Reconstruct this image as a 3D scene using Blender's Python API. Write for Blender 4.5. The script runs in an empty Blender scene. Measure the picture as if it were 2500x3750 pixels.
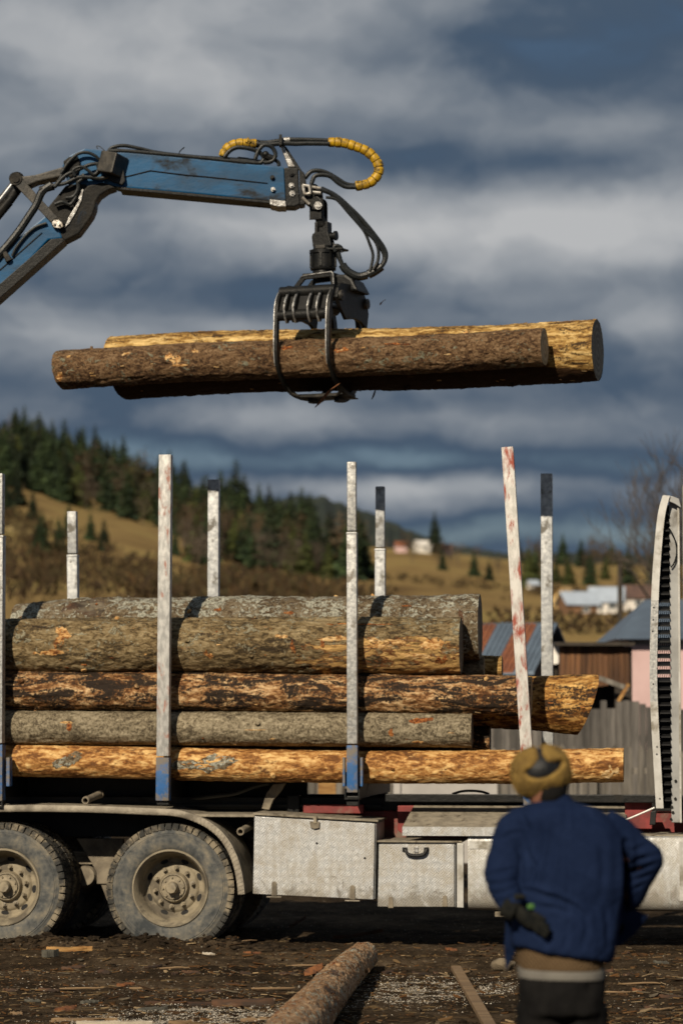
import bpy, bmesh, math, random
from mathutils import Vector, Matrix, noise as mnoise

random.seed(7)
R = math.radians
scene = bpy.context.scene
COL = scene.collection

# ------------------------------------------------------------------ camera
F = 10800.0                      # focal length in pixels of the 2500 x 3750 photograph
CAM_H = 1.87
PITCH = math.atan(750.0 / F)
cam_data = bpy.data.cameras.new('camera')
cam_data.sensor_fit = 'VERTICAL'
cam_data.sensor_height = 36.0
cam_data.lens = F / 3750.0 * 36.0
cam_data.clip_start = 0.1
cam_data.clip_end = 12000.0
cam_data.dof.use_dof = True
cam_data.dof.focus_distance = 20.4
cam_data.dof.aperture_fstop = 2.3
cam_data.dof.aperture_blades = 9
cam = bpy.data.objects.new('camera', cam_data)
COL.objects.link(cam)
cam.location = (0, 0, CAM_H)
cam.rotation_euler = (math.pi / 2 + PITCH, 0, 0)
scene.camera = cam

# ------------------------------------------------------------------ sun and sky
SUN_EL, SUN_AZ = R(31), R(21)    # sun stands behind the camera, 21 degrees to its left
sun_vec = Vector((-math.sin(SUN_AZ) * math.cos(SUN_EL), -math.cos(SUN_AZ) * math.cos(SUN_EL), math.sin(SUN_EL)))
sun_data = bpy.data.lights.new('sun', 'SUN')
sun_data.energy = 4.9
sun_data.angle = R(0.53)
sun_data.color = (1.0, 0.865, 0.67)
sun = bpy.data.objects.new('sun', sun_data)
COL.objects.link(sun)
sun.rotation_euler = (-sun_vec).to_track_quat('-Z', 'Y').to_euler()
sun.location = sun_vec * 60

scene.view_settings.view_transform = 'Standard'
scene.view_settings.look = 'None'
scene.view_settings.gamma = 1.0
scene.view_settings.exposure = 0.0
scene.view_settings.use_curve_mapping = False
scene.render.engine = 'CYCLES'
scene.cycles.use_denoising = True
scene.cycles.max_bounces = 6
scene.cycles.diffuse_bounces = 2
scene.cycles.glossy_bounces = 2
scene.cycles.transparent_max_bounces = 6
scene.cycles.use_adaptive_sampling = True
scene.cycles.adaptive_threshold = 0.02


class NT:
    """small helper round a node tree"""
    def __init__(self, tree):
        self.t = tree
        tree.nodes.clear()

    def n(self, kind, **kw):
        nd = self.t.nodes.new(kind)
        for k, v in kw.items():
            setattr(nd, k, v)
        return nd

    def put(self, sock, v):
        if v is None:
            return
        if hasattr(v, 'is_output'):
            self.t.links.new(v, sock)
        else:
            if isinstance(v, tuple) and len(v) == 3 and sock.type == 'RGBA':
                v = v + (1.0,)
            sock.default_value = v

    def coord(self, which='Object'):
        return self.n('ShaderNodeTexCoord').outputs[which]

    def mapping(self, vec, scale=(1, 1, 1), loc=(0, 0, 0), rot=(0, 0, 0)):
        m = self.n('ShaderNodeMapping')
        self.put(m.inputs['Vector'], vec)
        m.inputs['Location'].default_value = loc
        m.inputs['Rotation'].default_value = rot
        m.inputs['Scale'].default_value = scale
        return m.outputs[0]

    def noise(self, vec, scale=5.0, detail=4.0, rough=0.55, dist=0.0, w=None):
        m = self.n('ShaderNodeTexNoise')
        if w is not None:
            m.noise_dimensions = '4D'
            m.inputs['W'].default_value = w
        self.put(m.inputs['Vector'], vec)
        m.inputs['Scale'].default_value = scale
        m.inputs['Detail'].default_value = detail
        m.inputs['Roughness'].default_value = rough
        m.inputs['Distortion'].default_value = dist
        return m.outputs['Fac']

    def voronoi(self, vec, scale=5.0, feature='F1', out='Distance', rand=1.0):
        m = self.n('ShaderNodeTexVoronoi', feature=feature)
        self.put(m.inputs['Vector'], vec)
        m.inputs['Scale'].default_value = scale
        m.inputs['Randomness'].default_value = rand
        return m.outputs[out]

    def math(self, op, a, b=None, clamp=False):
        m = self.n('ShaderNodeMath', operation=op)
        m.use_clamp = clamp
        self.put(m.inputs[0], a)
        if b is not None:
            self.put(m.inputs[1], b)
        return m.outputs[0]

    def smooth(self, v, lo, hi, a=0.0, b=1.0):
        m = self.n('ShaderNodeMapRange', interpolation_type='SMOOTHSTEP')
        self.put(m.inputs[0], v)
        for i, x in enumerate((lo, hi, a, b)):
            m.inputs[i + 1].default_value = x
        return m.outputs[0]

    def mix(self, fac, a, b, blend='MIX'):
        m = self.n('ShaderNodeMix', data_type='RGBA', blend_type=blend)
        self.put(m.inputs[0], fac)
        self.put(m.inputs[6], a)
        self.put(m.inputs[7], b)
        return m.outputs[2]

    def ramp(self, fac, stops):
        m = self.n('ShaderNodeValToRGB')
        self.put(m.inputs[0], fac)
        cr = m.color_ramp
        while len(cr.elements) < len(stops):
            cr.elements.new(0.5)
        for e, (p, c) in zip(cr.elements, stops):
            e.position = p
            e.color = (c[0], c[1], c[2], 1.0)
        return m.outputs[0]

    def sep(self, vec):
        m = self.n('ShaderNodeSeparateXYZ')
        self.put(m.inputs[0], vec)
        return m.outputs

    def comb(self, x, y, z):
        m = self.n('ShaderNodeCombineXYZ')
        self.put(m.inputs[0], x); self.put(m.inputs[1], y); self.put(m.inputs[2], z)
        return m.outputs[0]

    def bump(self, h, strength=0.5, dist=0.01):
        m = self.n('ShaderNodeBump')
        m.inputs['Strength'].default_value = strength
        m.inputs['Distance'].default_value = dist
        self.put(m.inputs['Height'], h)
        return m.outputs[0]

    def objrand(self):
        return self.n('ShaderNodeObjectInfo').outputs['Random']

    def surface(self, color, rough=0.8, metal=0.0, normal=None, spec=0.4, trans=None):
        b = self.n('ShaderNodeBsdfPrincipled')
        self.put(b.inputs['Base Color'], color)
        self.put(b.inputs['Roughness'], rough)
        self.put(b.inputs['Metallic'], metal)
        b.inputs['Specular IOR Level'].default_value = spec
        if normal is not None:
            self.put(b.inputs['Normal'], normal)
        o = self.n('ShaderNodeOutputMaterial')
        self.t.links.new(b.outputs[0], o.inputs[0])
        return b


world = bpy.data.worlds.new('World')
scene.world = world
world.use_nodes = True
w = NT(world.node_tree)
sky = w.n('ShaderNodeTexSky', sky_type='NISHITA')
sky.sun_disc = False
sky.sun_elevation = SUN_EL
sky.sun_rotation = math.atan2(sun_vec.x, sun_vec.y)
sky.altitude = 800
sky.air_density = 1.0
sky.dust_density = 0.6
# a broken cover of cloud: long grey banks with blue-grey undersides between them, all round the sky
gx, gy, gz = w.sep(w.coord('Generated'))[0:3]
az = w.math('ARCTAN2', gx, gy)
el = w.math('ARCSINE', gz)
# slow warp of the directions, so that no bank has a plain outline
wz = w.n('ShaderNodeTexNoise')
w.put(wz.inputs['Vector'], w.comb(w.math('MULTIPLY', az, 22.0), w.math('MULTIPLY', el, 34.0), 5.5))
wz.inputs['Scale'].default_value = 1.0
wz.inputs['Detail'].default_value = 4.0
wz.inputs['Roughness'].default_value = 0.58
ws = w.sep(wz.outputs['Color'])
azw = w.math('ADD', az, w.math('MULTIPLY', w.math('SUBTRACT', ws[0], 0.5), 0.055))
elw = w.math('ADD', el, w.math('MULTIPLY', w.math('SUBTRACT', ws[1], 0.5), 0.013))
big = w.noise(w.comb(w.math('MULTIPLY', azw, 6.8), w.math('MULTIPLY', elw, 26.0), 32.0564), 1.0, 3.0, 0.5, 0.2, w=127.80345)
fine = w.noise(w.comb(w.math('MULTIPLY', azw, 30.0), w.math('MULTIPLY', elw, 46.0), 7.7), 1.0, 5.0, 0.5, 0.3, w=4.0)
dens = w.math('ADD', w.math('MULTIPLY', big, 0.58), w.math('MULTIPLY', fine, 0.28))
# the banks of this afternoon: bearing, height, length, depth in radians, weight (bright cloud or dark gap)
BANKS = [(350, 190, 650, 170, 0.12), (1250, 330, 500, 120, 0.07), (2350, 120, 700, 260, -0.075), (1900, 610, 800, 115, -0.12), (300, 560, 500, 110, -0.02), (2050, 860, 620, 95, 0.17), (1150, 880, 330, 90, 0.10), (450, 1030, 500, 110, -0.07), (1700, 1080, 600, 70, -0.04), (2420, 1180, 170, 80, 0.11), (150, 1260, 420, 80, 0.09), (900, 1170, 250, 50, 0.08), (1150, 1540, 850, 65, 0.14), (2200, 1440, 500, 60, -0.05), (1500, 1690, 1500, 55, -0.13), (1450, 1790, 650, 42, 0.10), (1700, 1960, 1700, 75, -0.14)]
for (bu, bv, su, sv, amp) in BANKS:
    a0 = math.atan((bu - 1250.0) / F); e0 = math.atan((1875.0 - bv) / F) + PITCH
    qx = w.math('MULTIPLY', w.math('SUBTRACT', azw, a0), F / su)
    qy = w.math('MULTIPLY', w.math('SUBTRACT', elw, e0), F / sv)
    gss = w.math('POWER', 2.718, w.math('MULTIPLY', w.math('ADD', w.math('MULTIPLY', qx, qx), w.math('MULTIPLY', qy, qy)), -1.0))
    dens = w.math('ADD', dens, w.math('MULTIPLY', gss, amp * 1.12))
cloud = w.ramp(dens, [(0.27, (0.036, 0.066, 0.114)), (0.36, (0.068, 0.102, 0.152)), (0.45, (0.165, 0.195, 0.235)), (0.535, (0.295, 0.317, 0.345)), (0.66, (0.470, 0.478, 0.487))])
skyc = w.mix(1.0, sky.outputs[0], (0.10, 0.10, 0.10), 'MULTIPLY')
cover = w.smooth(dens, 0.20, 0.36, 0.80, 1.0)
skymix = w.mix(cover, skyc, cloud)
bg = w.n('ShaderNodeBackground')
w.put(bg.inputs[0], skymix)
bg.inputs[1].default_value = 1.0
wo = w.n('ShaderNodeOutputWorld')
world.node_tree.links.new(bg.outputs[0], wo.inputs[0])


# ------------------------------------------------------------------ geometry of the view: a pixel of the photograph and a distance give a point
_fw = Vector((0, math.cos(PITCH), math.sin(PITCH)))
_up = Vector((0, -math.sin(PITCH), math.cos(PITCH)))
CAM = Vector((0, 0, CAM_H))


def ray(u, v):
    return Vector((1, 0, 0)) * ((u - 1250.0) / F) + _up * ((1875.0 - v) / F) + _fw


def P(u, v, Y):
    d = ray(u, v)
    return CAM + d * (Y / d.y)


YAW = R(7.0)
T_ORG = Vector((0, 24.0, 0))
T_MAT = Matrix.Translation(T_ORG) @ Matrix.Rotation(-YAW, 4, 'Z')
T_INV = T_MAT.inverted()


def TL(u, v, off=0.0):
    """point of the truck's own frame (x along it, y away from its near side, z up) seen at a pixel"""
    a = T_INV @ CAM
    d = T_INV.to_3x3() @ ray(u, v)
    t = (off - a.y) / d.y
    return a + d * t


# ------------------------------------------------------------------ mesh helpers
class MB:
    def __init__(self):
        self.v, self.f, self.m = [], [], []

    def add(self, vs, fs, mi=0):
        o = len(self.v)
        self.v.extend([Vector(p) for p in vs])
        for f in fs:
            self.f.append(tuple(i + o for i in f))
            self.m.append(mi)
        return self

    def box(self, lo, hi, mi=0, mat=None):
        x0, y0, z0 = lo; x1, y1, z1 = hi
        vs = [Vector(p) for p in ((x0, y0, z0), (x1, y0, z0), (x1, y1, z0), (x0, y1, z0), (x0, y0, z1), (x1, y0, z1), (x1, y1, z1), (x0, y1, z1))]
        if mat is not None:
            vs = [mat @ p for p in vs]
        return self.add(vs, [(3, 2, 1, 0), (4, 5, 6, 7), (0, 1, 5, 4), (1, 2, 6, 5), (2, 3, 7, 6), (3, 0, 4, 7)], mi)

    def bar(self, a, b, w, h, up=Vector((0, 0, 1)), mi=0, w2=None, h2=None):
        a, b = Vector(a), Vector(b)
        d = (b - a).normalized()
        s = d.cross(up)
        if s.length < 1e-4:
            s = d.cross(Vector((0, 1, 0)))
        s.normalize()
        t = s.cross(d).normalized()
        w2 = w if w2 is None else w2
        h2 = h if h2 is None else h2
        vs = []
        for p, ww, hh in ((a, w, h), (b, w2, h2)):
            for i, j in ((-1, -1), (1, -1), (1, 1), (-1, 1)):
                vs.append(p + s * (i * ww / 2) + t * (j * hh / 2))
        return self.add(vs, [(3, 2, 1, 0), (4, 5, 6, 7), (0, 1, 5, 4), (1, 2, 6, 5), (2, 3, 7, 6), (3, 0, 4, 7)], mi)

    def tube(self, pts, r, n=10, mi=0, cap=True, squash=None):
        """tube through points; r number or list"""
        pts = [Vector(p) for p in pts]
        k = len(pts)
        rs = [r] * k if not hasattr(r, '__len__') else list(r)
        o = len(self.v)
        prev = None
        for i in range(k):
            d = (pts[min(i + 1, k - 1)] - pts[max(i - 1, 0)])
            if d.length < 1e-9:
                d = Vector((0, 0, 1))
            d.normalize()
            if prev is None:
                ref = Vector((0, 0, 1)) if abs(d.z) < 0.9 else Vector((0, 1, 0))
                s = d.cross(ref).normalized()
            else:
                s = (prev - d * prev.dot(d))
                s = s.normalized() if s.length > 1e-6 else d.orthogonal().normalized()
            prev = s
            t = d.cross(s).normalized()
            for j in range(n):
                a = 2 * math.pi * j / n
                cx, cy = math.cos(a) * rs[i], math.sin(a) * rs[i]
                if squash:
                    cy *= squash
                self.v.append(pts[i] + s * cx + t * cy)
        for i in range(k - 1):
            for j in range(n):
                j2 = (j + 1) % n
                self.f.append((o + i * n + j, o + i * n + j2, o + (i + 1) * n + j2, o + (i + 1) * n + j)); self.m.append(mi)
        if cap:
            self.f.append(tuple(o + j for j in reversed(range(n)))); self.m.append(mi)
            self.f.append(tuple(o + (k - 1) * n + j for j in range(n))); self.m.append(mi)
        return self

    def cyl(self, a, b, r, n=16, r2=None, mi=0):
        return self.tube([a, b], [r, r if r2 is None else r2], n, mi)

    def prism(self, poly, axis, mi=0):
        """poly: list of points in one plane; axis: extrusion vector"""
        poly = [Vector(p) for p in poly]
        axis = Vector(axis)
        n = len(poly)
        nrm = Vector((0, 0, 0))
        for i in range(n):
            nrm += poly[i].cross(poly[(i + 1) % n])
        if nrm.dot(axis) > 0:
            poly.reverse()
        vs = poly + [p + axis for p in poly]
        fs = [tuple(range(n)), tuple(n + i for i in reversed(range(n)))]
        for i in range(n):
            j = (i + 1) % n
            fs.append((j, i, n + i, n + j))
        return self.add(vs, fs, mi)

    def lathe(self, prof, c, axis, n=48, mi=0, close=False):
        """prof: list of (distance along axis, radius)"""
        c, axis = Vector(c), Vector(axis).normalized()
        s = axis.orthogonal().normalized() if abs(axis.y) < 0.9 else Vector((1, 0, 0))
        s = (s - axis * s.dot(axis)).normalized()
        t = axis.cross(s)
        o = len(self.v)
        for (h, r) in prof:
            for j in range(n):
                a = 2 * math.pi * j / n
                self.v.append(c + axis * h + s * (math.cos(a) * r) + t * (math.sin(a) * r))
        k = len(prof)
        for i in range(k if close else k - 1):
            i2 = (i + 1) % k
            for j in range(n):
                j2 = (j + 1) % n
                self.f.append((o + i * n + j, o + i * n + j2, o + i2 * n + j2, o + i2 * n + j)); self.m.append(mi)
        return self

    def ball(self, c, r, sub=2, mi=0, scale=(1, 1, 1), rough=0.0, rot=None):
        bm = bmesh.new()
        bmesh.ops.create_icosphere(bm, subdivisions=sub, radius=1.0)
        vs = []
        for p in bm.verts:
            q = p.co * (1 + (random.uniform(-rough, rough) if rough else 0))
            q = Vector((q.x * scale[0], q.y * scale[1], q.z * scale[2])) * r
            if rot is not None:
                q = rot @ q
            vs.append(Vector(c) + q)
        bm.verts.index_update()
        fs = [tuple(x.index for x in f.verts) for f in bm.faces]
        bm.free()
        return self.add(vs, fs, mi)

    def sheet(self, grid, mi=0, thick=None):
        """grid[i][j] of points"""
        o = len(self.v)
        ni, nj = len(grid), len(grid[0])
        for row in grid:
            self.v.extend([Vector(p) for p in row])
        for i in range(ni - 1):
            for j in range(nj - 1):
                self.f.append((o + i * nj + j, o + i * nj + j + 1, o + (i + 1) * nj + j + 1, o + (i + 1) * nj + j)); self.m.append(mi)
        return self


def catmull(pts, sub=6):
    pts = [Vector(p) for p in pts]
    out = []
    n = len(pts)
    for i in range(n - 1):
        p0, p1, p2, p3 = pts[max(i - 1, 0)], pts[i], pts[i + 1], pts[min(i + 2, n - 1)]
        for k in range(sub):
            t = k / sub
            out.append(0.5 * ((2 * p1) + (p2 - p0) * t + (2 * p0 - 5 * p1 + 4 * p2 - p3) * t * t + (3 * p1 - p0 - 3 * p2 + p3) * t ** 3))
    out.append(pts[-1])
    return out


WM = {}      # world matrices of the objects made so far


def wm(o):
    return WM.get(o.name, Matrix.Identity(4))


def tag(o, label=None, cat=None, group=None, kind=None):
    if label: o['label'] = label
    if cat: o['category'] = cat
    if group: o['group'] = group
    if kind: o['kind'] = kind
    return o


def empty(name, mat, parent=None):
    o = bpy.data.objects.new(name, None)
    COL.objects.link(o)
    o.empty_display_size = 0.2
    if not isinstance(mat, Matrix):
        mat = Matrix.Translation(Vector(mat))
    if parent is not None:
        o.parent = parent
        o.matrix_local = wm(parent).inverted() @ mat
    else:
        o.matrix_local = mat
    WM[o.name] = mat
    return o


def mesh_data(name, mb, mats, smooth=False, inv=None, bevel=0.0, angle=None):
    me = bpy.data.meshes.new(name)
    vs = mb.v if inv is None else [inv @ p for p in mb.v]
    me.from_pydata([tuple(p) for p in vs], [], mb.f)
    if not isinstance(mats, (list, tuple)):
        mats = [mats]
    for m in mats:
        me.materials.append(m)
    if len(mats) > 1:
        me.polygons.foreach_set('material_index', mb.m)
    if bevel > 0:
        bm = bmesh.new(); bm.from_mesh(me)
        bmesh.ops.recalc_face_normals(bm, faces=bm.faces)
        es = [e for e in bm.edges if len(e.link_faces) == 2 and e.calc_face_angle(0) > R(35)]
        bmesh.ops.bevel(bm, geom=es, offset=bevel, segments=2, profile=0.6, affect='EDGES', clamp_overlap=True)
        bm.to_mesh(me); bm.free()
    if smooth:
        me.polygons.foreach_set('use_smooth', [True] * len(me.polygons))
        if angle is not None:
            try:
                me.set_sharp_from_angle(angle=R(angle))
            except Exception:
                pass
    me.update()
    return me


def obj(name, mb, mats, parent=None, frame=None, origin=None, smooth=False, bevel=0.0, angle=35, local=False):
    """one mesh object. Points are world points (frame None), or points of `frame` (a matrix).
    With a parent it sits in the parent's frame; without one its origin is at `origin` or the middle of its base."""
    fm = frame if frame is not None else Matrix.Identity(4)
    if parent is not None:
        w_ = wm(parent)
        inv = w_.inverted() @ fm
        me = mesh_data(name, mb, mats, smooth, inv, bevel, angle)
        o = bpy.data.objects.new(name, me)
        COL.objects.link(o)
        o.parent = parent
        WM[o.name] = w_
        return o
    vs = [fm @ p for p in mb.v]
    if origin is None:
        xs = [p.x for p in vs]; ys = [p.y for p in vs]; zs = [p.z for p in vs]
        origin = Matrix.Translation(((min(xs) + max(xs)) / 2, (min(ys) + max(ys)) / 2, min(zs)))
    elif not isinstance(origin, Matrix):
        origin = Matrix.Translation(Vector(origin))
    me = mesh_data(name, mb, mats, smooth, origin.inverted() @ fm, bevel, angle)
    o = bpy.data.objects.new(name, me)
    COL.objects.link(o)
    o.matrix_local = origin
    WM[o.name] = origin
    return o


def copy_tree(o, mat=None, parent=None):
    c = o.copy()
    COL.objects.link(c)
    if parent is not None:
        c.parent = parent
    if mat is not None:
        c.matrix_local = mat
        WM[c.name] = mat
    else:
        WM[c.name] = wm(parent) if parent is not None else wm(o)
    for ch in [x for x in KIDS.get(o.name, [])]:
        copy_tree(ch, None, c)
    return c


KIDS = {}


def kids(o):
    KIDS[o.name] = [x for x in bpy.data.objects if x.parent == o]
    for x in KIDS[o.name]:
        kids(x)


def fbm(x, y, z=0.0, o=4):
    return mnoise.fractal(Vector((x, y, z)), 0.9, 2.1, o)
# ------------------------------------------------------------------ materials
def new_mat(name):
    m = bpy.data.materials.new(name)
    m.use_nodes = True
    return m, NT(m.node_tree)


def plain(name, a, b=None, scale=8.0, rough=0.7, metal=0.0, bump=0.0, bscale=None, detail=4.0, lo=0.35, hi=0.65, dirt=None, dirt_amt=0.5, dirt_scale=3.0, spec=0.4, stretch=(1, 1, 1), vary=0.0):
    """two tones mixed by noise, with optional dirt patches and fine relief"""
    m, n = new_mat(name)
    c = n.mapping(n.coord(), stretch)
    b = b or tuple(x * 0.7 for x in a)
    f = n.smooth(n.noise(c, scale, detail, 0.6), lo, hi)
    col = n.mix(f, a, b)
    rgh = rough
    if dirt:
        df = n.smooth(n.noise(c, dirt_scale, 6.0, 0.65, 0.3), 0.62 - dirt_amt * 0.35, 0.78 - dirt_amt * 0.35)
        col = n.mix(df, col, dirt)
        rgh = n.math('ADD', n.math('MULTIPLY', df, 0.9 - rough), rough)
        if metal:
            metal = n.math('MULTIPLY', n.math('SUBTRACT', 1.0, df), metal)
    if vary:
        k = n.math('ADD', n.math('MULTIPLY', n.objrand(), 2 * vary), 1.0 - vary)
        col = n.mix(1.0, col, n.comb(k, k, k), 'MULTIPLY')
    nr = None
    if bump:
        nr = n.bump(n.noise(c, bscale or scale * 4, 5.0, 0.6), bump, 0.01)
    n.surface(col, rgh, metal, nr, spec)
    return m


def bark_mat(name, tones, peel=None, peel_amt=0.0, lichen=None, lichen_amt=0.0, dark=None, dark_amt=0.0, grain=6.0, seed=0.0, bump=0.6, knots=None, peel_scale=2.2, zone=None, under=None, stretch=0.30, lichen_scale=20.0):
    """log surface; x runs along the log. tones: dark, middle, light. zone: (x0, x1, z0, z1, gain) where more bark is torn away; under: (colour, z) bark left on the lower side, darkened for the shade there"""
    m, n = new_mat(name)
    co = n.coord()
    c0 = n.mapping(co, (1, 1, 1), (seed * 3.1, seed, seed * 0.7))
    cs = n.mapping(c0, (stretch, 1.0, 1.0))
    g1 = n.noise(cs, grain * 3.0, 8.0, 0.74, 0.6)
    g2 = n.noise(n.mapping(c0, (0.55, 1.0, 1.0)), grain * 13.0, 6.0, 0.72, 0.3)
    blot = n.noise(n.mapping(c0, (0.6, 1, 1)), 4.2, 7.0, 0.68, 0.5)
    g3 = n.noise(n.mapping(c0, (stretch * 1.6, 1.0, 1.0), (2, 8, 5)), grain * 6.0, 3.0, 0.6, 0.8)
    f = n.math('ADD', n.math('ADD', n.math('MULTIPLY', g1, 0.34), n.math('MULTIPLY', g3, 0.30)), n.math('ADD', n.math('MULTIPLY', g2, 0.14), n.math('MULTIPLY', blot, 0.22)))
    col = n.ramp(f, [(0.405, tuple(x * 0.62 for x in tones[0])), (0.455, tones[0]), (0.50, tones[1]), (0.56, tones[2]), (0.63, tuple(min(1, x * 1.4) for x in tones[2]))])
    h = n.math('ADD', n.math('MULTIPLY', g1, 0.6), n.math('ADD', n.math('MULTIPLY', g3, 0.7), n.math('MULTIPLY', g2, 0.4)))
    if dark:
        ds = n.mapping(c0, (0.26, 1.0, 1.0), (7, 1, 2))
        dn = n.math('ADD', n.math('MULTIPLY', n.noise(ds, 9.0, 9.0, 0.76, 1.0), 0.72), n.math('MULTIPLY', n.noise(c0, 48.0, 5.0, 0.7), 0.28))
        d_ = n.smooth(dn, 0.60 - dark_amt * 0.24, 0.66 - dark_amt * 0.24)
        col = n.mix(d_, col, n.mix(g2, dark, tuple(x * 1.9 for x in dark)))
    if lichen:
        lf = n.noise(n.mapping(c0, (0.75, 1, 1), (3, 5, 9)), lichen_scale, 5.0, 0.62, 1.2)
        lm = n.math('ADD', lf, n.math('MULTIPLY', n.math('SUBTRACT', n.noise(c0, 3.0, 4.0), 0.5), 0.5))
        lfac = n.smooth(lm, 0.64 - lichen_amt * 0.22, 0.68 - lichen_amt * 0.22)
        lc = n.ramp(n.noise(c0, 60.0, 4.0, 0.65), [(0.36, tuple(x * 0.42 for x in lichen)), (0.52, lichen), (0.66, tuple(min(1, x * 1.4) for x in lichen))])
        col = n.mix(n.math('MULTIPLY', lfac, 0.92), col, lc)
        h = n.math('ADD', h, n.math('MULTIPLY', lfac, 0.2))
    if peel:
        ps = n.mapping(c0, (0.42, 1.0, 1.0), (11, 4, 6))
        pn = n.math('ADD', n.math('MULTIPLY', n.noise(ps, peel_scale, 10.0, 0.7, 1.6), 0.8), n.math('MULTIPLY', n.noise(n.mapping(c0, (0.3, 1, 1)), 30.0, 5.0, 0.7), 0.2))
        if zone:
            s = n.sep(co)
            zx = n.math('MULTIPLY', n.smooth(s[0], zone[0] - 0.25, zone[0] + 0.25), n.smooth(s[0], zone[1] - 0.1, zone[1] + 0.1, 1.0, 0.0))
            zz = n.math('MULTIPLY', n.smooth(s[2], zone[2] - 0.05, zone[2] + 0.05), n.smooth(s[2], zone[3] - 0.06, zone[3] + 0.06, 1.0, 0.0))
            pn = n.math('ADD', pn, n.math('MULTIPLY', n.math('MULTIPLY', zx, zz), zone[4]))
        pf = n.smooth(pn, 0.68 - peel_amt * 0.30, 0.695 - peel_amt * 0.30)
        pg = n.noise(n.mapping(c0, (0.10, 1.0, 1.0)), 46.0, 6.0, 0.7, 0.6)
        pc = n.ramp(pg, [(0.34, tuple(x * 0.25 for x in peel)), (0.46, tuple(x * 0.75 for x in peel)), (0.56, peel), (0.70, tuple(min(1, x * 1.35 + 0.04) for x in peel))])
        rim = n.math('MULTIPLY', n.smooth(pn, 0.655 - peel_amt * 0.30, 0.68 - peel_amt * 0.30), 0.8)
        col = n.mix(rim, col, (peel[0] * 0.50, peel[1] * 0.24, peel[2] * 0.16))
        col = n.mix(pf, col, pc)
        h = n.math('SUBTRACT', h, n.math('MULTIPLY', pf, 0.9))
    if knots:
        kv = n.voronoi(n.mapping(c0, (0.8, 1, 1)), 5.5, 'F1', 'Distance')
        kf = n.smooth(n.math('ADD', kv, n.math('MULTIPLY', n.noise(c0, 30.0, 4.0), 0.16)), 0.13, 0.19, 1.0, 0.0)
        col = n.mix(n.math('MULTIPLY', kf, 0.85), col, knots)
    if under:  # dark lower side: leftover bark, with the log's own shade painted in
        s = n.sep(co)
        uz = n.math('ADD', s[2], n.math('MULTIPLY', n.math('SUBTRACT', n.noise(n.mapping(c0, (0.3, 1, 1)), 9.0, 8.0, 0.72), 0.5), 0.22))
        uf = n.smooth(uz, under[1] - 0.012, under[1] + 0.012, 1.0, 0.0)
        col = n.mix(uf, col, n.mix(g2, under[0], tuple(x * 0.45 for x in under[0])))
    n.surface(col, n.math('ADD', n.math('MULTIPLY', g1, 0.3), 0.62), 0.0, n.bump(h, bump, 0.02), 0.2)
    return m


def wood_end_mat(name, a, b, ring=120.0):
    m, n = new_mat(name)
    c = n.coord()
    s = n.sep(c)
    jig = n.noise(c, 5.0, 4.0)
    r = n.math('SQRT', n.math('ADD', n.math('MULTIPLY', s[1], s[1]), n.math('MULTIPLY', s[2], s[2])))
    rr = n.math('ADD', n.math('MULTIPLY', r, ring), n.math('MULTIPLY', jig, 5.0))
    w_ = n.math('ADD', n.math('MULTIPLY', n.math('SINE', rr), 0.22), n.math('MULTIPLY', n.noise(c, 22.0, 5.0), 0.9))
    col = n.ramp(w_, [(0.25, a), (0.7, b)])
    ang = n.math('ARCTAN2', s[1], s[2])
    crack = n.smooth(n.noise(n.comb(n.math('MULTIPLY', ang, 2.2), n.math('MULTIPLY', r, 1.5), 0.0), 4.0, 2.0), 0.66, 0.70)
    col = n.mix(n.math('MULTIPLY', crack, 0.6), col, (0.05, 0.035, 0.02))
    n.surface(col, 0.85, 0.0, n.bump(w_, 0.3, 0.004), 0.2)
    return m


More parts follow.
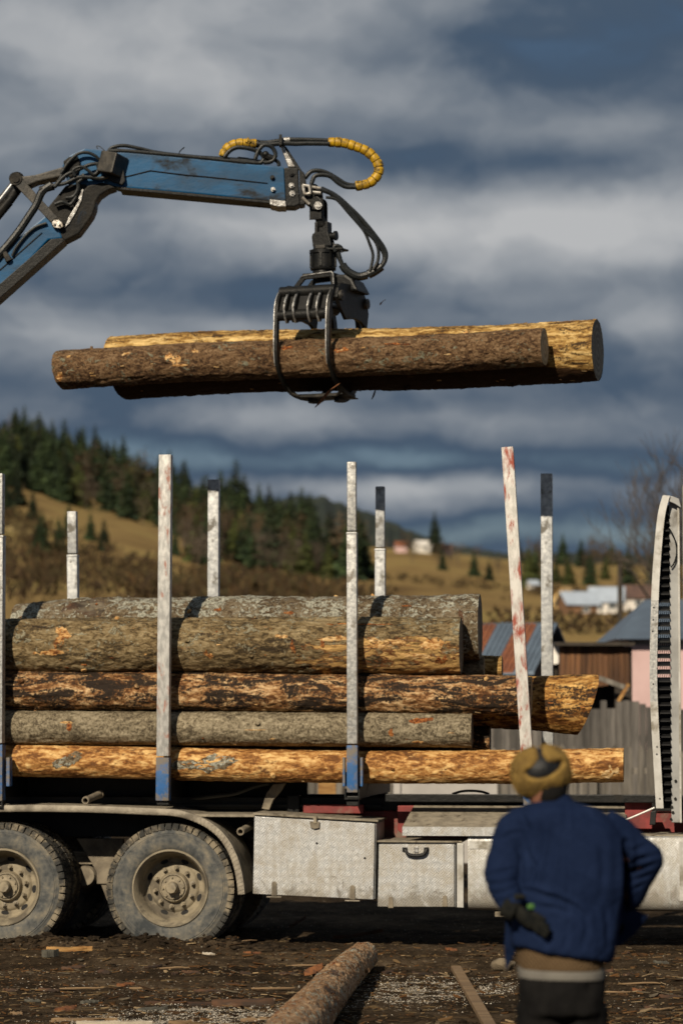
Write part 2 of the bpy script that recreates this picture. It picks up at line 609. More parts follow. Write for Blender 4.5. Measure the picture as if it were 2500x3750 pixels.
def checker_plate(name, base, dirt, dirt_amt, period=0.058):
    """aluminium tread plate: cells of short raised bars, turned by turns, with dried mud between them"""
    m, n = new_mat(name)
    c = n.coord()
    s = n.sep(c)
    k = math.pi * 2 / period
    p = n.math('ADD', s[0], s[2]); q = n.math('SUBTRACT', s[0], s[2])
    chk = n.smooth(n.math('MULTIPLY', n.math('SINE', n.math('MULTIPLY', p, k * 0.5)), n.math('SINE', n.math('MULTIPLY', q, k * 0.5))), -0.12, 0.12)
    wa = n.math('SINE', n.math('MULTIPLY', p, k * 2.5)); wb = n.math('SINE', n.math('MULTIPLY', q, k * 2.5))
    hh = n.math('ADD', n.math('MULTIPLY', chk, wa), n.math('MULTIPLY', n.math('SUBTRACT', 1.0, chk), wb))
    hh = n.smooth(hh, -0.2, 0.7)
    d1 = n.noise(c, 3.4, 8.0, 0.7, 0.6)
    d2 = n.noise(n.mapping(c, (1, 1, 0.30)), 20.0, 7.0, 0.72, 0.3)
    dn = n.math('ADD', n.math('MULTIPLY', d1, 0.6), n.math('MULTIPLY', d2, 0.4))
    df = n.smooth(dn, 0.60 - dirt_amt * 0.26, 0.80 - dirt_amt * 0.26)
    df = n.math('MULTIPLY', df, n.math('SUBTRACT', 1.0, n.math('MULTIPLY', hh, 0.5)))
    stain = n.smooth(n.noise(n.mapping(c, (1.2, 1, 0.7), (4, 4, 4)), 7.0, 9.0, 0.75, 1.0), 0.62, 0.70)
    col = n.mix(n.smooth(n.noise(c, 34.0, 5.0, 0.7), 0.35, 0.65), base, tuple(x * 0.74 for x in base))
    col = n.mix(n.math('MULTIPLY', chk, 0.22), col, tuple(x * 0.55 for x in base))  # every other cell darkened in colour, as if its bars caught less sun
    col = n.mix(df, col, dirt)
    col = n.mix(n.math('MULTIPLY', stain, 0.75), col, tuple(x * 0.42 for x in dirt))
    # road splash: thick low down, ragged above
    sp = n.math('ADD', s[2], n.math('MULTIPLY', n.math('SUBTRACT', n.noise(n.mapping(c, (1, 1, 0.8), (9, 2, 3)), 9.0, 9.0, 0.75, 0.6), 0.5), 0.75))
    sf = n.smooth(sp, 0.36, 0.52, 0.85, 0.0)
    col = n.mix(sf, col, tuple(x * 0.62 for x in dirt))
    n.surface(col, n.math('ADD', n.math('MULTIPLY', df, 0.35), 0.42), n.math('MULTIPLY', n.math('SUBTRACT', 1.0, df), 0.35), n.bump(hh, 0.7, 0.006), 0.5)
    return m


M = {}
M['alu'] = plain('galvanised_metal', (0.46, 0.46, 0.445), (0.27, 0.275, 0.275), 40.0, 0.48, 0.35, 0.25, 60.0, 6.0, 0.38, 0.62, dirt=(0.22, 0.20, 0.17), dirt_amt=0.30, dirt_scale=9.0)
M['alu_far'] = plain('dull_galvanised_metal', (0.46, 0.47, 0.47), (0.28, 0.29, 0.30), 22.0, 0.5, 0.3, 0.2, 50.0, 6.0, dirt=(0.16, 0.15, 0.13), dirt_amt=0.30, dirt_scale=7.0)
M['stake_white'] = plain('chipped_white_paint', (0.62, 0.60, 0.565), (0.44, 0.425, 0.395), 34.0, 0.5, 0.0, 0.25, 50.0, 5.0, dirt=(0.30, 0.07, 0.045), dirt_amt=0.34, dirt_scale=12.0, stretch=(1, 1, 0.35))
M['stake_red'] = plain('worn_grey_paint_red_specks', (0.50, 0.495, 0.475), (0.31, 0.31, 0.30), 36.0, 0.5, 0.15, 0.25, 50.0, 5.0, dirt=(0.34, 0.16, 0.12), dirt_amt=0.26, dirt_scale=16.0, stretch=(1, 1, 0.4))
M['black_steel'] = plain('black_grimy_steel', (0.0045, 0.005, 0.005), (0.010, 0.0098, 0.0092), 14.0, 0.46, 0.0, 0.3, 40.0, dirt=(0.020, 0.0175, 0.014), dirt_amt=0.12, spec=0.25)
M['worn_edge'] = plain('worn_bare_steel_edge', (0.42, 0.42, 0.41), (0.16, 0.15, 0.14), 30.0, 0.4, 0.6, 0.3)
M['stake_cap'] = plain('black_paint_on_stake', (0.02, 0.021, 0.022), (0.05, 0.05, 0.05), 20.0, 0.5, 0.0, 0.2)
M['blue_paint'] = plain('scuffed_blue_paint', (0.020, 0.105, 0.30), (0.035, 0.095, 0.21), 11.0, 0.5, 0.0, 0.2, 40.0, dirt=(0.17, 0.15, 0.13), dirt_amt=0.55, dirt_scale=7.0)
M['crane_blue'] = plain('dirty_crane_blue', (0.001, 0.072, 0.180), (0.003, 0.044, 0.106), 5.0, 0.42, 0.0, 0.12, 30.0, 8.0, dirt=(0.020, 0.021, 0.022), dirt_amt=0.30, dirt_scale=4.6, stretch=(0.5, 1, 1), spec=0.35)
M['crane_grime'] = plain('oily_crane_grime', (0.006, 0.006, 0.006), (0.015, 0.0135, 0.011), 9.0, 0.5, 0.0, 0.3, dirt=(0.004, 0.034, 0.085), dirt_amt=0.14, spec=0.15)
M['link_steel'] = plain('brown_grey_link_steel', (0.055, 0.049, 0.040), (0.018, 0.017, 0.015), 10.0, 0.5, 0.1, 0.25)
M['chrome'] = plain('polished_rod', (0.34, 0.36, 0.38), (0.2, 0.2, 0.2), 10.0, 0.25, 0.8)
M['bright_plate'] = plain('scraped_bright_plate', (0.62, 0.60, 0.56), (0.25, 0.22, 0.18), 30.0, 0.4, 0.5, 0.3)
M['rubber'] = plain('black_hose_rubber', (0.005, 0.006, 0.006), (0.012, 0.014, 0.014), 16.0, 0.42, 0.0, 0.2)
M['yellow_wrap'] = plain('yellow_hose_wrap', (0.50, 0.30, 0.007), (0.32, 0.18, 0.007), 22.0, 0.45, 0.0, 0.25, dirt=(0.05, 0.035, 0.012), dirt_amt=0.36, dirt_scale=14.0)
M['rim'] = plain('khaki_dusted_rim', (0.27, 0.23, 0.16), (0.19, 0.162, 0.115), 9.0, 0.7, 0.0, 0.3, 60.0, dirt=(0.11, 0.094, 0.070), dirt_amt=0.42, dirt_scale=5.0)
M['hub'] = plain('khaki_dusted_hub', (0.28, 0.235, 0.16), (0.16, 0.135, 0.095), 20.0, 0.7, 0.0, 0.3, dirt=(0.30, 0.27, 0.22), dirt_amt=0.25, dirt_scale=12.0)
M['khaki'] = plain('mud_caked_metal', (0.24, 0.205, 0.15), (0.16, 0.135, 0.10), 6.0, 0.85, 0.0, 0.5, 26.0, dirt=(0.10, 0.085, 0.065), dirt_amt=0.35)
M['fender'] = plain('mud_caked_tread_plate', (0.36, 0.32, 0.25), (0.24, 0.21, 0.165), 9.0, 0.7, 0.1, 0.6, 60.0, dirt=(0.15, 0.13, 0.10), dirt_amt=0.35)
M['red_frame'] = plain('faded_red_frame', (0.22, 0.030, 0.028), (0.13, 0.022, 0.020), 8.0, 0.6, 0.0, 0.2, dirt=(0.17, 0.13, 0.10), dirt_amt=0.28)
M['plate'] = checker_plate('tread_plate', (0.62, 0.63, 0.63), (0.33, 0.30, 0.25), 0.68)
M['plate_dirty'] = checker_plate('muddy_tread_plate', (0.60, 0.61, 0.61), (0.35, 0.32, 0.265), 0.72)
M['box_top'] = plain('dirt_covered_sheet', (0.19, 0.165, 0.125), (0.28, 0.245, 0.185), 12.0, 0.9, 0.0, 0.7, 40.0, dirt=(0.06, 0.045, 0.03), dirt_amt=0.3, dirt_scale=8.0)
M['alu_plain'] = plain('plain_sheet_aluminium', (0.55, 0.545, 0.52), (0.42, 0.41, 0.38), 6.0, 0.45, 0.4, 0.1, dirt=(0.22, 0.20, 0.16), dirt_amt=0.35)
M['alu_dark'] = plain('mid_grey_metal', (0.34, 0.345, 0.34), (0.25, 0.25, 0.245), 4.0, 0.45, 0.2, 0.1, dirt=(0.14, 0.13, 0.115), dirt_amt=0.25)  # darker grey metal tone for guard post, guard head and box bodies
M['black_plastic'] = plain('black_plastic', (0.006, 0.006, 0.0065), (0.012, 0.012, 0.012), 20.0, 0.55, 0.0, 0.1, spec=0.3)


def tyre_mat():
    m, n = new_mat('dusty_tyre_rubber')
    c = n.coord()
    f = n.noise(c, 6.0, 7.0, 0.62, 0.6)
    f2 = n.noise(c, 32.0, 5.0, 0.6)
    col = n.ramp(n.math('ADD', n.math('MULTIPLY', f, 0.75), n.math('MULTIPLY', f2, 0.25)), [(0.38, (0.042, 0.047, 0.050)), (0.47, (0.090, 0.092, 0.089)), (0.56, (0.150, 0.140, 0.117)), (0.66, (0.24, 0.205, 0.150))])
    n.surface(col, 0.88, 0.0, n.bump(f2, 0.25, 0.006), 0.2)
    return m


M['tyre'] = tyre_mat()
M['tread'] = plain('muddy_tyre_tread', (0.042, 0.041, 0.037), (0.022, 0.022, 0.021), 9.0, 0.9, 0.0, 0.5, 40.0, dirt=(0.22, 0.185, 0.13), dirt_amt=0.48, dirt_scale=5.0)


def ground_mat():
    m, n = new_mat('trodden_earth_and_far_meadow')
    c = n.coord()
    s = n.sep(c)
    a = n.noise(c, 0.9, 6.0, 0.6, 0.5)
    b = n.noise(c, 7.0, 7.0, 0.68, 0.4)
    d = n.noise(c, 45.0, 4.0, 0.65)
    f = n.math('ADD', n.math('MULTIPLY', a, 0.45), n.math('ADD', n.math('MULTIPLY', b, 0.35), n.math('MULTIPLY', d, 0.2)))
    earth = n.ramp(f, [(0.38, (0.013, 0.0095, 0.0062)), (0.48, (0.033, 0.0235, 0.0150)), (0.56, (0.070, 0.050, 0.0315)), (0.66, (0.13, 0.098, 0.064))])
    # small pale flecks of bark and chips trodden in
    v = n.voronoi(n.mapping(c, (1.0, 0.55, 1.0)), 34.0, 'F1', 'Color')
    vd = n.voronoi(n.mapping(c, (1.0, 0.55, 1.0)), 34.0, 'F1', 'Distance')
    vs = n.sep(v)
    fl = n.math('MULTIPLY', n.smooth(vd, 0.22, 0.34, 1.0, 0.0), n.math('GREATER_THAN', vs[0], 0.80))
    fc = n.mix(vs[1], (0.16, 0.10, 0.05), (0.20, 0.18, 0.145))
    earth = n.mix(n.math('MULTIPLY', fl, 0.8), earth, fc)
    # meadow farther away: dry autumn grass, some green, some brown scrub
    g0 = n.noise(n.mapping(c, (1, 0.45, 1)), 0.012, 5.0, 0.6, 0.5)
    g1 = n.noise(n.mapping(c, (1, 0.35, 1)), 0.06, 6.0, 0.65, 0.4)
    gg = n.math('ADD', n.math('MULTIPLY', g0, 0.5), n.math('MULTIPLY', g1, 0.5))
    mead = n.ramp(gg, [(0.33, (0.085, 0.054, 0.027)), (0.42, (0.165, 0.108, 0.046)), (0.50, (0.26, 0.178, 0.072)), (0.58, (0.25, 0.190, 0.070)), (0.68, (0.36, 0.270, 0.125))])
    far = n.smooth(n.math('ADD', s[1], n.math('MULTIPLY', a, 6.0)), 56.0, 72.0)
    col = n.mix(far, earth, mead)
    hh = n.math('ADD', n.math('MULTIPLY', b, 0.7), n.math('MULTIPLY', d, 0.3))
    n.surface(col, 0.95, 0.0, n.bump(hh, 0.8, 0.05), 0.02)
    return m


M['ground'] = ground_mat()
M['far_wood'] = plain('far_wooded_ridge', (0.012, 0.020, 0.016), (0.026, 0.034, 0.024), 0.035, 0.95, 0.0, 0.0, detail=6.0)
M['chips'] = None


def stuff_mat(name, stops, rough=0.9):
    """every piece of a scatter takes a tone of its own"""
    m, n = new_mat(name)
    r = n.n('ShaderNodeNewGeometry').outputs['Random Per Island']
    c = n.ramp(r, stops)
    c = n.mix(n.math('MULTIPLY', n.noise(n.coord(), 90.0, 3.0), 0.6), c, (0.05, 0.035, 0.022))
    n.surface(c, rough, 0.0, None, 0.05)
    return m


M['chips'] = stuff_mat('bark_and_wood_chips', [(0.0, (0.026, 0.015, 0.009)), (0.35, (0.060, 0.032, 0.015)), (0.58, (0.14, 0.062, 0.020)), (0.74, (0.19, 0.125, 0.060)), (0.88, (0.12, 0.105, 0.080)), (1.0, (0.42, 0.30, 0.165))])
M['dust'] = stuff_mat('sawdust', [(0.0, (0.50, 0.42, 0.31)), (0.6, (0.66, 0.60, 0.50)), (1.0, (0.74, 0.70, 0.62))])
M['straw'] = stuff_mat('straw_and_needles', [(0.0, (0.045, 0.028, 0.014)), (0.5, (0.11, 0.072, 0.034)), (1.0, (0.26, 0.19, 0.10))])
M['clod'] = plain('wet_earth_clod', (0.014, 0.0105, 0.0072), (0.038, 0.028, 0.019), 18.0, 0.95, 0.0, 0.8, 60.0, spec=0.05)
M['bark_slab'] = plain('torn_bark', (0.070, 0.034, 0.017), (0.028, 0.018, 0.012), 14.0, 0.9, 0.0, 0.7, 40.0, stretch=(0.4, 1, 1), dirt=(0.20, 0.17, 0.12), dirt_amt=0.25, vary=0.35)
M['fresh_wood'] = plain('fresh_split_wood', (0.42, 0.24, 0.082), (0.24, 0.11, 0.030), 16.0, 0.8, 0.0, 0.4, stretch=(0.2, 1, 1), vary=0.25)
M['board'] = plain('sawn_board', (0.22, 0.145, 0.075), (0.15, 0.095, 0.05), 12.0, 0.8, 0.0, 0.3, stretch=(0.15, 1, 1), dirt=(0.10, 0.07, 0.045), dirt_amt=0.2)
M['splinter'] = plain('pale_splinter', (0.55, 0.36, 0.15), (0.42, 0.22, 0.07), 20.0, 0.8)
M['orange_bark'] = plain('orange_inner_bark', (0.21, 0.080, 0.026), (0.085, 0.034, 0.015), 22.0, 0.85, 0.0, 0.4)
# ------------------------------------------------------------------ the ground: one sheet from the yard to the ridge
UK = [-800, 0, 400, 800, 1100, 1500, 2000, 2500]
DK = [70, 150, 300, 450, 600, 700, 850, 1000, 1300]
GK = [[-288, 400, 560, 700, 850, 960, 1110, 1190, 1150],
      [-288, 350, 500, 640, 770, 845, 925, 975, 940],
      [-288, 350, 480, 590, 680, 735, 800, 845, 820],
      [-288, 330, 450, 540, 600, 625, 665, 690, 670],
      [-288, 310, 430, 510, 560, 585, 610, 635, 610],
      [-288, 300, 420, 500, 560, 590, 608, 615, 590],
      [-288, 300, 400, 455, 500, 530, 555, 562, 540],
      [-288, 295, 400, 450, 495, 525, 550, 556, 540]]


def _idx(k, x):
    for i in range(len(k) - 2):
        if x < k[i + 1]:
            break
    else:
        i = len(k) - 2
    t = min(1.0, max(0.0, (x - k[i]) / (k[i + 1] - k[i])))
    return i, t * t * (3 - 2 * t) * 0.5 + t * 0.5


def g_ud(u, d):
    i, s = _idx(UK, u)
    j, t = _idx(DK, d)
    return (GK[i][j] * (1 - s) + GK[i + 1][j] * s) * (1 - t) + (GK[i][j + 1] * (1 - s) + GK[i + 1][j + 1] * s) * t


def terr(x, y):
    if y < 62:
        near = max(0.0, min(1.0, (34 - y) / 4.0))
        z = 0.018 * fbm(x * 0.8, y * 0.8) + near * (0.014 * fbm(x * 4.0, y * 4.0, 3.0) + 0.009 * fbm(x * 13.0, y * 13.0, 9.0, 3))
        if 20 < y < 28 and -5 < x < 4:
            l = T_INV @ Vector((x, y, 0))
            ridge = math.exp(-((l.y + 0.16 + 0.05 * fbm(l.x * 2, 5)) / 0.13) ** 2)
            ridge *= max(0.0, min(1.0, (-0.35 - l.x) / 0.5))
            for ry_, dp_ in ((-1.25, 0.035), (-1.75, 0.02), (-3.0, 0.03)):
                q_ = (l.y - ry_ - 0.10 * fbm(l.x * 0.6, ry_, 1.0)) / 0.16
                z += dp_ * (0.8 * math.exp(-(abs(q_) - 1.5) ** 2) - math.exp(-q_ * q_))
            z += ridge * (0.085 + 0.05 * fbm(l.x * 5, l.y * 5, 2))
        return z
    d = max(y, 1.0)
    u = 1250 + x / d * F
    z = CAM_H + g_ud(u, d) / F * d
    z0 = CAM_H - 288.0 / F * 70
    if y < 70:
        z = z0 * 0
    t = min(1.0, (y - 62) / 30.0)
    return max(0.0, z) * t + 0.004 * (y - 62) ** 0.5 * fbm(x * 0.05, y * 0.05) * 3


def knots(dense_hi, step, hi, grow):
    k, s = [0.0], step
    while k[-1] < hi:
        if k[-1] > dense_hi:
            s *= grow
        k.append(k[-1] + s)
    return k


kx = knots(3.2, 0.045, 1600, 1.10)
kx = [-a for a in reversed(kx[1:])] + kx
ky = [-30, -20, -10, 0, 5, 9, 12, 14, 15.5]
s_ = 0.06
while ky[-1] < 2200:
    if ky[-1] > 27:
        s_ = min(s_ * 1.09, 60)
    ky.append(ky[-1] + (s_ if ky[-1] > 15.4 else 1))
gm = MB()
gm.sheet([[(x, y, terr(x, y)) for x in kx] for y in ky])
ground = obj('ground', gm, M['ground'], origin=(0, 0, 0), smooth=True, angle=None)
tag(ground, kind='structure')

# far wooded ridge behind everything
rk = [(-2500, 2100), (-400, 2000), (600, 1930), (900, 1860), (1080, 1826), (1200, 1838), (1330, 1880), (1480, 1945), (1650, 2010), (1850, 2038), (2150, 2034), (2500, 2045), (3200, 2020), (5200, 2060)]


def ridge_v(u):
    for (a, va), (b, vb) in zip(rk, rk[1:]):
        if u <= b:
            t = max(0, (u - a) / (b - a))
            return va + (vb - va) * t
    return rk[-1][1]


hm = MB()
rows = [[], [], [], [], []]
for k in range(0, 700):
    u = -2500 + k * 11
    v = ridge_v(u) - 4 - abs(fbm(u * 0.02, 1.3)) * 12 - random.random() * 9
    top = P(u, v, 2500)
    zt = top.z
    x = top.x
    rows[0].append((x * 0.8, 2000, 20))
    rows[1].append((x * 0.9, 2250, zt * 0.62 + random.uniform(-3, 3)))
    rows[2].append((x * 0.97, 2420, zt * 0.88 + random.uniform(-3, 3)))
    rows[3].append((x, 2500, zt))
    rows[4].append((x * 1.2, 3100, 0))
hm.sheet(rows)
hills = obj('hills', hm, M['far_wood'], origin=(0, 2000, 0))
tag(hills, kind='structure')

# ------------------------------------------------------------------ trees of the hillside
M['needles'] = plain('spruce_needles', (0.034, 0.054, 0.016), (0.013, 0.026, 0.011), 0.5, 0.9, 0.0, 0.0, vary=0.6)
M['needles_light'] = plain('yellow_green_needles', (0.075, 0.085, 0.018), (0.038, 0.050, 0.013), 0.5, 0.9, 0.0, 0.0, vary=0.40)
M['brown_leaf'] = plain('dry_brown_leaves', (0.095, 0.062, 0.030), (0.052, 0.034, 0.018), 0.6, 0.9, 0.0, 0.0, vary=0.35)
M['grey_twig'] = plain('grey_brown_twigs', (0.12, 0.095, 0.07), (0.07, 0.055, 0.042), 0.8, 0.9, 0.0, 0.0, vary=0.3)
M['trunk'] = plain('grey_brown_trunk', (0.10, 0.075, 0.052), (0.055, 0.042, 0.030), 3.0, 0.9)


def leaf(mb, c, d, n, ln, wd):
    d = d.normalized()
    s = d.cross(n)
    if s.length < 1e-3:
        s = d.orthogonal()
    s = s.normalized() * wd
    mb.add([c, c + d * ln * 0.5 + s, c + d * ln, c + d * ln * 0.5 - s], [(0, 1, 2, 3)])


def make_conifer(seed, h, rad, name, label, mat, group):
    rnd = random.Random(seed)
    root = empty(name, (0, 0, 0))
    t = MB(); t.tube([(0, 0, -1.0), (0, 0, h * 0.5), (0, 0, h * 0.97)], [rad * 0.075, rad * 0.05, 0.02], 6)
    c = MB()
    L = 24
    for k in range(L):
        f = k / (L - 1)
        z = h * (0.10 + 0.88 * f)
        r = rad * (1 - f) ** 0.72 * rnd.uniform(0.78, 1.15) + 0.22
        nb = max(6, int(15 * (1 - f * 0.55)))
        for b in range(nb):
            if rnd.random() < 0.10:
                continue
            a = 2 * math.pi * (b + rnd.random() * 0.8) / nb + k * 0.7
            rr = r * rnd.uniform(0.7, 1.12)
            o = Vector((math.cos(a), math.sin(a), 0))
            for q in range(3):
                st = rr * (0.12 + 0.27 * q)
                p = o * st + Vector((0, 0, z - st * 0.22 + rnd.uniform(-0.2, 0.2)))
                dd = o + Vector((rnd.uniform(-0.35, 0.35), rnd.uniform(-0.35, 0.35), -0.45 + rnd.uniform(-0.25, 0.25)))
                leaf(c, p, dd, Vector((rnd.uniform(-.5, .5), rnd.uniform(-.5, .5), 1)), rr * 0.58, rr * 0.24 + 0.16)
    obj('trunk', t, M['trunk'], root, smooth=True)
    obj('crown', c, mat, root)
    tag(root, label, 'tree', group)
    kids(root)
    return root


def make_broadleaf(seed, h, rad, name, label, mat, group, n=420, size=0.7):
    rnd = random.Random(seed)
    root = empty(name, (0, 0, 0))
    t = MB()
    t.tube([(0, 0, -1), (0.1, 0, h * 0.35), (0.0, 0.15, h * 0.85)], [h * 0.02, h * 0.014, 0.03], 6)
    c = MB()
    for b in range(16):
        a = rnd.uniform(0, 6.28); f = rnd.uniform(0.25, 0.8)
        p0 = Vector((0, 0, h * f)); p1 = p0 + Vector((math.cos(a) * rad * 0.75, math.sin(a) * rad * 0.75, h * 0.17))
        t.tube([p0, (p0 + p1) / 2 + Vector((0, 0, 0.3)), p1], [h * 0.007, h * 0.005, 0.02], 4)
        for q in range(n // 16):
            k = rnd.uniform(0.3, 1.1)
            p = p0.lerp(p1, k) + Vector((rnd.gauss(0, 1), rnd.gauss(0, 1), rnd.gauss(0, 1.1))) * rad * 0.24
            leaf(c, p, Vector((rnd.gauss(0, 1), rnd.gauss(0, 1), rnd.gauss(0, 1))), Vector((rnd.random(), rnd.random(), 1)), size * rnd.uniform(0.6, 1.3), size * 0.36)
    obj('trunk', t, M['trunk'], root, smooth=True)
    obj('crown', c, mat, root)
    tag(root, label, 'tree', group)
    kids(root)
    return root


SPR_L = 'dark green spruce in the dense wood on the hillside'
LIG_L = 'yellow green conifer among the dark spruces on the hillside'
BRN_L = 'brown leafless tree among the spruces on the hillside'
protos = {
    'a': make_conifer(1, 20, 4.3, 'spruce_tree', SPR_L, M['needles'], 'spruces of the hillside wood'),
    'b': make_conifer(2, 17, 3.9, 'spruce_tree', SPR_L, M['needles'], 'spruces of the hillside wood'),
    'c': make_conifer(3, 15, 3.8, 'conifer_tree', LIG_L, M['needles_light'], 'yellow green conifers of the hillside'),
    'd': make_broadleaf(4, 15, 4.2, 'bare_tree', BRN_L, M['brown_leaf'], 'brown trees of the hillside'),
    'e': make_broadleaf(5, 10, 3.6, 'bare_tree', BRN_L, M['grey_twig'], 'brown trees of the hillside', 300, 0.55),
}
used_proto = set()


def plant(kind, u, d, s=1.0, label=None, group=None):
    x = (u - 1250) / F * d
    mat = Matrix.Translation((x, d, terr(x, d) - 0.3)) @ Matrix.Rotation(random.uniform(0, 6.28), 4, 'Z') @ Matrix.Diagonal((s * random.uniform(0.9, 1.12), s * random.uniform(0.9, 1.12), s, 1))
    o = protos[kind]
    if kind in used_proto:
        o = copy_tree(o, mat)
    else:
        used_proto.add(kind)
        o.matrix_local = mat
    if label:
        o['label'] = label
        if group:
            o['group'] = group
        elif 'group' in o:
            del o['group']
    return o


rt = random.Random(21)
for k in protos:                      # the first of each kind stands in the wood itself
    plant(k, 300 + 90 * 'abcde'.index(k), 860)
ROWS = [(1040, 0.95, 40), (1000, 0.97, 46), (955, 0.95, 48), (910, 0.92, 50), (865, 0.9, 52), (820, 0.88, 54), (780, 0.85, 56), (745, 0.8, 58), (712, 0.72, 60)]
for d0, s0, step in ROWS:
    u = -160
    while u < 1120:
        u += step * 0.84 * rt.uniform(0.6, 1.4)
        # the wood's lower edge climbs to the left, where the meadow reaches up under it
        lim = 690 + 30 * math.sin(u * 0.02) if u < 560 else 640
        d = d0 + rt.uniform(-22, 22)
        if d < lim or (u > 900 and rt.random() < 0.35):
            continue
        q = rt.random()
        brown = 0.36 if (240 < u < 560 and d < 900) else 0.09
        kind = rt.choice('de') if q < brown else ('c' if q < brown + 0.16 else rt.choice('aab'))
        plant(kind, u, d, s0 * rt.uniform(0.5, 1.12) * (1.12 if kind == 'd' else 1))
# mixed trees below the wood, in the middle of the picture
for k in range(105):
    u = rt.uniform(650, 1330); d = rt.uniform(430, 690)
    if u > 1150 and d > 560:
        continue
    q = rt.random()
    plant('e' if q < 0.34 else 'd' if q < 0.48 else 'c' if q < 0.66 else rt.choice('ab'), u, d, rt.uniform(0.40, 0.72))
# single dark firs on the left meadow
for u, d, s in ((118, 560, 0.36), (250, 520, 0.40), (330, 520, 0.34), (150, 400, 0.40), (380, 470, 0.36), (60, 620, 0.5), (20, 560, 0.5), (215, 420, 0.34), (640, 520, 0.3)):
    plant('b', u, d, s, 'small dark fir standing alone on the tan meadow', 'single firs on the left meadow')
plant('a', 862, 820, 1.16, 'tall lone spruce rising above the skyline right of a silver stake')
# scattered firs of the right-hand field
for u, d, s in ((1592, 800, 0.62), (1620, 560, 0.26), (1735, 540, 0.30), (1790, 520, 0.24), (1960, 520, 0.40), (2035, 560, 0.32), (2080, 540, 0.36), (2160, 540, 0.34), (2128, 800, 0.5), (2060, 840, 0.5), (2300, 500, 0.42), (2215, 600, 0.34), (2390, 560, 0.38), (2240, 860, 0.5), (1900, 870, 0.42)):
    plant(rt.choice('abbc'), u, d, s, 'small fir scattered on the tan field right of the hill', 'firs scattered on the right field')
for k in range(26):
    plant(rt.choice('dee'), rt.uniform(1380, 2480), rt.uniform(560, 840), rt.uniform(0.35, 0.62), 'brown leafless tree on the ridge of the right field', 'brown trees along the right ridge')
plant('c', 1935, 490, 0.50, 'broad yellow green conifer between the two right stakes')

# scrub: brown twigs nobody could count, on the slope behind the load
sm = MB()
tries = 0
while tries < 1500:
    tries += 1
    if rt.random() < 0.75:
        u = rt.uniform(-250, 1500); d = rt.uniform(200, 560)
        # thick at the foot of the slope and at the far left, thin on the open meadow
        g = 2625 - g_ud(u, d)
        lim = 1985 + max(0, u) * 0.16 if u > 150 else 1860
        if g < lim and rt.random() < 0.93:
            continue
    else:
        u = rt.uniform(1450, 2520); d = rt.choice((rt.uniform(400, 460), rt.uniform(330, 350), rt.uniform(150, 170)))
        if u < 1780 and d < 355 or (d < 175 and rt.random() < 0.6):
            continue
    x = (u - 1250) / F * d
    if fbm(x * 0.07 + 3, d * 0.02, 5) < -0.05 and rt.random() < 0.8:
        continue
    z = terr(x, d)
    rr = rt.uniform(0.7, 2.6) * (1.0 if u < 1450 else 0.55)
    for q in range(34):
        a = rt.uniform(0, 6.28)
        leaf(sm, Vector((x + math.cos(a) * rr * rt.random(), d + math.sin(a) * rr * rt.random(), z + rt.uniform(-0.1, rr * 0.8))), Vector((rt.gauss(0, .8), rt.gauss(0, .8), 1)), Vector((rt.random(), 1, 0)), rr * rt.uniform(0.25, 0.6), rr * rt.uniform(0.03, 0.10))
scrub = obj('scrub', sm, stuff_mat('dry_scrub', [(0, (0.022, 0.016, 0.011)), (0.4, (0.048, 0.031, 0.017)), (0.7, (0.040, 0.038, 0.017)), (1, (0.095, 0.058, 0.027))]))
tag(scrub, 'brown leafless scrub covering the slope behind the load', 'scrub', kind='stuff')

# ------------------------------------------------------------------ houses and fences
M['roof_blue'] = plain('blue_grey_sheet_roof', (0.125, 0.165, 0.215), (0.10, 0.13, 0.17), 2.0, 0.5, 0.2, 0.1)
M['roof_rust'] = plain('rusty_sheet_roof', (0.24, 0.085, 0.035), (0.15, 0.055, 0.03), 4.0, 0.8, 0.0, 0.2)
M['pink'] = plain('pink_plaster', (0.58, 0.41, 0.40), (0.52, 0.36, 0.35), 1.5, 0.9, 0.0, 0.1)
M['plinth'] = plain('grey_plinth', (0.30, 0.28, 0.26), (0.22, 0.21, 0.19), 3.0, 0.9)
M['plank_brown'] = plain('brown_weathered_plank', (0.155, 0.072, 0.030), (0.085, 0.042, 0.022), 5.0, 0.85, 0.0, 0.2, stretch=(3, 3, 0.3), vary=0.4)
M['picket'] = plain('grey_weathered_picket', (0.175, 0.158, 0.135), (0.10, 0.090, 0.076), 6.0, 0.9, 0.0, 0.2, stretch=(3, 3, 0.3), vary=0.35)
M['dark_board'] = plain('dark_grey_board', (0.115, 0.105, 0.095), (0.065, 0.06, 0.055), 5.0, 0.9, 0.0, 0.2, stretch=(3, 3, 0.3), vary=0.4)
M['dark_timber'] = plain('dark_timber', (0.055, 0.044, 0.034), (0.032, 0.026, 0.02), 5.0, 0.9)
M['concrete'] = plain('pale_concrete', (0.42, 0.40, 0.38), (0.34, 0.325, 0.31), 2.0, 0.9, 0.0, 0.2)
M['white_wall'] = plain('whitewashed_wall', (0.72, 0.69, 0.64), (0.62, 0.59, 0.55), 1.0, 0.9)
M['tan_wall'] = plain('yellow_timber_wall', (0.52, 0.37, 0.17), (0.40, 0.27, 0.12), 1.0, 0.9)
M['brown_wall'] = plain('brown_timber_wall', (0.20, 0.11, 0.06), (0.14, 0.08, 0.045), 1.0, 0.9)
M['roof_pale'] = plain('pale_blue_sheet_roof', (0.40, 0.46, 0.54), (0.34, 0.39, 0.46), 1.0, 0.5)
M['roof_dark'] = plain('dark_tile_roof', (0.13, 0.075, 0.055), (0.09, 0.055, 0.045), 1.0, 0.8)
M['glass'] = plain('dark_window_glass', (0.03, 0.04, 0.05), (0.05, 0.06, 0.07), 1.0, 0.12, 0.0, spec=0.6)
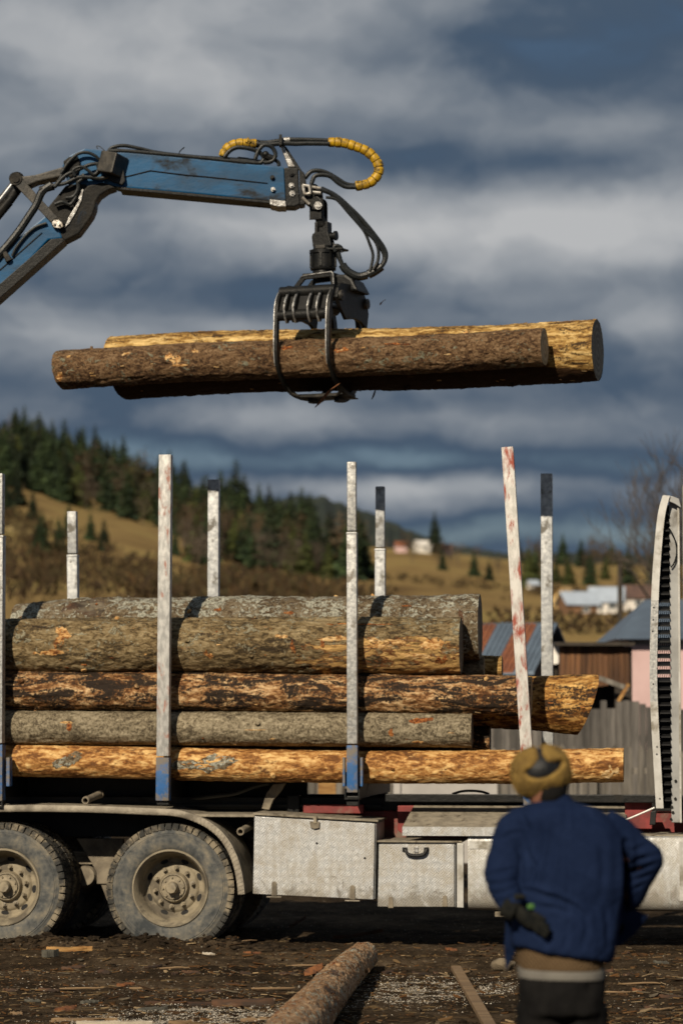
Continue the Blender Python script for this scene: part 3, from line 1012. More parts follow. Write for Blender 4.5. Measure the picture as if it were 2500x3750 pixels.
M['white_frame'] = plain('white_window_frame', (0.70, 0.69, 0.66), (0.6, 0.6, 0.58), 3.0, 0.6)


def gable(name, label, cat, loc, yaw, wx, dy, eave, ridge, wall, roof, over=0.35, sheets=0, rust=(), windows=(), door=None, group=None, base=-0.5):
    """house with its ridge along local x; sheets: number of roof sheets on the camera side"""
    fr = Matrix.Translation(Vector(loc)) @ Matrix.Rotation(yaw, 4, 'Z')
    root = empty(name, fr)
    m = MB()
    prof = [(-wx / 2, -dy / 2, base), (-wx / 2, dy / 2, base), (-wx / 2, dy / 2, eave), (-wx / 2, 0, ridge - 0.03), (-wx / 2, -dy / 2, eave)]
    m.prism(prof, (wx, 0, 0))
    obj('wall', m, wall, root, frame=fr)
    sl = (ridge - eave) / (dy / 2)
    yo = dy / 2 + over; zo = eave - over * sl
    for s in (-1, 1):
        up = Vector((0, -s * sl, 1)).normalized() * 0.06
        if s == -1 and sheets:
            rt_ = obj('roof', MB().prism([(-wx / 2 - over, s * yo, zo), (-wx / 2 - over, 0, ridge), Vector((-wx / 2 - over, 0, ridge)) + up * 0.5, Vector((-wx / 2 - over, s * yo, zo)) + up * 0.5], (wx + 2 * over, 0, 0)), roof, root, frame=fr)
            sw = (wx + 2 * over) / sheets
            for k in range(sheets):
                x0 = -wx / 2 - over + k * sw
                q = MB()
                a0 = Vector((x0 + 0.006, s * yo, zo)) + up * 0.6; a1 = Vector((x0 + 0.006, 0, ridge)) + up * 0.6
                q.prism([a0, a1, a1 + up * 0.35, a0 + up * 0.35], (sw - 0.012, 0, 0))
                for c in range(1, 4):
                    xx = x0 + sw * c / 4
                    q.bar(Vector((xx, s * yo, zo)) + up * 1.05, Vector((xx, 0, ridge)) + up * 1.05, 0.03, 0.03, Vector((0, 0, 1)))
                obj('roof_sheet', q, M['roof_rust'] if k in rust else roof, rt_, frame=fr)
        else:
            obj('roof', MB().prism([(-wx / 2 - over, s * yo, zo), (-wx / 2 - over, 0, ridge), Vector((-wx / 2 - over, 0, ridge)) + up, Vector((-wx / 2 - over, s * yo, zo)) + up], (wx + 2 * over, 0, 0)), roof, root, frame=fr)
    for (x, z, w_, h_) in windows:
        o = obj('window', MB().box((x - w_ / 2, -dy / 2 - 0.03, z), (x + w_ / 2, -dy / 2 + 0.05, z + h_)), M['glass'], root, frame=fr)
        f = MB()
        for a in ((x - w_ / 2 - 0.06, x - w_ / 2), (x + w_ / 2, x + w_ / 2 + 0.06)):
            f.box((a[0], -dy / 2 - 0.06, z - 0.06), (a[1], -dy / 2 + 0.02, z + h_ + 0.06))
        f.box((x - w_ / 2, -dy / 2 - 0.06, z + h_), (x + w_ / 2, -dy / 2 + 0.02, z + h_ + 0.06))
        f.box((x - w_ / 2, -dy / 2 - 0.06, z - 0.06), (x + w_ / 2, -dy / 2 + 0.02, z))
        f.box((x - 0.02, -dy / 2 - 0.05, z), (x + 0.02, -dy / 2 - 0.032, z + h_))
        obj('window_frame', f, M['white_frame'], o, frame=fr)
    if door:
        x, w_, h_ = door
        obj('door', MB().box((x - w_ / 2, -dy / 2 - 0.04, 0), (x + w_ / 2, -dy / 2 + 0.05, h_)), M['dark_timber'], root, frame=fr)
    tag(root, label, cat, group)
    return root


# shed with the blue-grey, rust-streaked sheet roof
gable('shed', 'low shed with blue grey sheet roof streaked with rust behind the load', 'shed', (1.25, 48.4, 0), R(-18), 4.2, 2.6, 2.66, 3.34, M['dark_timber'], M['roof_blue'], 0.25, 14, (6, 8, 10, 12), (), (1.2, 0.8, 1.9))
# dish on the shed
dp = P(2036, 2395, 46.6)
dr = empty('satellite_dish', (dp.x, dp.y + 0.1, 0))
obj('reflector', MB().lathe([(0.0, 0.0), (0.004, 0.06), (0.02, 0.13), (0.028, 0.17), (0.034, 0.17), (0.012, 0.06), (0.006, 0.0)], dp, (-0.5, -0.85, 0.15), 20), M['white_wall'], dr, smooth=True)
obj('pole', MB().tube([(dp.x, dp.y + 0.1, 0), (dp.x, dp.y + 0.1, dp.z + 0.02), (dp.x + 0.01, dp.y + 0.02, dp.z)], 0.02, 8), M['dark_timber'], dr)
tag(dr, 'small round white dish beside the rust streaked roof', 'dish')

# brown wooden barn, open below
YB = 46.0
br = empty('wooden_barn', (P(2170, 2400, YB).x, YB, 0))
x0, x1 = P(2046, 2400, YB).x, P(2304, 2400, YB).x
zt, zb = P(2100, 2368, YB).z, P(2100, 2508, YB).z
nb = 13
for k in range(nb):
    a = x0 + (x1 - x0) * k / nb
    obj('plank', MB().box((a + 0.004, YB + random.uniform(-0.012, 0.012), zb + random.uniform(-0.03, 0.02)), (a + (x1 - x0) / nb - 0.004, YB + 0.03, zt)), M['plank_brown'], br)
bm_ = MB()
for x in (x0 + 0.05, x0 + 0.92, x1 - 0.06):
    obj('post', MB().box((x - 0.05, YB + 0.04, -0.3), (x + 0.05, YB + 0.14, zt)), M['dark_timber'], br)
obj('rear_wall', MB().box((x0, YB + 1.0, -0.3), (x1, YB + 1.05, zt + 0.05)), M['dark_timber'], br)
obj('side_wall', MB().box((x1, YB + 0.06, -0.3), (x1 + 0.04, YB + 1.0, zt)), M['dark_timber'], br)
obj('roof', MB().prism([(x0 - 0.06, YB - 0.2, zt + 0.01), (x0 - 0.06, YB + 1.2, zt + 0.05), (x0 - 0.06, YB + 1.2, zt + 0.10), (x0 - 0.06, YB - 0.2, zt + 0.06)], (x1 - x0 + 0.12, 0, 0)), M['dark_timber'], br)
tag(br, 'brown plank barn with dark open bay beside the pink house', 'barn')
for (ua, va, ub, vb, nm) in ((2190, 2482, 2300, 2522, 'roof_board'), (2300, 2505, 2262, 2568, 'prop_board')):
    pa, pb = P(ua, va, YB - 0.3), P(ub, vb, YB - 0.3)
    o = obj('board', MB().bar(pa, pb, 0.03, 0.075 if nm == 'roof_board' else 0.05), M['picket'] if nm == 'roof_board' else M['fresh_wood'])
    tag(o, 'grey board slanting across the dark bay of the brown barn' if nm == 'roof_board' else 'yellow stick propping the slanting board at the brown barn', 'board')

# pink house with hipped roof
pr = empty('pink_house', (8.2, 53.5, 0))
px0 = P(2302, 2400, 52).x; px1 = px0 + 6.2
pe = P(2350, 2342, 52).z
obj('wall', MB().box((px0, 52.0, 0.8), (px1, 56.0, pe)), M['pink'], pr)
obj('plinth', MB().box((px0 - 0.03, 51.97, -0.4), (px1 + 0.03, 56.03, 0.8)), M['plinth'], pr)
obj('eave_band', MB().box((px0 - 0.02, 51.98, pe - 0.10), (px1 + 0.02, 52.02, pe - 0.02)), M['plinth'], pr)
rz = P(2400, 2195, 54).z
rx = MB()
ox = 0.28
q = [(px0 - ox, 51.7, pe), (px1 + ox, 51.7, pe), (px1 + ox, 56.3, pe), (px0 - ox, 56.3, pe), (px0 + 0.5, 54, rz), (px1 - 0.5, 54, rz)]
rx.add(q, [(0, 1, 5, 4), (2, 3, 4, 5), (3, 0, 4), (1, 2, 5), (3, 2, 1, 0)])
hr = obj('roof', rx, M['roof_blue'], pr)
for k in range(1, 12):
    xx = px0 + 0.5 + (px1 - px0 - 1) * k / 12
    obj('roof_seam', MB().bar((xx, 51.7, pe + 0.02), (xx, 54, rz + 0.02), 0.03, 0.03), M['roof_blue'], hr)
for wx_ in (2.2, 4.2):
    o = obj('window', MB().box((px0 + wx_, 51.96, 1.5), (px0 + wx_ + 0.9, 52.02, 2.7)), M['glass'], pr)
    f = MB()
    f.box((px0 + wx_ - 0.07, 51.93, 1.43), (px0 + wx_, 52.0, 2.77)); f.box((px0 + wx_ + 0.9, 51.93, 1.43), (px0 + wx_ + 0.97, 52.0, 2.77))
    f.box((px0 + wx_, 51.93, 2.7), (px0 + wx_ + 0.9, 52.0, 2.77)); f.box((px0 + wx_, 51.93, 1.43), (px0 + wx_ + 0.9, 52.0, 1.5)); f.box((px0 + wx_ + 0.42, 51.93, 1.5), (px0 + wx_ + 0.48, 51.957, 2.7))
    obj('window_frame', f, M['white_frame'], o)
tag(pr, 'pink plastered house with blue grey hipped roof behind the fence', 'house')

# picket fence
fr_ = empty('picket_fence', (3.6, 40.0, 0))
x = -1.6
while x < 8.5:
    h = 1.47 + random.uniform(-0.05, 0.05) - (0.0 if x > 1 else 0.1)
    wd = random.uniform(0.075, 0.105)
    lean = random.uniform(-0.02, 0.02)
    y = 40.0 + random.uniform(-0.01, 0.01)
    poly = [(x, y, -0.05), (x + wd, y, -0.05), (x + wd + lean, y, h - 0.07), (x + wd * 0.72 + lean, y, h - 0.015), (x + wd / 2 + lean, y, h), (x + wd * 0.28 + lean, y, h - 0.015), (x + lean, y, h - 0.07)]
    obj('picket', MB().prism(poly, (0, 0.022, 0)), M['picket'], fr_)
    x += wd + random.uniform(0.015, 0.055)
for z in (0.35, 1.1):
    obj('rail', MB().box((-1.6, 40.035, z), (8.5, 40.08, z + 0.08)), M['picket'], fr_)
for k in range(5):
    obj('post', MB().box((-1.4 + k * 2.4, 40.085, -0.3), (-1.3 + k * 2.4, 40.185, 1.4)), M['dark_board'], fr_)
tag(fr_, 'grey weathered picket fence behind the truck', 'fence')
# dark board fence
fb = empty('board_fence', (4.6, 44.5, 0))
x = 1.9
while x < 5.2:
    wd = random.uniform(0.09, 0.15)
    obj('board', MB().box((x, 44.5 + random.uniform(-0.01, 0.01), -0.05), (x + wd - 0.006, 44.53, 2.08 + random.uniform(-0.1, 0.05))), M['dark_board'], fb)
    x += wd
obj('rail', MB().box((1.9, 44.545, 1.5), (5.2, 44.6, 1.6)), M['dark_board'], fb)
tag(fb, 'tall dark grey board fence below the brown barn', 'fence')
# low concrete wall seen under the load
cw = obj('concrete_wall', MB().box((P(1466, 2870, 38).x, 38.0, -0.1), (P(1820, 2870, 38).x, 38.15, 1.12)).box((P(1440, 2870, 38).x, 37.96, -0.1), (P(1466, 2870, 38).x, 38.19, 1.2)), M['concrete'], bevel=0.01)
tag(cw, 'low pale concrete wall seen under the load above the black rail', 'wall')
cw2 = obj('timber_stack', MB().box((P(1165, 2870, 37).x, 37.0, -0.1), (P(1230, 2870, 37).x, 37.8, 1.1)).box((P(1150, 2870, 37).x, 36.98, 1.1), (P(1240, 2870, 37).x, 37.85, 1.16)), M['fresh_wood'], bevel=0.01)
tag(cw2, 'pale timber post seen under the load left of the blue stake base', 'post')

# far houses
def far_z(u, d):
    return terr((u - 1250) / F * d, d)


def far_house(u, d, label, w_, dy, eave, ridge, wall, roof, yaw=0.0, win=((0, 0.8, 0.8, 1.0),)):
    x = (u - 1250) / F * d
    return gable('far_house', label, 'house', (x, d, far_z(u, d)), yaw, w_, dy, eave, ridge, wall, roof, 0.3, 0, (), win, base=-2)


far_house(2112, 255, 'far low house with pale blue roof and brown wall on the field', 2.6, 3.0, 1.0, 2.0, M['brown_wall'], M['roof_pale'], R(14), ((0.3, 0.2, 0.5, 0.5),))
far_house(2066, 259, 'far small yellow timber shed at left of the pale blue roof', 1.0, 2.6, 1.2, 2.4, M['tan_wall'], M['tan_wall'], R(60), ())
far_house(2220, 262, 'far white house with pale roof beside the dark pole', 2.7, 3.2, 1.1, 2.3, M['white_wall'], M['roof_pale'], R(-8), ((-0.6, 0.3, 0.7, 0.6), (0.6, 0.3, 0.7, 0.6)))
far_house(2345, 275, 'far pale house right of the dark pole', 3.6, 3.4, 1.2, 2.3, M['white_wall'], M['roof_dark'], R(6), ((-0.6, 0.3, 0.6, 0.6),))
far_house(1548, 800, 'tiny white house high on the far field beside a fir', 4.2, 4.0, 2.0, 3.3, M['white_wall'], M['white_wall'], R(20), ((0, 0.6, 0.8, 0.9),))
far_house(1628, 810, 'tiny pink grey house right of the fir on the far field', 4.0, 4.0, 1.8, 2.9, M['pink'], M['roof_dark'], R(-10), ())
far_house(1468, 790, 'tiny red roofed house left of the white house on the far field', 3.0, 3.4, 1.6, 2.8, M['pink'], M['roof_rust'], R(10), ())
far_house(1950, 480, 'tiny white hut below the green trees between right stakes', 1.4, 1.4, 0.9, 1.5, M['white_wall'], M['roof_pale'], R(20), ())

# utility pole
up_ = P(2268, 2040, 90)
po = empty('utility_pole', (up_.x, 90, terr(up_.x, 90)))
obj('pole', MB().tube([(up_.x, 90, terr(up_.x, 90) - 0.5), (up_.x, 90, up_.z + 0.2)], [0.10, 0.075], 10), M['dark_timber'], po, smooth=True)
obj('crossarm', MB().box((up_.x - 0.25, 89.86, up_.z - 0.15), (up_.x + 0.25, 89.92, up_.z - 0.07)), M['dark_timber'], po)
tag(po, 'dark wooden utility pole between the far white houses', 'pole')

# bare tree at the right edge
rb = random.Random(5)
bt = empty('bare_tree', (8.35, 70, 0.0))
tw = MB(); tk = MB()


def branch(p, d, ln, r, depth):
    n = 4
    pts, q = [p], p.copy()
    dd = d.copy()
    for i in range(n):
        dd = (dd + Vector((rb.uniform(-.16, .16), rb.uniform(-.16, .16), rb.uniform(-.06, .14)))).normalized()
        q = q + dd * ln / n
        pts.append(q.copy())
    (tk if depth < 2 else tw).tube(pts, [r * (1 - 0.45 * i / n) for i in range(n + 1)], 5 if depth < 3 else 3, cap=False)
    if depth >= 5:
        return
    for i in range(4 if depth < 4 else 5):
        t = rb.uniform(0.35, 1.0)
        k = min(n - 1, int(t * n))
        o = pts[k].lerp(pts[k + 1], t * n - k)
        a = Vector((rb.uniform(-1, 1), rb.uniform(-1, 1), rb.uniform(0.0, 0.9))).normalized()
        branch(o, (dd * 0.75 + a * 0.75).normalized(), ln * rb.uniform(0.55, 0.75), max(0.006, r * 0.5), depth + 1)


branch(Vector((8.35, 70, 0.0)), Vector((-0.03, 0, 1)), 4.4, 0.13, 0)
obj('trunk', tk, M['dark_timber'], bt, smooth=True)
obj('twigs', tw, plain('dark_twigs', (0.075, 0.062, 0.052), (0.045, 0.037, 0.031), 3.0, 0.9), bt)
tag(bt, 'bare dark tree with fine twigs at the right edge', 'tree')
# ------------------------------------------------------------------ the log truck (built in its own frame: x along, y away from the near side, z up)
truck = empty('log_truck', T_MAT)
tag(truck, 'mud caked log truck with silver stakes and tread plate boxes', 'truck')
FT = T_MAT


def tpart(name, mb, mat, parent=None, smooth=False, bevel=0.0, angle=35):
    return obj(name, mb, mat, parent or truck, frame=FT, smooth=smooth, bevel=bevel, angle=angle)


# --- wheels
WR = 0.533
wc = TL(635, 3250, 0.185)
wheel_z = wc.z


def build_wheel(cx, cy, cz):
    c = Vector((cx, cy, cz)); ax = Vector((0, -1, 0))
    fm = FT @ Matrix.Translation(c)
    wh = empty('wheel', fm, truck)
    loc = Vector((0, 0, 0))

    def sub(name, mb, mat, smooth=True, bevel=0.0, angle=40, kind=None):
        o = obj(name, mb, mat, wh, frame=fm, smooth=smooth, bevel=bevel, angle=angle)
        if kind: o['kind'] = kind
        return o
    t = MB().lathe([(0.09, 0.292), (0.13, 0.312), (0.148, 0.335), (0.157, 0.375), (0.158, 0.405), (0.152, 0.43), (0.154, 0.436), (0.148, 0.442), (0.150, 0.45), (0.142, 0.458), (0.142, 0.478), (0.128, 0.502), (0.10, 0.512), (-0.10, 0.512), (-0.128, 0.502), (-0.15, 0.44), (-0.158, 0.40), (-0.148, 0.335), (-0.13, 0.312), (-0.09, 0.292)], loc, ax, 72)
    sub('tyre', t, M['tyre'], angle=50)
    tr = MB()
    rw = random.Random(3)
    nl = 54
    for k in range(nl):
        for s in (-1, 1):
            a = 2 * math.pi * (k + (0.5 if s > 0 else 0)) / nl
            m4 = Matrix.Rotation(a, 4, 'Y')
            wdt = 0.0245 + rw.uniform(-0.002, 0.002)
            y0, y1 = (0.045, 0.147) if s > 0 else (-0.147, -0.045)
            m4 = m4 @ Matrix.Rotation(s * 0.10, 4, 'Z')
            tr.box((-wdt, y0, 0.49), (wdt, y1, 0.527), mat=m4)
            tr.box((-wdt, s * 0.148 - 0.004, 0.478), (wdt, s * 0.148 + 0.004, 0.518), mat=m4)
        a = 2 * math.pi * k / nl
        tr.box((-0.022, -0.04, 0.49), (0.022, 0.04, 0.527), mat=Matrix.Rotation(a + 0.02, 4, 'Y') @ Matrix.Rotation(0.35, 4, 'Z'))
    sub('tread', tr, M['tread'], smooth=False, kind='stuff')
    r = MB().lathe([(0.10, 0.300), (0.138, 0.318), (0.150, 0.312), (0.150, 0.303), (0.132, 0.296), (0.118, 0.284), (0.06, 0.277), (0.05, 0.270), (-0.01, 0.264), (-0.05, 0.252), (-0.066, 0.235), (-0.064, 0.205), (-0.050, 0.192), (-0.044, 0.180), (-0.044, 0.125), (-0.05, 0.118)], loc, ax, 64)
    sub('rim', r, M['rim'])
    h = MB().lathe([(-0.05, 0.130), (-0.035, 0.128), (0.004, 0.113), (0.006, 0.104), (-0.004, 0.103), (-0.004, 0.098), (0.018, 0.096), (0.020, 0.070), (0.026, 0.050), (0.098, 0.046), (0.108, 0.040), (0.110, 0.0)], loc, ax, 40)
    sub('hub', h, M['hub'])
    for k in range(10):
        a = 2 * math.pi * (k + 0.3) / 10
        p = Vector((math.cos(a) * 0.158, 0.044, math.sin(a) * 0.158))
        nb = MB().cyl(p, p + ax * 0.014, 0.021, 12).cyl(p + ax * 0.014, p + ax * 0.040, 0.0165, 6, 0.015).cyl(p + ax * 0.040, p + ax * 0.055, 0.009, 8)
        sub('nut', nb, M['hub'], smooth=False)
    for k in range(8):
        a = 2 * math.pi * (k + 0.1) / 8
        p = Vector((math.cos(a) * 0.083, -0.018, math.sin(a) * 0.083))
        sub('stud', MB().cyl(p, p + ax * 0.016, 0.009, 8), M['hub'], smooth=False)
    for k in range(8):
        a = 2 * math.pi * (k + 0.5) / 8
        m4 = Matrix.Rotation(-a, 4, 'Y')
        # black oval laid on the sloping disc, standing in for a dark hole
        pts = []
        for j in range(14):
            b = 2 * math.pi * j / 14
            rr = 0.222 + 0.018 * math.sin(b)
            pts.append(m4 @ Vector((rr, 0.0655 - 0.003, 0.033 * math.cos(b))))
        sub('vent_oval', MB().prism(pts, (0, 0.004, 0)), M['black_plastic'], smooth=False)
    return wh


ZWH = wheel_z
w0 = build_wheel(wc.x, 0.185, ZWH)
kids(w0)
lx = TL(24, 3257, 0.185).x
for (x, y) in ((lx, 0.185), (wc.x, 0.525), (lx, 0.525), (wc.x, 1.93), (lx, 1.93), (wc.x, 2.27), (lx, 2.27)):
    rot = 0.0 if y < 1 else math.pi
    cc = copy_tree(w0, None, truck)
    cc.matrix_local = Matrix.Translation((x, y, ZWH)) @ Matrix.Rotation(rot if y > 1 else 0, 4, 'Z') @ Matrix.Rotation(random.uniform(0, 6), 4, 'Y')
for x in (lx, wc.x):
    tpart('axle', MB().tube([(x, 0.25, ZWH), (x, 0.9, ZWH), (x, 1.22, ZWH), (x, 1.55, ZWH), (x, 2.2, ZWH)], [0.08, 0.08, 0.19, 0.08, 0.08], 16), M['khaki'], smooth=True)

# --- frame
ZF = 1.20
xa, xb = TL(-900, 2900).x, TL(2900, 2900).x
for y in (0.72, 1.66):
    xs_ = TL(1060, 2950, 0.72).x
    tpart('frame_rail', MB().box((xs_, y, 0.86), (xb, y + 0.08, 1.09)), M['red_frame'], bevel=0.008)
    tpart('frame_rail', MB().box((xa, y + 0.003, 0.863), (xs_, y + 0.077, 1.087)), M['black_steel'])
    tpart('subframe_rail', MB().box((xa, y - 0.03, 1.094), (xb, y + 0.10, ZF)), M['black_steel'], bevel=0.006)
for k in range(12):
    x = xa + 0.3 + k * (xb - xa - 0.6) / 11
    tpart('cross_member', MB().box((x - 0.04, 0.804, 0.90), (x + 0.04, 1.656, 1.06)), M['black_steel'])
# suspension between the wheels
tpart('spring_hanger', MB().prism([TL(u, v, 0.62) for u, v in ((280, 3070), (452, 3072), (452, 3120), (440, 3210), (412, 3300), (392, 3298), (352, 3190), (330, 3150))], (0, 0.07, 0)), M['khaki'], bevel=0.008)
sp = MB()
for k in range(5):
    z = ZWH + 0.16 + k * 0.022
    sp.box((lx - 0.1 + k * 0.06, 0.50 + 0.21, z), (wc.x + 0.1 - k * 0.06, 0.58 + 0.21, z + 0.018))
tpart('leaf_spring', sp, M['khaki'])
tpart('spring_seat', MB().box((TL(355, 3150, 0.6).x, 0.60, ZWH + 0.0), (TL(430, 3150, 0.6).x, 0.619, ZWH + 0.19)), M['khaki'], bevel=0.01)
tpart('brake_chamber', MB().lathe([(0, 0.0), (0, 0.08), (0.05, 0.10), (0.1, 0.08), (0.1, 0)], (lx + 0.55, 0.8, ZWH + 0.05), (0, -1, 0.1), 20), M['khaki'], smooth=True)

# --- mudguard over the wheels
fp = [(-800, 2957), (-300, 2957), (60, 2950), (330, 2953), (560, 2962), (640, 2966), (705, 2982), (765, 3010), (815, 3050), (852, 3102), (876, 3160), (890, 3225), (895, 3274)]
prof = [TL(u, v, 0.0) for u, v in fp]
prof = catmull(prof, 4)


def offset_prof(pr, d):
    out = []
    for i, p in enumerate(pr):
        a, b = pr[max(0, i - 1)], pr[min(len(pr) - 1, i + 1)]
        t = (b - a); t.y = 0; t.normalize()
        n = Vector((-t.z, 0, t.x))
        out.append(p + n * d)
    return out


inner = offset_prof(prof, -0.004)
gd = MB()
ys = [0.0, 0.1, 0.2, 0.3, 0.4, 0.5, 0.6, 0.68]
rows_t = [[Vector((p.x, y, p.z + (0.006 * fbm(p.x * 4, y * 6)))) for p in prof] for y in ys]
rows_b = [[Vector((p.x, y, p.z - 0.0)) for p in inner] for y in ys]
gd.sheet(rows_t)
gd.sheet([list(reversed(r_)) for r_ in rows_b])
fender = tpart('mudguard', gd, M['box_top'], smooth=True)
# the bright rolled edge of the mudguard with its ribs
lip = MB()
l0, l1 = offset_prof(prof, 0.004), offset_prof(prof, -0.052)
lip.sheet([[Vector((p.x, -0.012, p.z)) for p in l0], [Vector((p.x, -0.02, p.z)) for p in offset_prof(prof, -0.01)], [Vector((p.x, -0.02, p.z)) for p in offset_prof(prof, -0.045)], [Vector((p.x, -0.010, p.z)) for p in l1], [Vector((p.x, 0.01, p.z)) for p in l1]])
lip.sheet([[Vector((p.x, 0.01, p.z)) for p in l0], [Vector((p.x, -0.012, p.z)) for p in l0]])
tpart('mudguard_edge', lip, M['fender'], fender, smooth=True, angle=60)
rib = MB()
acc = 0.0
for i in range(1, len(prof)):
    seg = (prof[i] - prof[i - 1]).length
    nst = max(1, int(seg / 0.025))
    for q in range(nst):
        p = prof[i - 1].lerp(prof[i], q / nst)
        t = (prof[i] - prof[i - 1]).normalized()
        n = Vector((-t.z, 0, t.x))
        if p.x > TL(690, 2980).x:
            rib.bar(p + n * -0.004 + Vector((0, -0.0205, 0)), p + n * -0.048 + t * 0.012 + Vector((0, -0.0205, 0)), 0.010, 0.006, Vector((0, 1, 0)))
o = tpart('mudguard_ribs', rib, M['fender'], fender)
o['kind'] = 'stuff'


def stub(ua, va, ub, vb, oa, ob, r, name='pipe_stub'):
    a, b = TL(ua, va, oa), TL(ub, vb, ob)
    d = (b - a).normalized()
    m = MB().lathe([(0, r * 0.7), (0, r), (0.01, r * 1.12), (0.03, r * 1.12), (0.03, r), ((b - a).length - 0.03, r), ((b - a).length - 0.03, r * 1.14), ((b - a).length, r * 1.14), ((b - a).length, 0.0)], a, d, 20)
    m.lathe([(0, r * 0.7), (0.12, r * 0.68), (0.12, 0)], a, d, 20)
    return tpart(name, m, M['khaki'], smooth=True)


stub(313, 2932, 368, 2908, 0.05, 0.45, 0.030)
stub(880, 3046, 922, 3022, 0.03, 0.40, 0.030)

# dirty deck plates between frame and mudguard
tpart('deck_plate', MB().box((TL(640, 2900, 0.4).x, 0.10, 1.055), (TL(1000, 2900, 0.4).x, 0.70, 1.075)), M['box_top'])
tpart('bracket', MB().prism([TL(u, v, 0.45) for u, v in ((958, 2962), (975, 2905), (1000, 2872), (1045, 2868), (1030, 2895), (1000, 2930), (985, 2966))], (0, 0.05, 0)), M['khaki'], bevel=0.006)
tpart('bracket', MB().prism([TL(u, v, 0.5) for u, v in ((1455, 2950), (1520, 2950), (1512, 2990), (1480, 3060), (1455, 3040))], (0, 0.03, 0)), M['red_frame'], bevel=0.006)
tpart('red_beam', MB().box((TL(1110, 2950, 0.55).x, 0.55, TL(1110, 2978, 0.55).z), (TL(1330, 2950, 0.55).x, 0.69, TL(1110, 2946, 0.55).z)), M['red_frame'], bevel=0.006)
tpart('red_beam', MB().box((TL(2286, 2950, 0.3).x, 0.30, TL(2300, 3035, 0.3).z), (TL(2385, 2950, 0.3).x, 0.40, TL(2300, 2926, 0.3).z)), M['red_frame'], bevel=0.006)
tpart('hose_coil', MB().tube(catmull([TL(u, v, 0.6) for u, v in ((1655, 2908), (1690, 2898), (1730, 2896), (1765, 2900), (1790, 2908))], 5), 0.012, 6), M['rubber'], smooth=True)
tpart('hose', MB().tube(catmull([TL(u, v, 0.5) for u, v in ((700, 2925), (780, 2915), (860, 2905), (930, 2880), (985, 2868))], 6), 0.018, 8), M['rubber'], smooth=True)
tpart('chassis_block', MB().box((TL(1060, 2930, 0.75).x, 0.60, 1.0), (TL(1105, 2930, 0.75).x, 0.70, 1.22)), M['black_steel'], bevel=0.01)
tpart('rail_edge', MB().box((TL(1410, 2930, 0.2).x, 0.20, TL(1500, 2937, 0.2).z), (TL(2395, 2930, 0.2).x, 0.26, TL(1500, 2908, 0.2).z)), M['black_steel'], bevel=0.006)

# --- tool boxes
def quad_box(name, px, off, depth, mat, parent=None, bevel=0.006):
    return tpart(name, MB().prism([TL(u, v, off) for u, v in px], (0, depth, 0)), mat, parent, bevel=bevel)


b1 = quad_box('tool_box', ((931, 2986), (1378, 3013), (1372, 3293), (927, 3271)), 0.012, 0.60, M['alu_dark'])
b1['label'] = 'larger tread plate tool box next to the wheel'
quad_box('box_lid', ((926, 2976), (1384, 3003), (1384, 3010), (926, 2984)), -0.02, 0.66, M['box_top'], b1, 0.002)
quad_box('box_door', ((933, 2990), (1372, 3016), (1366, 3294), (926, 3273)), -0.012, 0.022, M['plate'], b1, 0.003)
quad_box('box_latch', ((1134, 3008), (1170, 3010), (1168, 3032), (1150, 3036), (1136, 3030)), -0.034, 0.022, M['khaki'], b1, 0.003)
quad_box('latch_hook', ((1146, 2990), (1160, 2990), (1158, 3016), (1148, 3016)), -0.042, 0.03, M['hub'], b1, 0.002)
for (u, v) in ((1004, 3234), (1290, 3248)):
    quad_box('hinge', ((u - 9, v), (u - 4, v - 6), (u + 4, v - 6), (u + 9, v), (u + 10, v + 46), (u - 10, v + 46)), -0.022, 0.010, M['khaki'], b1, 0.002)
    quad_box('hinge_pin', ((u - 28, v + 48), (u + 26, v + 49), (u + 26, v + 53), (u - 28, v + 52)), -0.022, 0.02, M['fender'], b1, 0.001)
for (u, v) in ((1335, 3142), (1160, 3088)):
    p = TL(u, v, -0.0125)
    tpart('rivet', MB().cyl(p, p + Vector((0, -0.005, 0)), 0.009, 8), M['black_steel'], b1)
b2 = quad_box('tool_box', ((1386, 3086), (1668, 3086), (1668, 3322), (1383, 3322)), 0.022, 0.58, M['alu_dark'])
b2['label'] = 'smaller tread plate tool box with a black handle'
quad_box('box_lid', ((1380, 3078), (1690, 3080), (1690, 3086), (1380, 3084)), -0.01, 0.62, M['box_top'], b2, 0.002)
quad_box('box_door', ((1388, 3092), (1662, 3092), (1662, 3321), (1382, 3320)), -0.002, 0.022, M['plate_dirty'], b2, 0.003)
quad_box('end_strip', ((1672, 3088), (1696, 3090), (1696, 3324), (1672, 3323)), 0.0, 0.05, M['alu_plain'], b2, 0.003)
tpart('box_handle', MB().tube(catmull([TL(u, v, o) for u, v, o in ((1482, 3110, -0.005), (1483, 3112, -0.03), (1494, 3128, -0.034), (1522, 3133, -0.034), (1550, 3128, -0.034), (1560, 3112, -0.03), (1560, 3110, -0.005))], 4), 0.014, 8), M['black_plastic'], b2, smooth=True)
for u in (1481, 1560):
    quad_box('handle_foot', ((u - 9, 3103), (u + 9, 3103), (u + 9, 3118), (u - 9, 3118)), -0.018, 0.018, M['black_plastic'], b2, 0.004)
quad_box('handle_catch', ((1515, 3100), (1530, 3100), (1530, 3122), (1515, 3122)), -0.014, 0.014, M['worn_edge'], b2, 0.002)
for (u, v) in ((1430, 3285), (1628, 3280)):
    quad_box('hinge', ((u - 7, v), (u + 7, v), (u + 10, v + 40), (u - 10, v + 40)), -0.010, 0.010, M['khaki'], b2, 0.002)
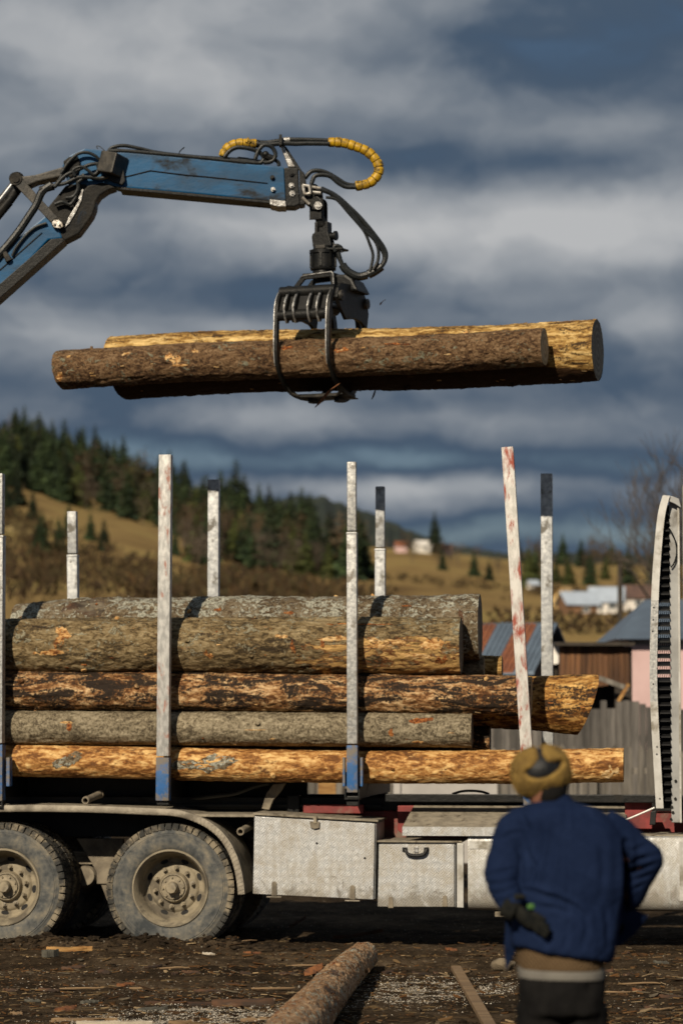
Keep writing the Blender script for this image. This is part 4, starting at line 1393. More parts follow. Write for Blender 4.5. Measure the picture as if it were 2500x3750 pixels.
# --- fuel tank with tread plate skin and rounded lower edge
tx0, tx1 = TL(1712, 3200).x, TL(2780, 3200).x
tz1, tz0 = TL(1712, 3060).z, TL(1712, 3334).z
pf = [(0.62, tz0), (0.62, tz1), (0.035, tz1), (0.012, tz1 - 0.012), (0.0, tz1 - 0.04)]
for k in range(7):
    a = k / 6 * math.pi / 2
    pf.append((0.09 - 0.09 * math.cos(a), tz0 + 0.09 - 0.09 * math.sin(a)))
tank = tpart('fuel_tank', MB().prism([(tx0, y, z) for y, z in pf], (tx1 - tx0, 0, 0)), M['plate_dirty'], smooth=True, angle=30)
for k in range(4):
    x = tx0 + 0.62 + k * 0.55
    tpart('tank_strap', MB().box((x - 0.03, -0.006, tz0 + 0.09), (x + 0.03, -0.0015, tz1 - 0.04)), M['alu_plain'], tank)
tpart('tank_top_strip', MB().box((tx0 + 0.012, -0.006, TL(1712, 3108).z), (tx0 + 0.24, -0.002, tz1 - 0.045)), M['alu_plain'], tank)
tpart('tank_top_dirt', MB().box((tx0 + 0.9, 0.05, tz1 + 0.002), (tx1, 0.6, tz1 + 0.012)), M['box_top'], tank)
tpart('foot_step', MB().box((TL(1810, 3340).x, 0.02, TL(1810, 3358).z), (TL(1850, 3340).x, 0.14, TL(1810, 3340).z)), M['khaki'], tank, bevel=0.004)
# --- sloping step plate above the tank
sx0, sx1, sx2 = TL(1474, 3030).x, TL(1515, 2950, 0.5).x, TL(2288, 2990).x
za, zb_ = TL(1474, 3028, -0.03).z, TL(1600, 2950, 0.5).z
st = MB()
st.add([(sx0, -0.03, za), (sx2, -0.03, za), (sx2, 0.5, zb_), (sx1, 0.5, zb_), (sx0, -0.03, za - 0.012), (sx2, -0.03, za - 0.012), (sx2, 0.5, zb_ - 0.012), (sx1, 0.5, zb_ - 0.012)], [(0, 1, 2, 3), (7, 6, 5, 4), (0, 4, 5, 1), (1, 5, 6, 2), (2, 6, 7, 3), (3, 7, 4, 0)])
step = tpart('step_plate', st, M['box_top'])
tpart('step_edge', MB().box((sx0, -0.038, TL(1474, 3060, -0.03).z), (sx2, -0.0305, za + 0.002)), M['plate'], step)

# --- bunks and stakes
LOGZ = TL(1250, 2849, 0.24).z     # underside of the lowest logs


def stake(name_mat, ut, vt, ub, vb, off, wpx, joint=None, cap=None, base=None, ears=False, wl=None):
    """ut, vt top pixel; ub, vb foot pixel; joint: pixel row where a wider sleeve begins; cap: rows painted black; base: row where the blue socket begins"""
    top, bot = TL(ut, vt, off), TL(ub, vb, off)
    sc = 450.0 * 24 / (24 + off)
    wdt = wpx / sc
    ln = (top - bot)
    s = empty('stake', FT @ Matrix.Translation(bot), truck)
    fm = FT

    def at(v):
        return bot + ln * ((vb - v) / (vb - vt))

    def part(name, a, b, w_, mat, bev=0.008):
        return obj(name, MB().bar(a, b, w_, w_ * 0.95, Vector((0, 1, 0))), mat, s, frame=fm, bevel=bev, smooth=True, angle=30)
    d = ln.normalized()
    end = at(cap) if cap else top
    if joint:
        part('stake_post', at(joint - 4), end, wdt, name_mat)
        part('stake_sleeve', at(base - 5) if base else bot, at(joint), wdt * 1.14, name_mat)
        part('sleeve_collar', at(joint + 10), at(joint + 2), wdt * 1.20, name_mat, 0.004)
    else:
        part('stake_post', at(base - 5) if base else bot, end, wdt, name_mat)
    if cap:
        part('stake_cap', at(cap), top - d * 0.0, wdt * 1.005, M['stake_cap'])
    if base:
        part('stake_base', bot - Vector((0, 0, 0.0)), at(base), wdt * (1.22 if ears else 1.06), M['blue_paint'])
        if ears:
            for sx in (-1, 1):
                e = at(2775) + Vector((sx * wdt * 0.98, 0.03, 0))
                g = at(2880) + Vector((sx * wdt * 0.98, 0.03, 0))
                obj('base_ear', MB().bar(g, e, wdt * 0.28, wdt * 1.0, Vector((0, 1, 0))), M['blue_paint'], s, frame=fm, bevel=0.004)
            obj('base_web', MB().bar(at(2880) + Vector((0, 0.055, 0)), at(2828) + Vector((0, 0.055, 0)), wdt * 2.2, wdt * 0.25, Vector((0, 1, 0))), M['blue_paint'], s, frame=fm, bevel=0.003)
            f = bot
            fx = MB()
            for (a0, a1, b0, b1) in ((-0.062, -0.050, -0.055, 0.03), (0.050, 0.062, -0.055, 0.03), (-0.05, 0.05, -0.055, -0.040)):
                fx.box((f.x + a0, f.y - 0.05, f.z + b0), (f.x + a1, f.y + 0.06, f.z + b1))
            obj('base_foot', fx, M['black_steel'], s, frame=fm)
    return s, bot


ends = []
ends.append(stake(M['alu'], -7, 1735, -12, 2933, 0.0, 46, joint=1962, base=2728, ears=True))
ends.append(stake(M['stake_red'], 608, 1666, 598, 2932, 0.0, 46, base=2775))
ends.append(stake(M['alu'], 1288, 1692, 1291, 2902, 0.0, 33, joint=1950, base=2730, ears=True))
ends.append(stake(M['stake_white'], 1857, 1638, 1940, 2950, 0.0, 43, base=2862))
fars = []
fars.append(stake(M['alu_far'], 266, 1873, 276, 2840, 2.38, 34, joint=2032))
fars.append(stake(M['alu_far'], 784, 1757, 781, 2840, 2.38, 41))
fars.append(stake(M['alu_far'], 1392, 1782, 1392, 2840, 2.38, 33, joint=2010))
fars.append(stake(M['alu_far'], 2000, 1735, 2004, 2860, 2.38, 42))
# black second ring on the third far stake
for (s, b) in ends:
    tpart('bunk_beam', MB().box((b.x - 0.055, 0.06, ZF + 0.003), (b.x + 0.055, 2.36, LOGZ - 0.004)), M['black_steel'], bevel=0.006)
    tpart('bunk_end', MB().box((b.x - 0.05, -0.02, ZF - 0.05), (b.x + 0.05, 0.058, ZF + 0.03)), M['black_steel'], bevel=0.006)
for (s, b) in fars:
    tpart('stake_socket', MB().box((b.x - 0.06, 2.32, ZF - 0.1), (b.x + 0.06, 2.45, b.z + 0.05)), M['black_steel'], bevel=0.006)
# plain sheet added under the load so that no light comes up between the rails
tpart('floor_block', MB().box((xa, 0.62, ZF - 0.08), (TL(1395, 2900, 0.6).x, 2.3, ZF - 0.06)), M['black_steel'])

# black sheet added under the load, standing in for the shade there
tpart('shade_sheet', MB().box((xa, 0.90, ZF + 0.002), (TL(1125, 2900, 0.9).x, 0.92, LOGZ - 0.01)), M['black_plastic'])

# --- guard panel behind the cab
gp = MB()
le = [(2424, 1815), (2407, 1880), (2395, 1990), (2384, 2150), (2378, 2350), (2377, 2500), (2382, 2640), (2391, 2800), (2400, 2960)]
lp = catmull([TL(u, v, 0.0) for u, v in le], 4)
guard = None
for (k0, k1, m_) in ((0, 13, M['alu_plain']), (13, 22, M['alu']), (22, len(lp) - 1, M['alu_plain'])):
    seg = lp[k0:k1 + 1]
    q = MB()
    nrm = Vector((0.060, 0, 0.0))
    q.sheet([[p for p in seg], [p + nrm for p in seg]])
    q.sheet([[p + Vector((0, 0.14, 0)) for p in seg], [p for p in seg]])
    q.sheet([[p + nrm for p in seg], [p + nrm + Vector((0, 0.03, 0)) for p in seg]])
    q.sheet([[p + nrm + Vector((0, 0.03, 0)) for p in seg], [p + Vector((0.01, 0.14, 0)) for p in seg]])
    pp = tpart('guard_edge', q, m_, guard, smooth=True, angle=30)
    if guard is None:
        guard = pp
for (u, v) in ((2386, 2225), (2384, 2270), (2382, 2312), (2384, 2505), (2398, 2735), (2397, 2762), (2408, 2925)):
    p = TL(u + 6, v, -0.001)
    tpart('rivet_hole', MB().cyl(p, p + Vector((0, -0.003, 0)), 0.007, 8), M['black_plastic'], guard)
# head of the guard, bent over to the post
tpart('guard_head', MB().prism([TL(u, v, 0.02) for u, v in ((2426, 1812), (2462, 1818), (2484, 1826), (2492, 1860), (2470, 1845), (2440, 1832), (2432, 1830))], (0, 0.12, 0)), M['alu_dark'], guard, bevel=0.004)
tpart('guard_post', MB().box((TL(2452, 2400, 0.10).x, 0.10, TL(2452, 3012, 0.1).z), (TL(2489, 2400, 0.10).x, 0.16, TL(2452, 1836, 0.1).z)), M['alu_dark'], guard, bevel=0.006)
tpart('post_edge', MB().box((TL(2482, 2400, 0.08).x, 0.06, TL(2452, 3012, 0.1).z), (TL(2490, 2400, 0.08).x, 0.098, TL(2452, 1836, 0.1).z)), M['alu_plain'], guard, bevel=0.003)
for (u, v) in ((2472, 2860), (2458, 2955), (2462, 2975), (2471, 2925), (2455, 3000)):
    p = TL(u, v, 0.098)
    tpart('bolt', MB().cyl(p, p + Vector((0, -0.01, 0)), 0.012, 8), M['black_steel'], guard)
gx0, gx1 = TL(2408, 2400, 0.1).x, TL(2452, 2400, 0.1).x


def edge_x(v):
    best = min(lp, key=lambda p: abs(p.z - TL(2400, v, 0).z))
    return best.x + 0.055


vv = 1880
k = 0
while vv < 2950:
    z = TL(2430, vv, 0.1).z
    xl = edge_x(vv)
    q = MB()
    q.prism([(xl, 0.06, z - 0.020), (xl, 0.15, z + 0.012), (xl, 0.15, z + 0.020), (xl, 0.06, z - 0.010)], (gx1 - xl, 0, 0))
    tpart('louvre', q, M['black_plastic'], guard)
    k += 1
    vv += 29
for (va, vb) in ((1850, 2195), (2490, 2960)):
    a, b = TL(2400, va, 0.16).z, TL(2400, vb, 0.16).z
    tpart('backing_sheet', MB().box((edge_x((va + vb) / 2) - 0.02, 0.165, b), (gx1, 0.175, a)), M['black_plastic'], guard)
for r_ in range(10):
    z0 = TL(2430, 2200 + r_ * 29 + 6, 0.12).z; z1 = TL(2430, 2200 + r_ * 29 + 24, 0.12).z
    q = MB()
    xl = edge_x(2200 + r_ * 29)
    for c in range(6):
        x = xl + (gx1 - xl) * (c + 0.2) / 6
        q.bar((x, 0.155, z1), (x + 0.006, 0.155, z0), 0.005, 0.02, Vector((0, 1, 0)))
    tpart('fin_row', q, M['black_plastic'], guard)
tpart('guard_cable', MB().tube(catmull([TL(u, v, 0.07) for u, v in ((2448, 1935), (2462, 1960), (2473, 1990), (2476, 2025), (2468, 2058), (2455, 2078))], 5), 0.007, 6), M['rubber'], guard, smooth=True)
tpart('side_reflector', MB().prism([TL(u, v, -0.02) for u, v in ((2380, 2972), (2402, 2968), (2398, 3020), (2376, 3022))], (0, 0.04, 0)), M['black_plastic'], guard, bevel=0.006)
tpart('stay_rod', MB().tube([TL(2262, 3015, 0.02), TL(2395, 2958, 0.0)], 0.008, 8), M['alu_plain'], guard)
# back of the cab, just outside the picture
tpart('cab', MB().box((TL(2500, 2400, 0.0).x, 0.02, 0.75), (TL(2500, 2400, 0.0).x + 1.7, 2.45, TL(2500, 1760, 0).z)), M['alu_plain'], bevel=0.05)
# ------------------------------------------------------------------ logs
PEEL = (0.50, 0.235, 0.062)
PALE = (0.56, 0.36, 0.14)
B_ = {}
B_['peeled'] = bark_mat('peeled_orange_log', ((0.17, 0.068, 0.019), (0.40, 0.195, 0.058), (0.64, 0.42, 0.175)), dark=(0.085, 0.038, 0.014), dark_amt=0.26, grain=4.5, seed=1.0, bump=0.5, stretch=0.26)
B_['grey'] = bark_mat('smooth_grey_bark', ((0.080, 0.063, 0.040), (0.185, 0.152, 0.098), (0.30, 0.255, 0.175)), peel=(0.40, 0.15, 0.035), peel_amt=0.04, dark=(0.045, 0.034, 0.022), dark_amt=0.05, grain=8.0, seed=2.0, bump=0.5, knots=(0.070, 0.056, 0.036), peel_scale=5.0, stretch=0.7)
B_['dark'] = bark_mat('dark_half_peeled_bark', ((0.10, 0.040, 0.013), (0.29, 0.148, 0.058), (0.56, 0.38, 0.20)), dark=(0.016, 0.0105, 0.007), dark_amt=0.56, grain=5.0, seed=3.3, bump=0.9, stretch=0.30)
B_['olive'] = bark_mat('olive_brown_bark', ((0.055, 0.038, 0.018), (0.165, 0.115, 0.054), (0.29, 0.225, 0.125)), peel=(0.54, 0.33, 0.12), peel_amt=0.10, lichen=(0.27, 0.25, 0.175), lichen_amt=0.26, dark=(0.024, 0.016, 0.009), dark_amt=0.26, grain=6.0, seed=7.4, bump=1.0, peel_scale=4.6, zone=(3.55, 9.0, -0.30, 0.07, 0.145))
B_['lichen'] = bark_mat('lichen_grey_bark', ((0.070, 0.046, 0.025), (0.140, 0.104, 0.062), (0.23, 0.19, 0.13)), peel=(0.34, 0.11, 0.028), peel_amt=0.05, lichen=(0.36, 0.355, 0.29), lichen_amt=0.60, dark=(0.026, 0.018, 0.011), dark_amt=0.22, grain=8.0, seed=4.2, bump=1.0, peel_scale=7.0, lichen_scale=22.0, stretch=0.6)
B_['brown'] = bark_mat('brown_spruce_bark', ((0.048, 0.025, 0.0125), (0.130, 0.074, 0.035), (0.215, 0.140, 0.078)), peel=(0.40, 0.20, 0.065), peel_amt=0.03, lichen=(0.19, 0.185, 0.13), lichen_amt=0.10, dark=(0.024, 0.014, 0.008), dark_amt=0.10, grain=8.0, seed=5.1, bump=1.0, peel_scale=6.0, stretch=0.5)
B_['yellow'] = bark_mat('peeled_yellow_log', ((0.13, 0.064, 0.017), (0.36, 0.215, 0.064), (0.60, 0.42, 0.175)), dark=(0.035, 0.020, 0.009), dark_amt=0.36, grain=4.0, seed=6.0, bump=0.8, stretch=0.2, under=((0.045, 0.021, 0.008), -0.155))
B_['burl'] = bark_mat('dark_peeled_burl', ((0.11, 0.042, 0.010), (0.34, 0.165, 0.040), (0.58, 0.35, 0.12)), dark=(0.020, 0.012, 0.007), dark_amt=0.40, grain=4.0, seed=8.0, bump=0.9, stretch=0.25)
B_['ground'] = bark_mat('grey_and_rust_bark', ((0.16, 0.082, 0.038), (0.31, 0.180, 0.088), (0.45, 0.31, 0.19)), peel=(0.46, 0.20, 0.064), peel_amt=0.22, lichen=(0.34, 0.335, 0.265), lichen_amt=0.38, dark=(0.035, 0.020, 0.012), dark_amt=0.12, grain=7.0, seed=9.3, bump=1.0, peel_scale=3.6, stretch=0.7)
E_ = {'grey': wood_end_mat('weathered_cut_wood', (0.115, 0.105, 0.090), (0.20, 0.185, 0.160)), 'pale': wood_end_mat('pale_cut_wood', (0.26, 0.20, 0.125), (0.42, 0.34, 0.225))}
FLAKE = M['orange_bark']


def make_log(label, a, b, ra, rb, mat, end='grey', seed=0, cut_a=(0, 0), cut_b=(0, 0), flare=None, stubs=6, flakes=40, group=None, flake_mats=None, lump=0.035, fine=0.006, chips=()):
    """log from a to b (world). cut: slope of the end plane in local y, z. chips: (t, angle, length, width, material) scars with torn edges"""
    rnd = random.Random(seed * 17 + 5)
    a, b = Vector(a), Vector(b)
    ln = (b - a).length
    X = (b - a).normalized()
    Z = Vector((0, 0, 1)); Z = (Z - X * Z.dot(X)).normalized()
    Y = Z.cross(X)
    fm = Matrix(((X.x, Y.x, Z.x, a.x), (X.y, Y.y, Z.y, a.y), (X.z, Y.z, Z.z, a.z), (0, 0, 0, 1)))
    hires = flakes > 0
    n = 88 if hires else 32
    k = max(30, int(ln / (0.016 if hires else 0.06)))
    sx, sy = seed * 3.7, seed * 1.3
    bend = [rnd.uniform(-1, 1) * 0.016 for _ in range(4)]

    def surf(t, ang, extra=0.0):
        r = ra + (rb - ra) * t
        if flare:
            r *= flare(t)
        c, s = math.cos(ang), math.sin(ang)
        x = ln * t
        w1 = fbm(x * 1.3 + sx, c * 1.1 + sy, s * 1.1, 3)
        w2 = fbm(x * 9 + sx, c * r * 30 + sy, s * r * 30, 3)
        w3 = 0.45 - abs(fbm(x * 13 + sx, c * r * 55, s * r * 55 + sy, 3))
        rr = r * (1 + lump * w1) + fine * 0.9 * w2 + fine * 1.3 * w3 + extra
        yy, zz = c * rr, s * rr
        be = math.sin(t * 3.1) * bend[0] + math.sin(t * 6.5) * bend[1]
        bz = math.sin(t * 3.1) * bend[2] + math.sin(t * 6.5) * bend[3]
        xx = x
        if t < 0.15:
            xx += (cut_a[0] * yy + cut_a[1] * zz) * (1 - t / 0.15)
        if t > 0.85:
            xx += (cut_b[0] * yy + cut_b[1] * zz) * ((t - 0.85) / 0.15)
        return Vector((xx, yy + be, zz + bz))
    m = MB()
    rows = []
    for i in range(k + 1):
        t = i / k
        rows.append([surf(t, 2 * math.pi * j / n) for j in range(n)])
    for r_ in rows:
        m.v.extend(r_)
    for i in range(k):
        for j in range(n):
            j2 = (j + 1) % n
            m.f.append((i * n + j2, i * n + j, (i + 1) * n + j, (i + 1) * n + j2)); m.m.append(0)
    root = obj('log', m, mat, frame=fm, origin=fm, smooth=True, angle=None)
    tag(root, label, 'log', group)
    for idx, sgn in ((0, -1), (k, 1)):
        ring = rows[idx]
        c = sum(ring, Vector()) / n
        e = MB()
        vs = [c + Vector((sgn * 0.003, 0, 0))]
        for q in (0.5, 0.94, 0.985):
            vs += [c + (p - c) * q + Vector((sgn * (0.002 if q < 0.9 else 0.0 if q < 0.95 else -0.004) + rnd.uniform(-0.001, 0.001), 0, 0)) for p in ring]
        e.v = vs
        for j in range(n):
            j2 = (j + 1) % n
            e.f.append((0, 1 + j, 1 + j2) if sgn > 0 else (0, 1 + j2, 1 + j)); e.m.append(0)
            for q in (0, 1):
                f = (1 + q * n + j, 1 + (q + 1) * n + j, 1 + (q + 1) * n + j2, 1 + q * n + j2)
                e.f.append(f if sgn > 0 else tuple(reversed(f))); e.m.append(0)
        obj('cut_end', e, E_[end], root, frame=fm, smooth=False)
    # knots and stubs of branches
    for q in range(stubs):
        t = rnd.uniform(0.04, 0.96); an = rnd.uniform(0, 6.28)
        p = surf(t, an); p2 = surf(t, an, 0.022 * rnd.uniform(0.4, 1.4)) + Vector((rnd.uniform(0.0, 0.02), 0, 0))
        pb = surf(t, an, -0.03)
        r0 = rnd.uniform(0.010, 0.022)
        obj('branch_stub', MB().tube([pb, p, p2], [r0 * 1.5, r0 * 1.25, r0], 9), rnd.choice((mat, M['splinter'], mat)), root, frame=fm, smooth=True)
    # torn scars: a lens of bare wood with a ragged lip of bark
    for (t, an, l_, w_, mm) in chips:
        g = []
        NI = 15
        sd_ = rnd.uniform(0, 90)
        rr0 = (ra + (rb - ra) * t)
        skew = rnd.uniform(-0.5, 0.5) * w_
        for i in range(NI):
            f = i / (NI - 1)
            env = math.sin(math.pi * min(0.985, max(0.015, f))) ** 0.55
            hi = w_ / 2 * env * max(0.12, 0.85 + 0.9 * fbm(f * 5 + sd_, 0.3, 1.0, 3))
            lo = w_ / 2 * env * max(0.12, 0.85 + 0.9 * fbm(f * 5 + sd_, 7.3, 1.0, 3))
            mid = skew * (f - 0.5)
            row = []
            for j in range(7):
                s = (j / 6 - 0.5) * 2
                wv = mid + (s * hi if s > 0 else s * lo)
                edge = abs(s) > 0.9 or i in (0, NI - 1)
                row.append(surf(t + (f - 0.5 + 0.08 * fbm(s * 3 + sd_, f * 2)) * l_ / ln, an + wv / rr0, -0.014 if edge else 0.002 + 0.004 * fbm(f * 9, s * 4 + sd_)))
            g.append(row)
        obj('bark_scar', MB().sheet(g), mm, root, frame=fm, smooth=True)
    # loose flakes and splinters lifting off the surface
    if flakes:
        fl = MB(); fl2 = MB()
        for q in range(flakes):
            t = rnd.uniform(0.01, 0.99); an = rnd.uniform(0, 6.28)
            l_ = rnd.uniform(0.01, 0.045); w_ = rnd.uniform(0.002, 0.006)
            r0 = ra + (rb - ra) * t
            lift = rnd.uniform(0.002, 0.014)
            p = [surf(t, an - w_ / r0, 0.001), surf(t, an + w_ / r0, 0.001), surf(t + l_ / ln, an + w_ * 0.6 / r0, 0.003 + lift * 0.6), surf(min(1, t + l_ * 1.3 / ln), an, 0.003 + lift), surf(t + l_ / ln, an - w_ * 0.7 / r0, 0.002 + lift * 0.4)]
            (fl if rnd.random() < 0.55 else fl2).add(p, [(0, 1, 2, 4), (4, 2, 3)])
        fa, fb_ = flake_mats or (mat, FLAKE)
        for q, mm in ((fl, fa), (fl2, fb_)):
            if q.f:
                o = obj('bark_flakes', q, mm, root, frame=fm)
                o['kind'] = 'stuff'
    return root


def tlog(label, ua, va, ub, vb, off, ra, rb, mat, **kw):
    return make_log(label, FT @ TL(ua, va, off), FT @ TL(ub, vb, off), ra, rb, mat, **kw)


OW = bark_mat('torn_red_inner_bark', ((0.060, 0.018, 0.007), (0.24, 0.072, 0.017), (0.42, 0.19, 0.06)), grain=9.0, seed=12.0, stretch=0.4, bump=0.6)
PW = bark_mat('torn_bare_wood', ((0.16, 0.055, 0.015), (0.44, 0.225, 0.072), (0.64, 0.43, 0.20)), grain=8.0, seed=13.0, stretch=0.3, bump=0.6)
SP = bark_mat('pale_splintered_wood', ((0.24, 0.11, 0.035), (0.50, 0.31, 0.125), (0.66, 0.48, 0.26)), grain=9.0, seed=14.0, stretch=0.25, bump=0.6)
FRONT = math.pi * 1.0   # local angle that faces the camera (minus y)
tlog('peeled orange log at the bottom of the load, grey bark patches left', -760, 2778, 2282, 2804, 0.25, 0.132, 0.134, B_['peeled'], seed=1, stubs=8, flakes=60, flake_mats=(SP, OW), end='pale', lump=0.03,
     chips=((0.506, FRONT - 0.05, 0.64, 0.19, B_['lichen']), (0.343, FRONT - 0.05, 0.27, 0.19, B_['lichen']), (0.985, FRONT + 0.4, 0.16, 0.12, SP)))
tlog('smooth grey barked log above the bottom orange log', -640, 2654, 1728, 2674, 0.25, 0.136, 0.138, B_['grey'], seed=2, stubs=9, flakes=30, flake_mats=(OW, SP), end='grey',
     chips=((0.39, FRONT - 0.1, 0.05, 0.10, OW), (0.385, FRONT - 0.35, 0.12, 0.035, SP), (0.925, FRONT - 0.6, 0.22, 0.07, OW), (0.88, FRONT + 0.2, 0.05, 0.10, OW), (0.92, FRONT + 0.75, 0.10, 0.03, PW), (0.70, FRONT + 0.6, 0.05, 0.03, SP), (0.675, FRONT + 0.05, 0.20, 0.012, SP)))
tlog('dark half peeled log in the third row of the load', -820, 2517, 1945, 2549, 0.28, 0.157, 0.160, B_['dark'], seed=3, stubs=12, lump=0.06, flakes=110, flake_mats=(B_['dark'], SP), end='pale', fine=0.008)
tlog('thick olive barked log with torn bark resting on the dark log', -420, 2366, 1688, 2366, 0.36, 0.232, 0.232, B_['olive'], seed=4, stubs=12, lump=0.055, flakes=150, flake_mats=(PW, OW), end='grey', fine=0.008,
     chips=((0.325, FRONT - 0.42, 0.16, 0.14, PW), (0.318, FRONT - 0.15, 0.10, 0.16, PW), (0.30, FRONT + 0.25, 0.30, 0.07, PW), (0.575, FRONT + 0.35, 0.09, 0.09, PW), (0.70, FRONT - 0.30, 0.12, 0.05, SP), (0.80, FRONT - 0.20, 0.42, 0.06, SP), (0.88, FRONT - 0.12, 0.36, 0.08, SP), (0.955, FRONT - 0.05, 0.22, 0.12, PW), (0.86, FRONT + 0.05, 0.34, 0.05, PW), (0.93, FRONT + 0.40, 0.24, 0.07, SP), (0.97, FRONT + 0.55, 0.12, 0.10, OW), (0.72, FRONT + 0.10, 0.05, 0.16, OW), (0.77, FRONT - 0.05, 0.04, 0.12, OW), (0.83, FRONT - 0.86, 0.60, 0.030, OW)))
tlog('thickest lichen grey log on top of the load', 58, 2308, 1757, 2300, 0.78, 0.258, 0.272, B_['lichen'], seed=5, stubs=12, flakes=170, flake_mats=(B_['lichen'], OW), end='grey', fine=0.011, lump=0.05,
     flare=lambda t: 0.84 + 0.16 * min(1, t / 0.12),
     chips=((0.17, FRONT - 0.80, 0.34, 0.30, M['bark_slab']), (0.13, FRONT - 0.75, 0.16, 0.14, M['bark_slab']), (0.60, FRONT - 0.5, 0.10, 0.05, OW), (0.45, FRONT - 0.6, 0.07, 0.05, OW), (0.85, FRONT - 0.7, 0.09, 0.03, OW), (0.965, FRONT - 0.3, 0.05, 0.20, M['bark_slab'])))
tlog('split ended yellow brown log sticking out right past the white stake', 900, 2560, 2146, 2580, 0.66, 0.190, 0.226, B_['burl'], seed=6, stubs=5, flakes=60, flake_mats=(SP, OW), end='pale', cut_b=(-0.25, 0.34), flare=lambda t: 1 + 0.10 * max(0, (t - 0.85) / 0.15))
tlog('short dark log end below the split ended log', 500, 2700, 1794, 2706, 0.62, 0.115, 0.115, B_['dark'], seed=7, stubs=2, flakes=20, end='grey')
tlog('small pale log end behind the thick logs', 700, 2440, 1838, 2448, 1.12, 0.10, 0.105, B_['yellow'], seed=8, stubs=2, flakes=20, end='grey', flake_mats=(SP, SP))
tlog('small grey log end between the thick logs', 700, 2438, 1772, 2446, 0.92, 0.085, 0.09, B_['grey'], seed=18, stubs=2, flakes=10, end='pale')
# inner logs, which close the gaps of the stack
for q, (ua, ub, v, off, r) in enumerate(((-700, 1690, 2778, 0.53, 0.13), (-700, 1600, 2770, 0.82, 0.14), (-700, 1640, 2768, 1.13, 0.15), (-700, 1560, 2770, 1.46, 0.15), (-700, 1600, 2772, 1.80, 0.16), (-700, 1620, 2774, 2.14, 0.15), (-600, 1500, 2640, 0.95, 0.15), (-600, 1550, 2640, 1.28, 0.16), (-600, 1500, 2640, 1.62, 0.16), (-600, 1540, 2640, 1.98, 0.17), (-500, 1520, 2510, 1.12, 0.17), (-500, 1480, 2510, 1.48, 0.17), (-500, 1500, 2510, 1.86, 0.18), (-450, 1450, 2390, 1.36, 0.17), (-450, 1430, 2390, 1.74, 0.18))):
    nm = ('bottom', 'second', 'third', 'top')[0 if q < 6 else 1 if q < 10 else 2 if q < 13 else 3]
    tlog('brown log inside the load behind the front logs, %s row' % nm, ua, v, ub, v, off, r, r, B_['brown'], seed=30 + q, stubs=0, flakes=0, end='grey', group='inner logs of the load, %s row' % nm)

# lifted logs
L1a, L1b = P(224, 1356, 25.50), P(1993, 1272, 24.28)
L2a, L2b = P(438, 1349, 25.86), P(2187, 1283, 24.66)
make_log('thin brown barked log held in front by the grapple', L1a, L1b, 0.166, 0.154, B_['brown'], fine=0.008, seed=10, stubs=5, flakes=60, flake_mats=(B_['brown'], SP), end='pale', cut_a=(0.10, -0.12), group=None,
         chips=((0.255, FRONT - 0.15, 0.17, 0.14, PW), (0.270, FRONT + 0.22, 0.16, 0.03, PW), (0.155, FRONT - 0.55, 0.09, 0.05, SP), (0.30, FRONT - 0.5, 0.07, 0.045, SP), (0.035, FRONT - 0.6, 0.04, 0.05, SP), (0.012, FRONT + 0.45, 0.08, 0.10, PW), (0.345, FRONT + 0.4, 0.05, 0.03, SP), (0.60, FRONT - 0.25, 0.16, 0.06, OW), (0.60, FRONT - 0.25, 0.06, 0.03, SP), (0.715, FRONT - 0.5, 0.26, 0.035, OW), (0.815, FRONT + 0.2, 0.07, 0.02, SP), (0.49, FRONT - 0.5, 0.12, 0.05, OW)))
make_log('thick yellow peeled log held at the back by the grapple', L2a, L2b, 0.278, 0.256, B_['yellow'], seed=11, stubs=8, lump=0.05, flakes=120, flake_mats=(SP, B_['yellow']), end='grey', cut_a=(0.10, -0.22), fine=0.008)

# log lying on the ground
def gp_(u, v, z):
    d = ray(u, v); t = (z - CAM_H) / d.z
    return CAM + d * t


g0, g1 = gp_(1330, 3502, 0.112), gp_(1092, 3762, 0.130)
gdir = (g1 - g0).normalized()
make_log('grey and rust barked log lying on the ground pointing away', g0, g1 + gdir * 1.6, 0.104, 0.146, B_['ground'], seed=12, stubs=6, flakes=160, flake_mats=(M['bark_slab'], OW), end='grey', fine=0.010,
         chips=((0.22, 0.9, 0.30, 0.10, M['bark_slab']), (0.45, 1.3, 0.36, 0.10, M['bark_slab']), (0.62, 0.9, 0.25, 0.10, M['bark_slab']), (0.34, 1.7, 0.2, 0.06, OW), (0.12, 1.4, 0.2, 0.10, M['bark_slab'])))
# ------------------------------------------------------------------ crane (seen from its side; YC is the distance of its plane)
YC = 25.05
crane_base = P(-2600, 3440, YC)
crane = empty('hydraulic_crane', (crane_base.x, YC, 0))
tag(crane, 'dirty blue hydraulic loader crane with black hoses reaching in from left', 'crane')


def c1(x, y):
    return (x / 1.7422, 450 + y / 1.7422)


def c2(x, y):
    return (750 + x / 2.0907, 450 + y / 2.0907)


def W(pt, dy=0.0):
    return P(pt[0], pt[1], YC + dy)


def plate(name, px, half, mat, parent=None, dy=0.0, bevel=0.006):
    pts = [W(p, dy - half) for p in px]
    return obj(name, MB().prism(pts, (0, 2 * half, 0)), mat, parent or crane, bevel=bevel)


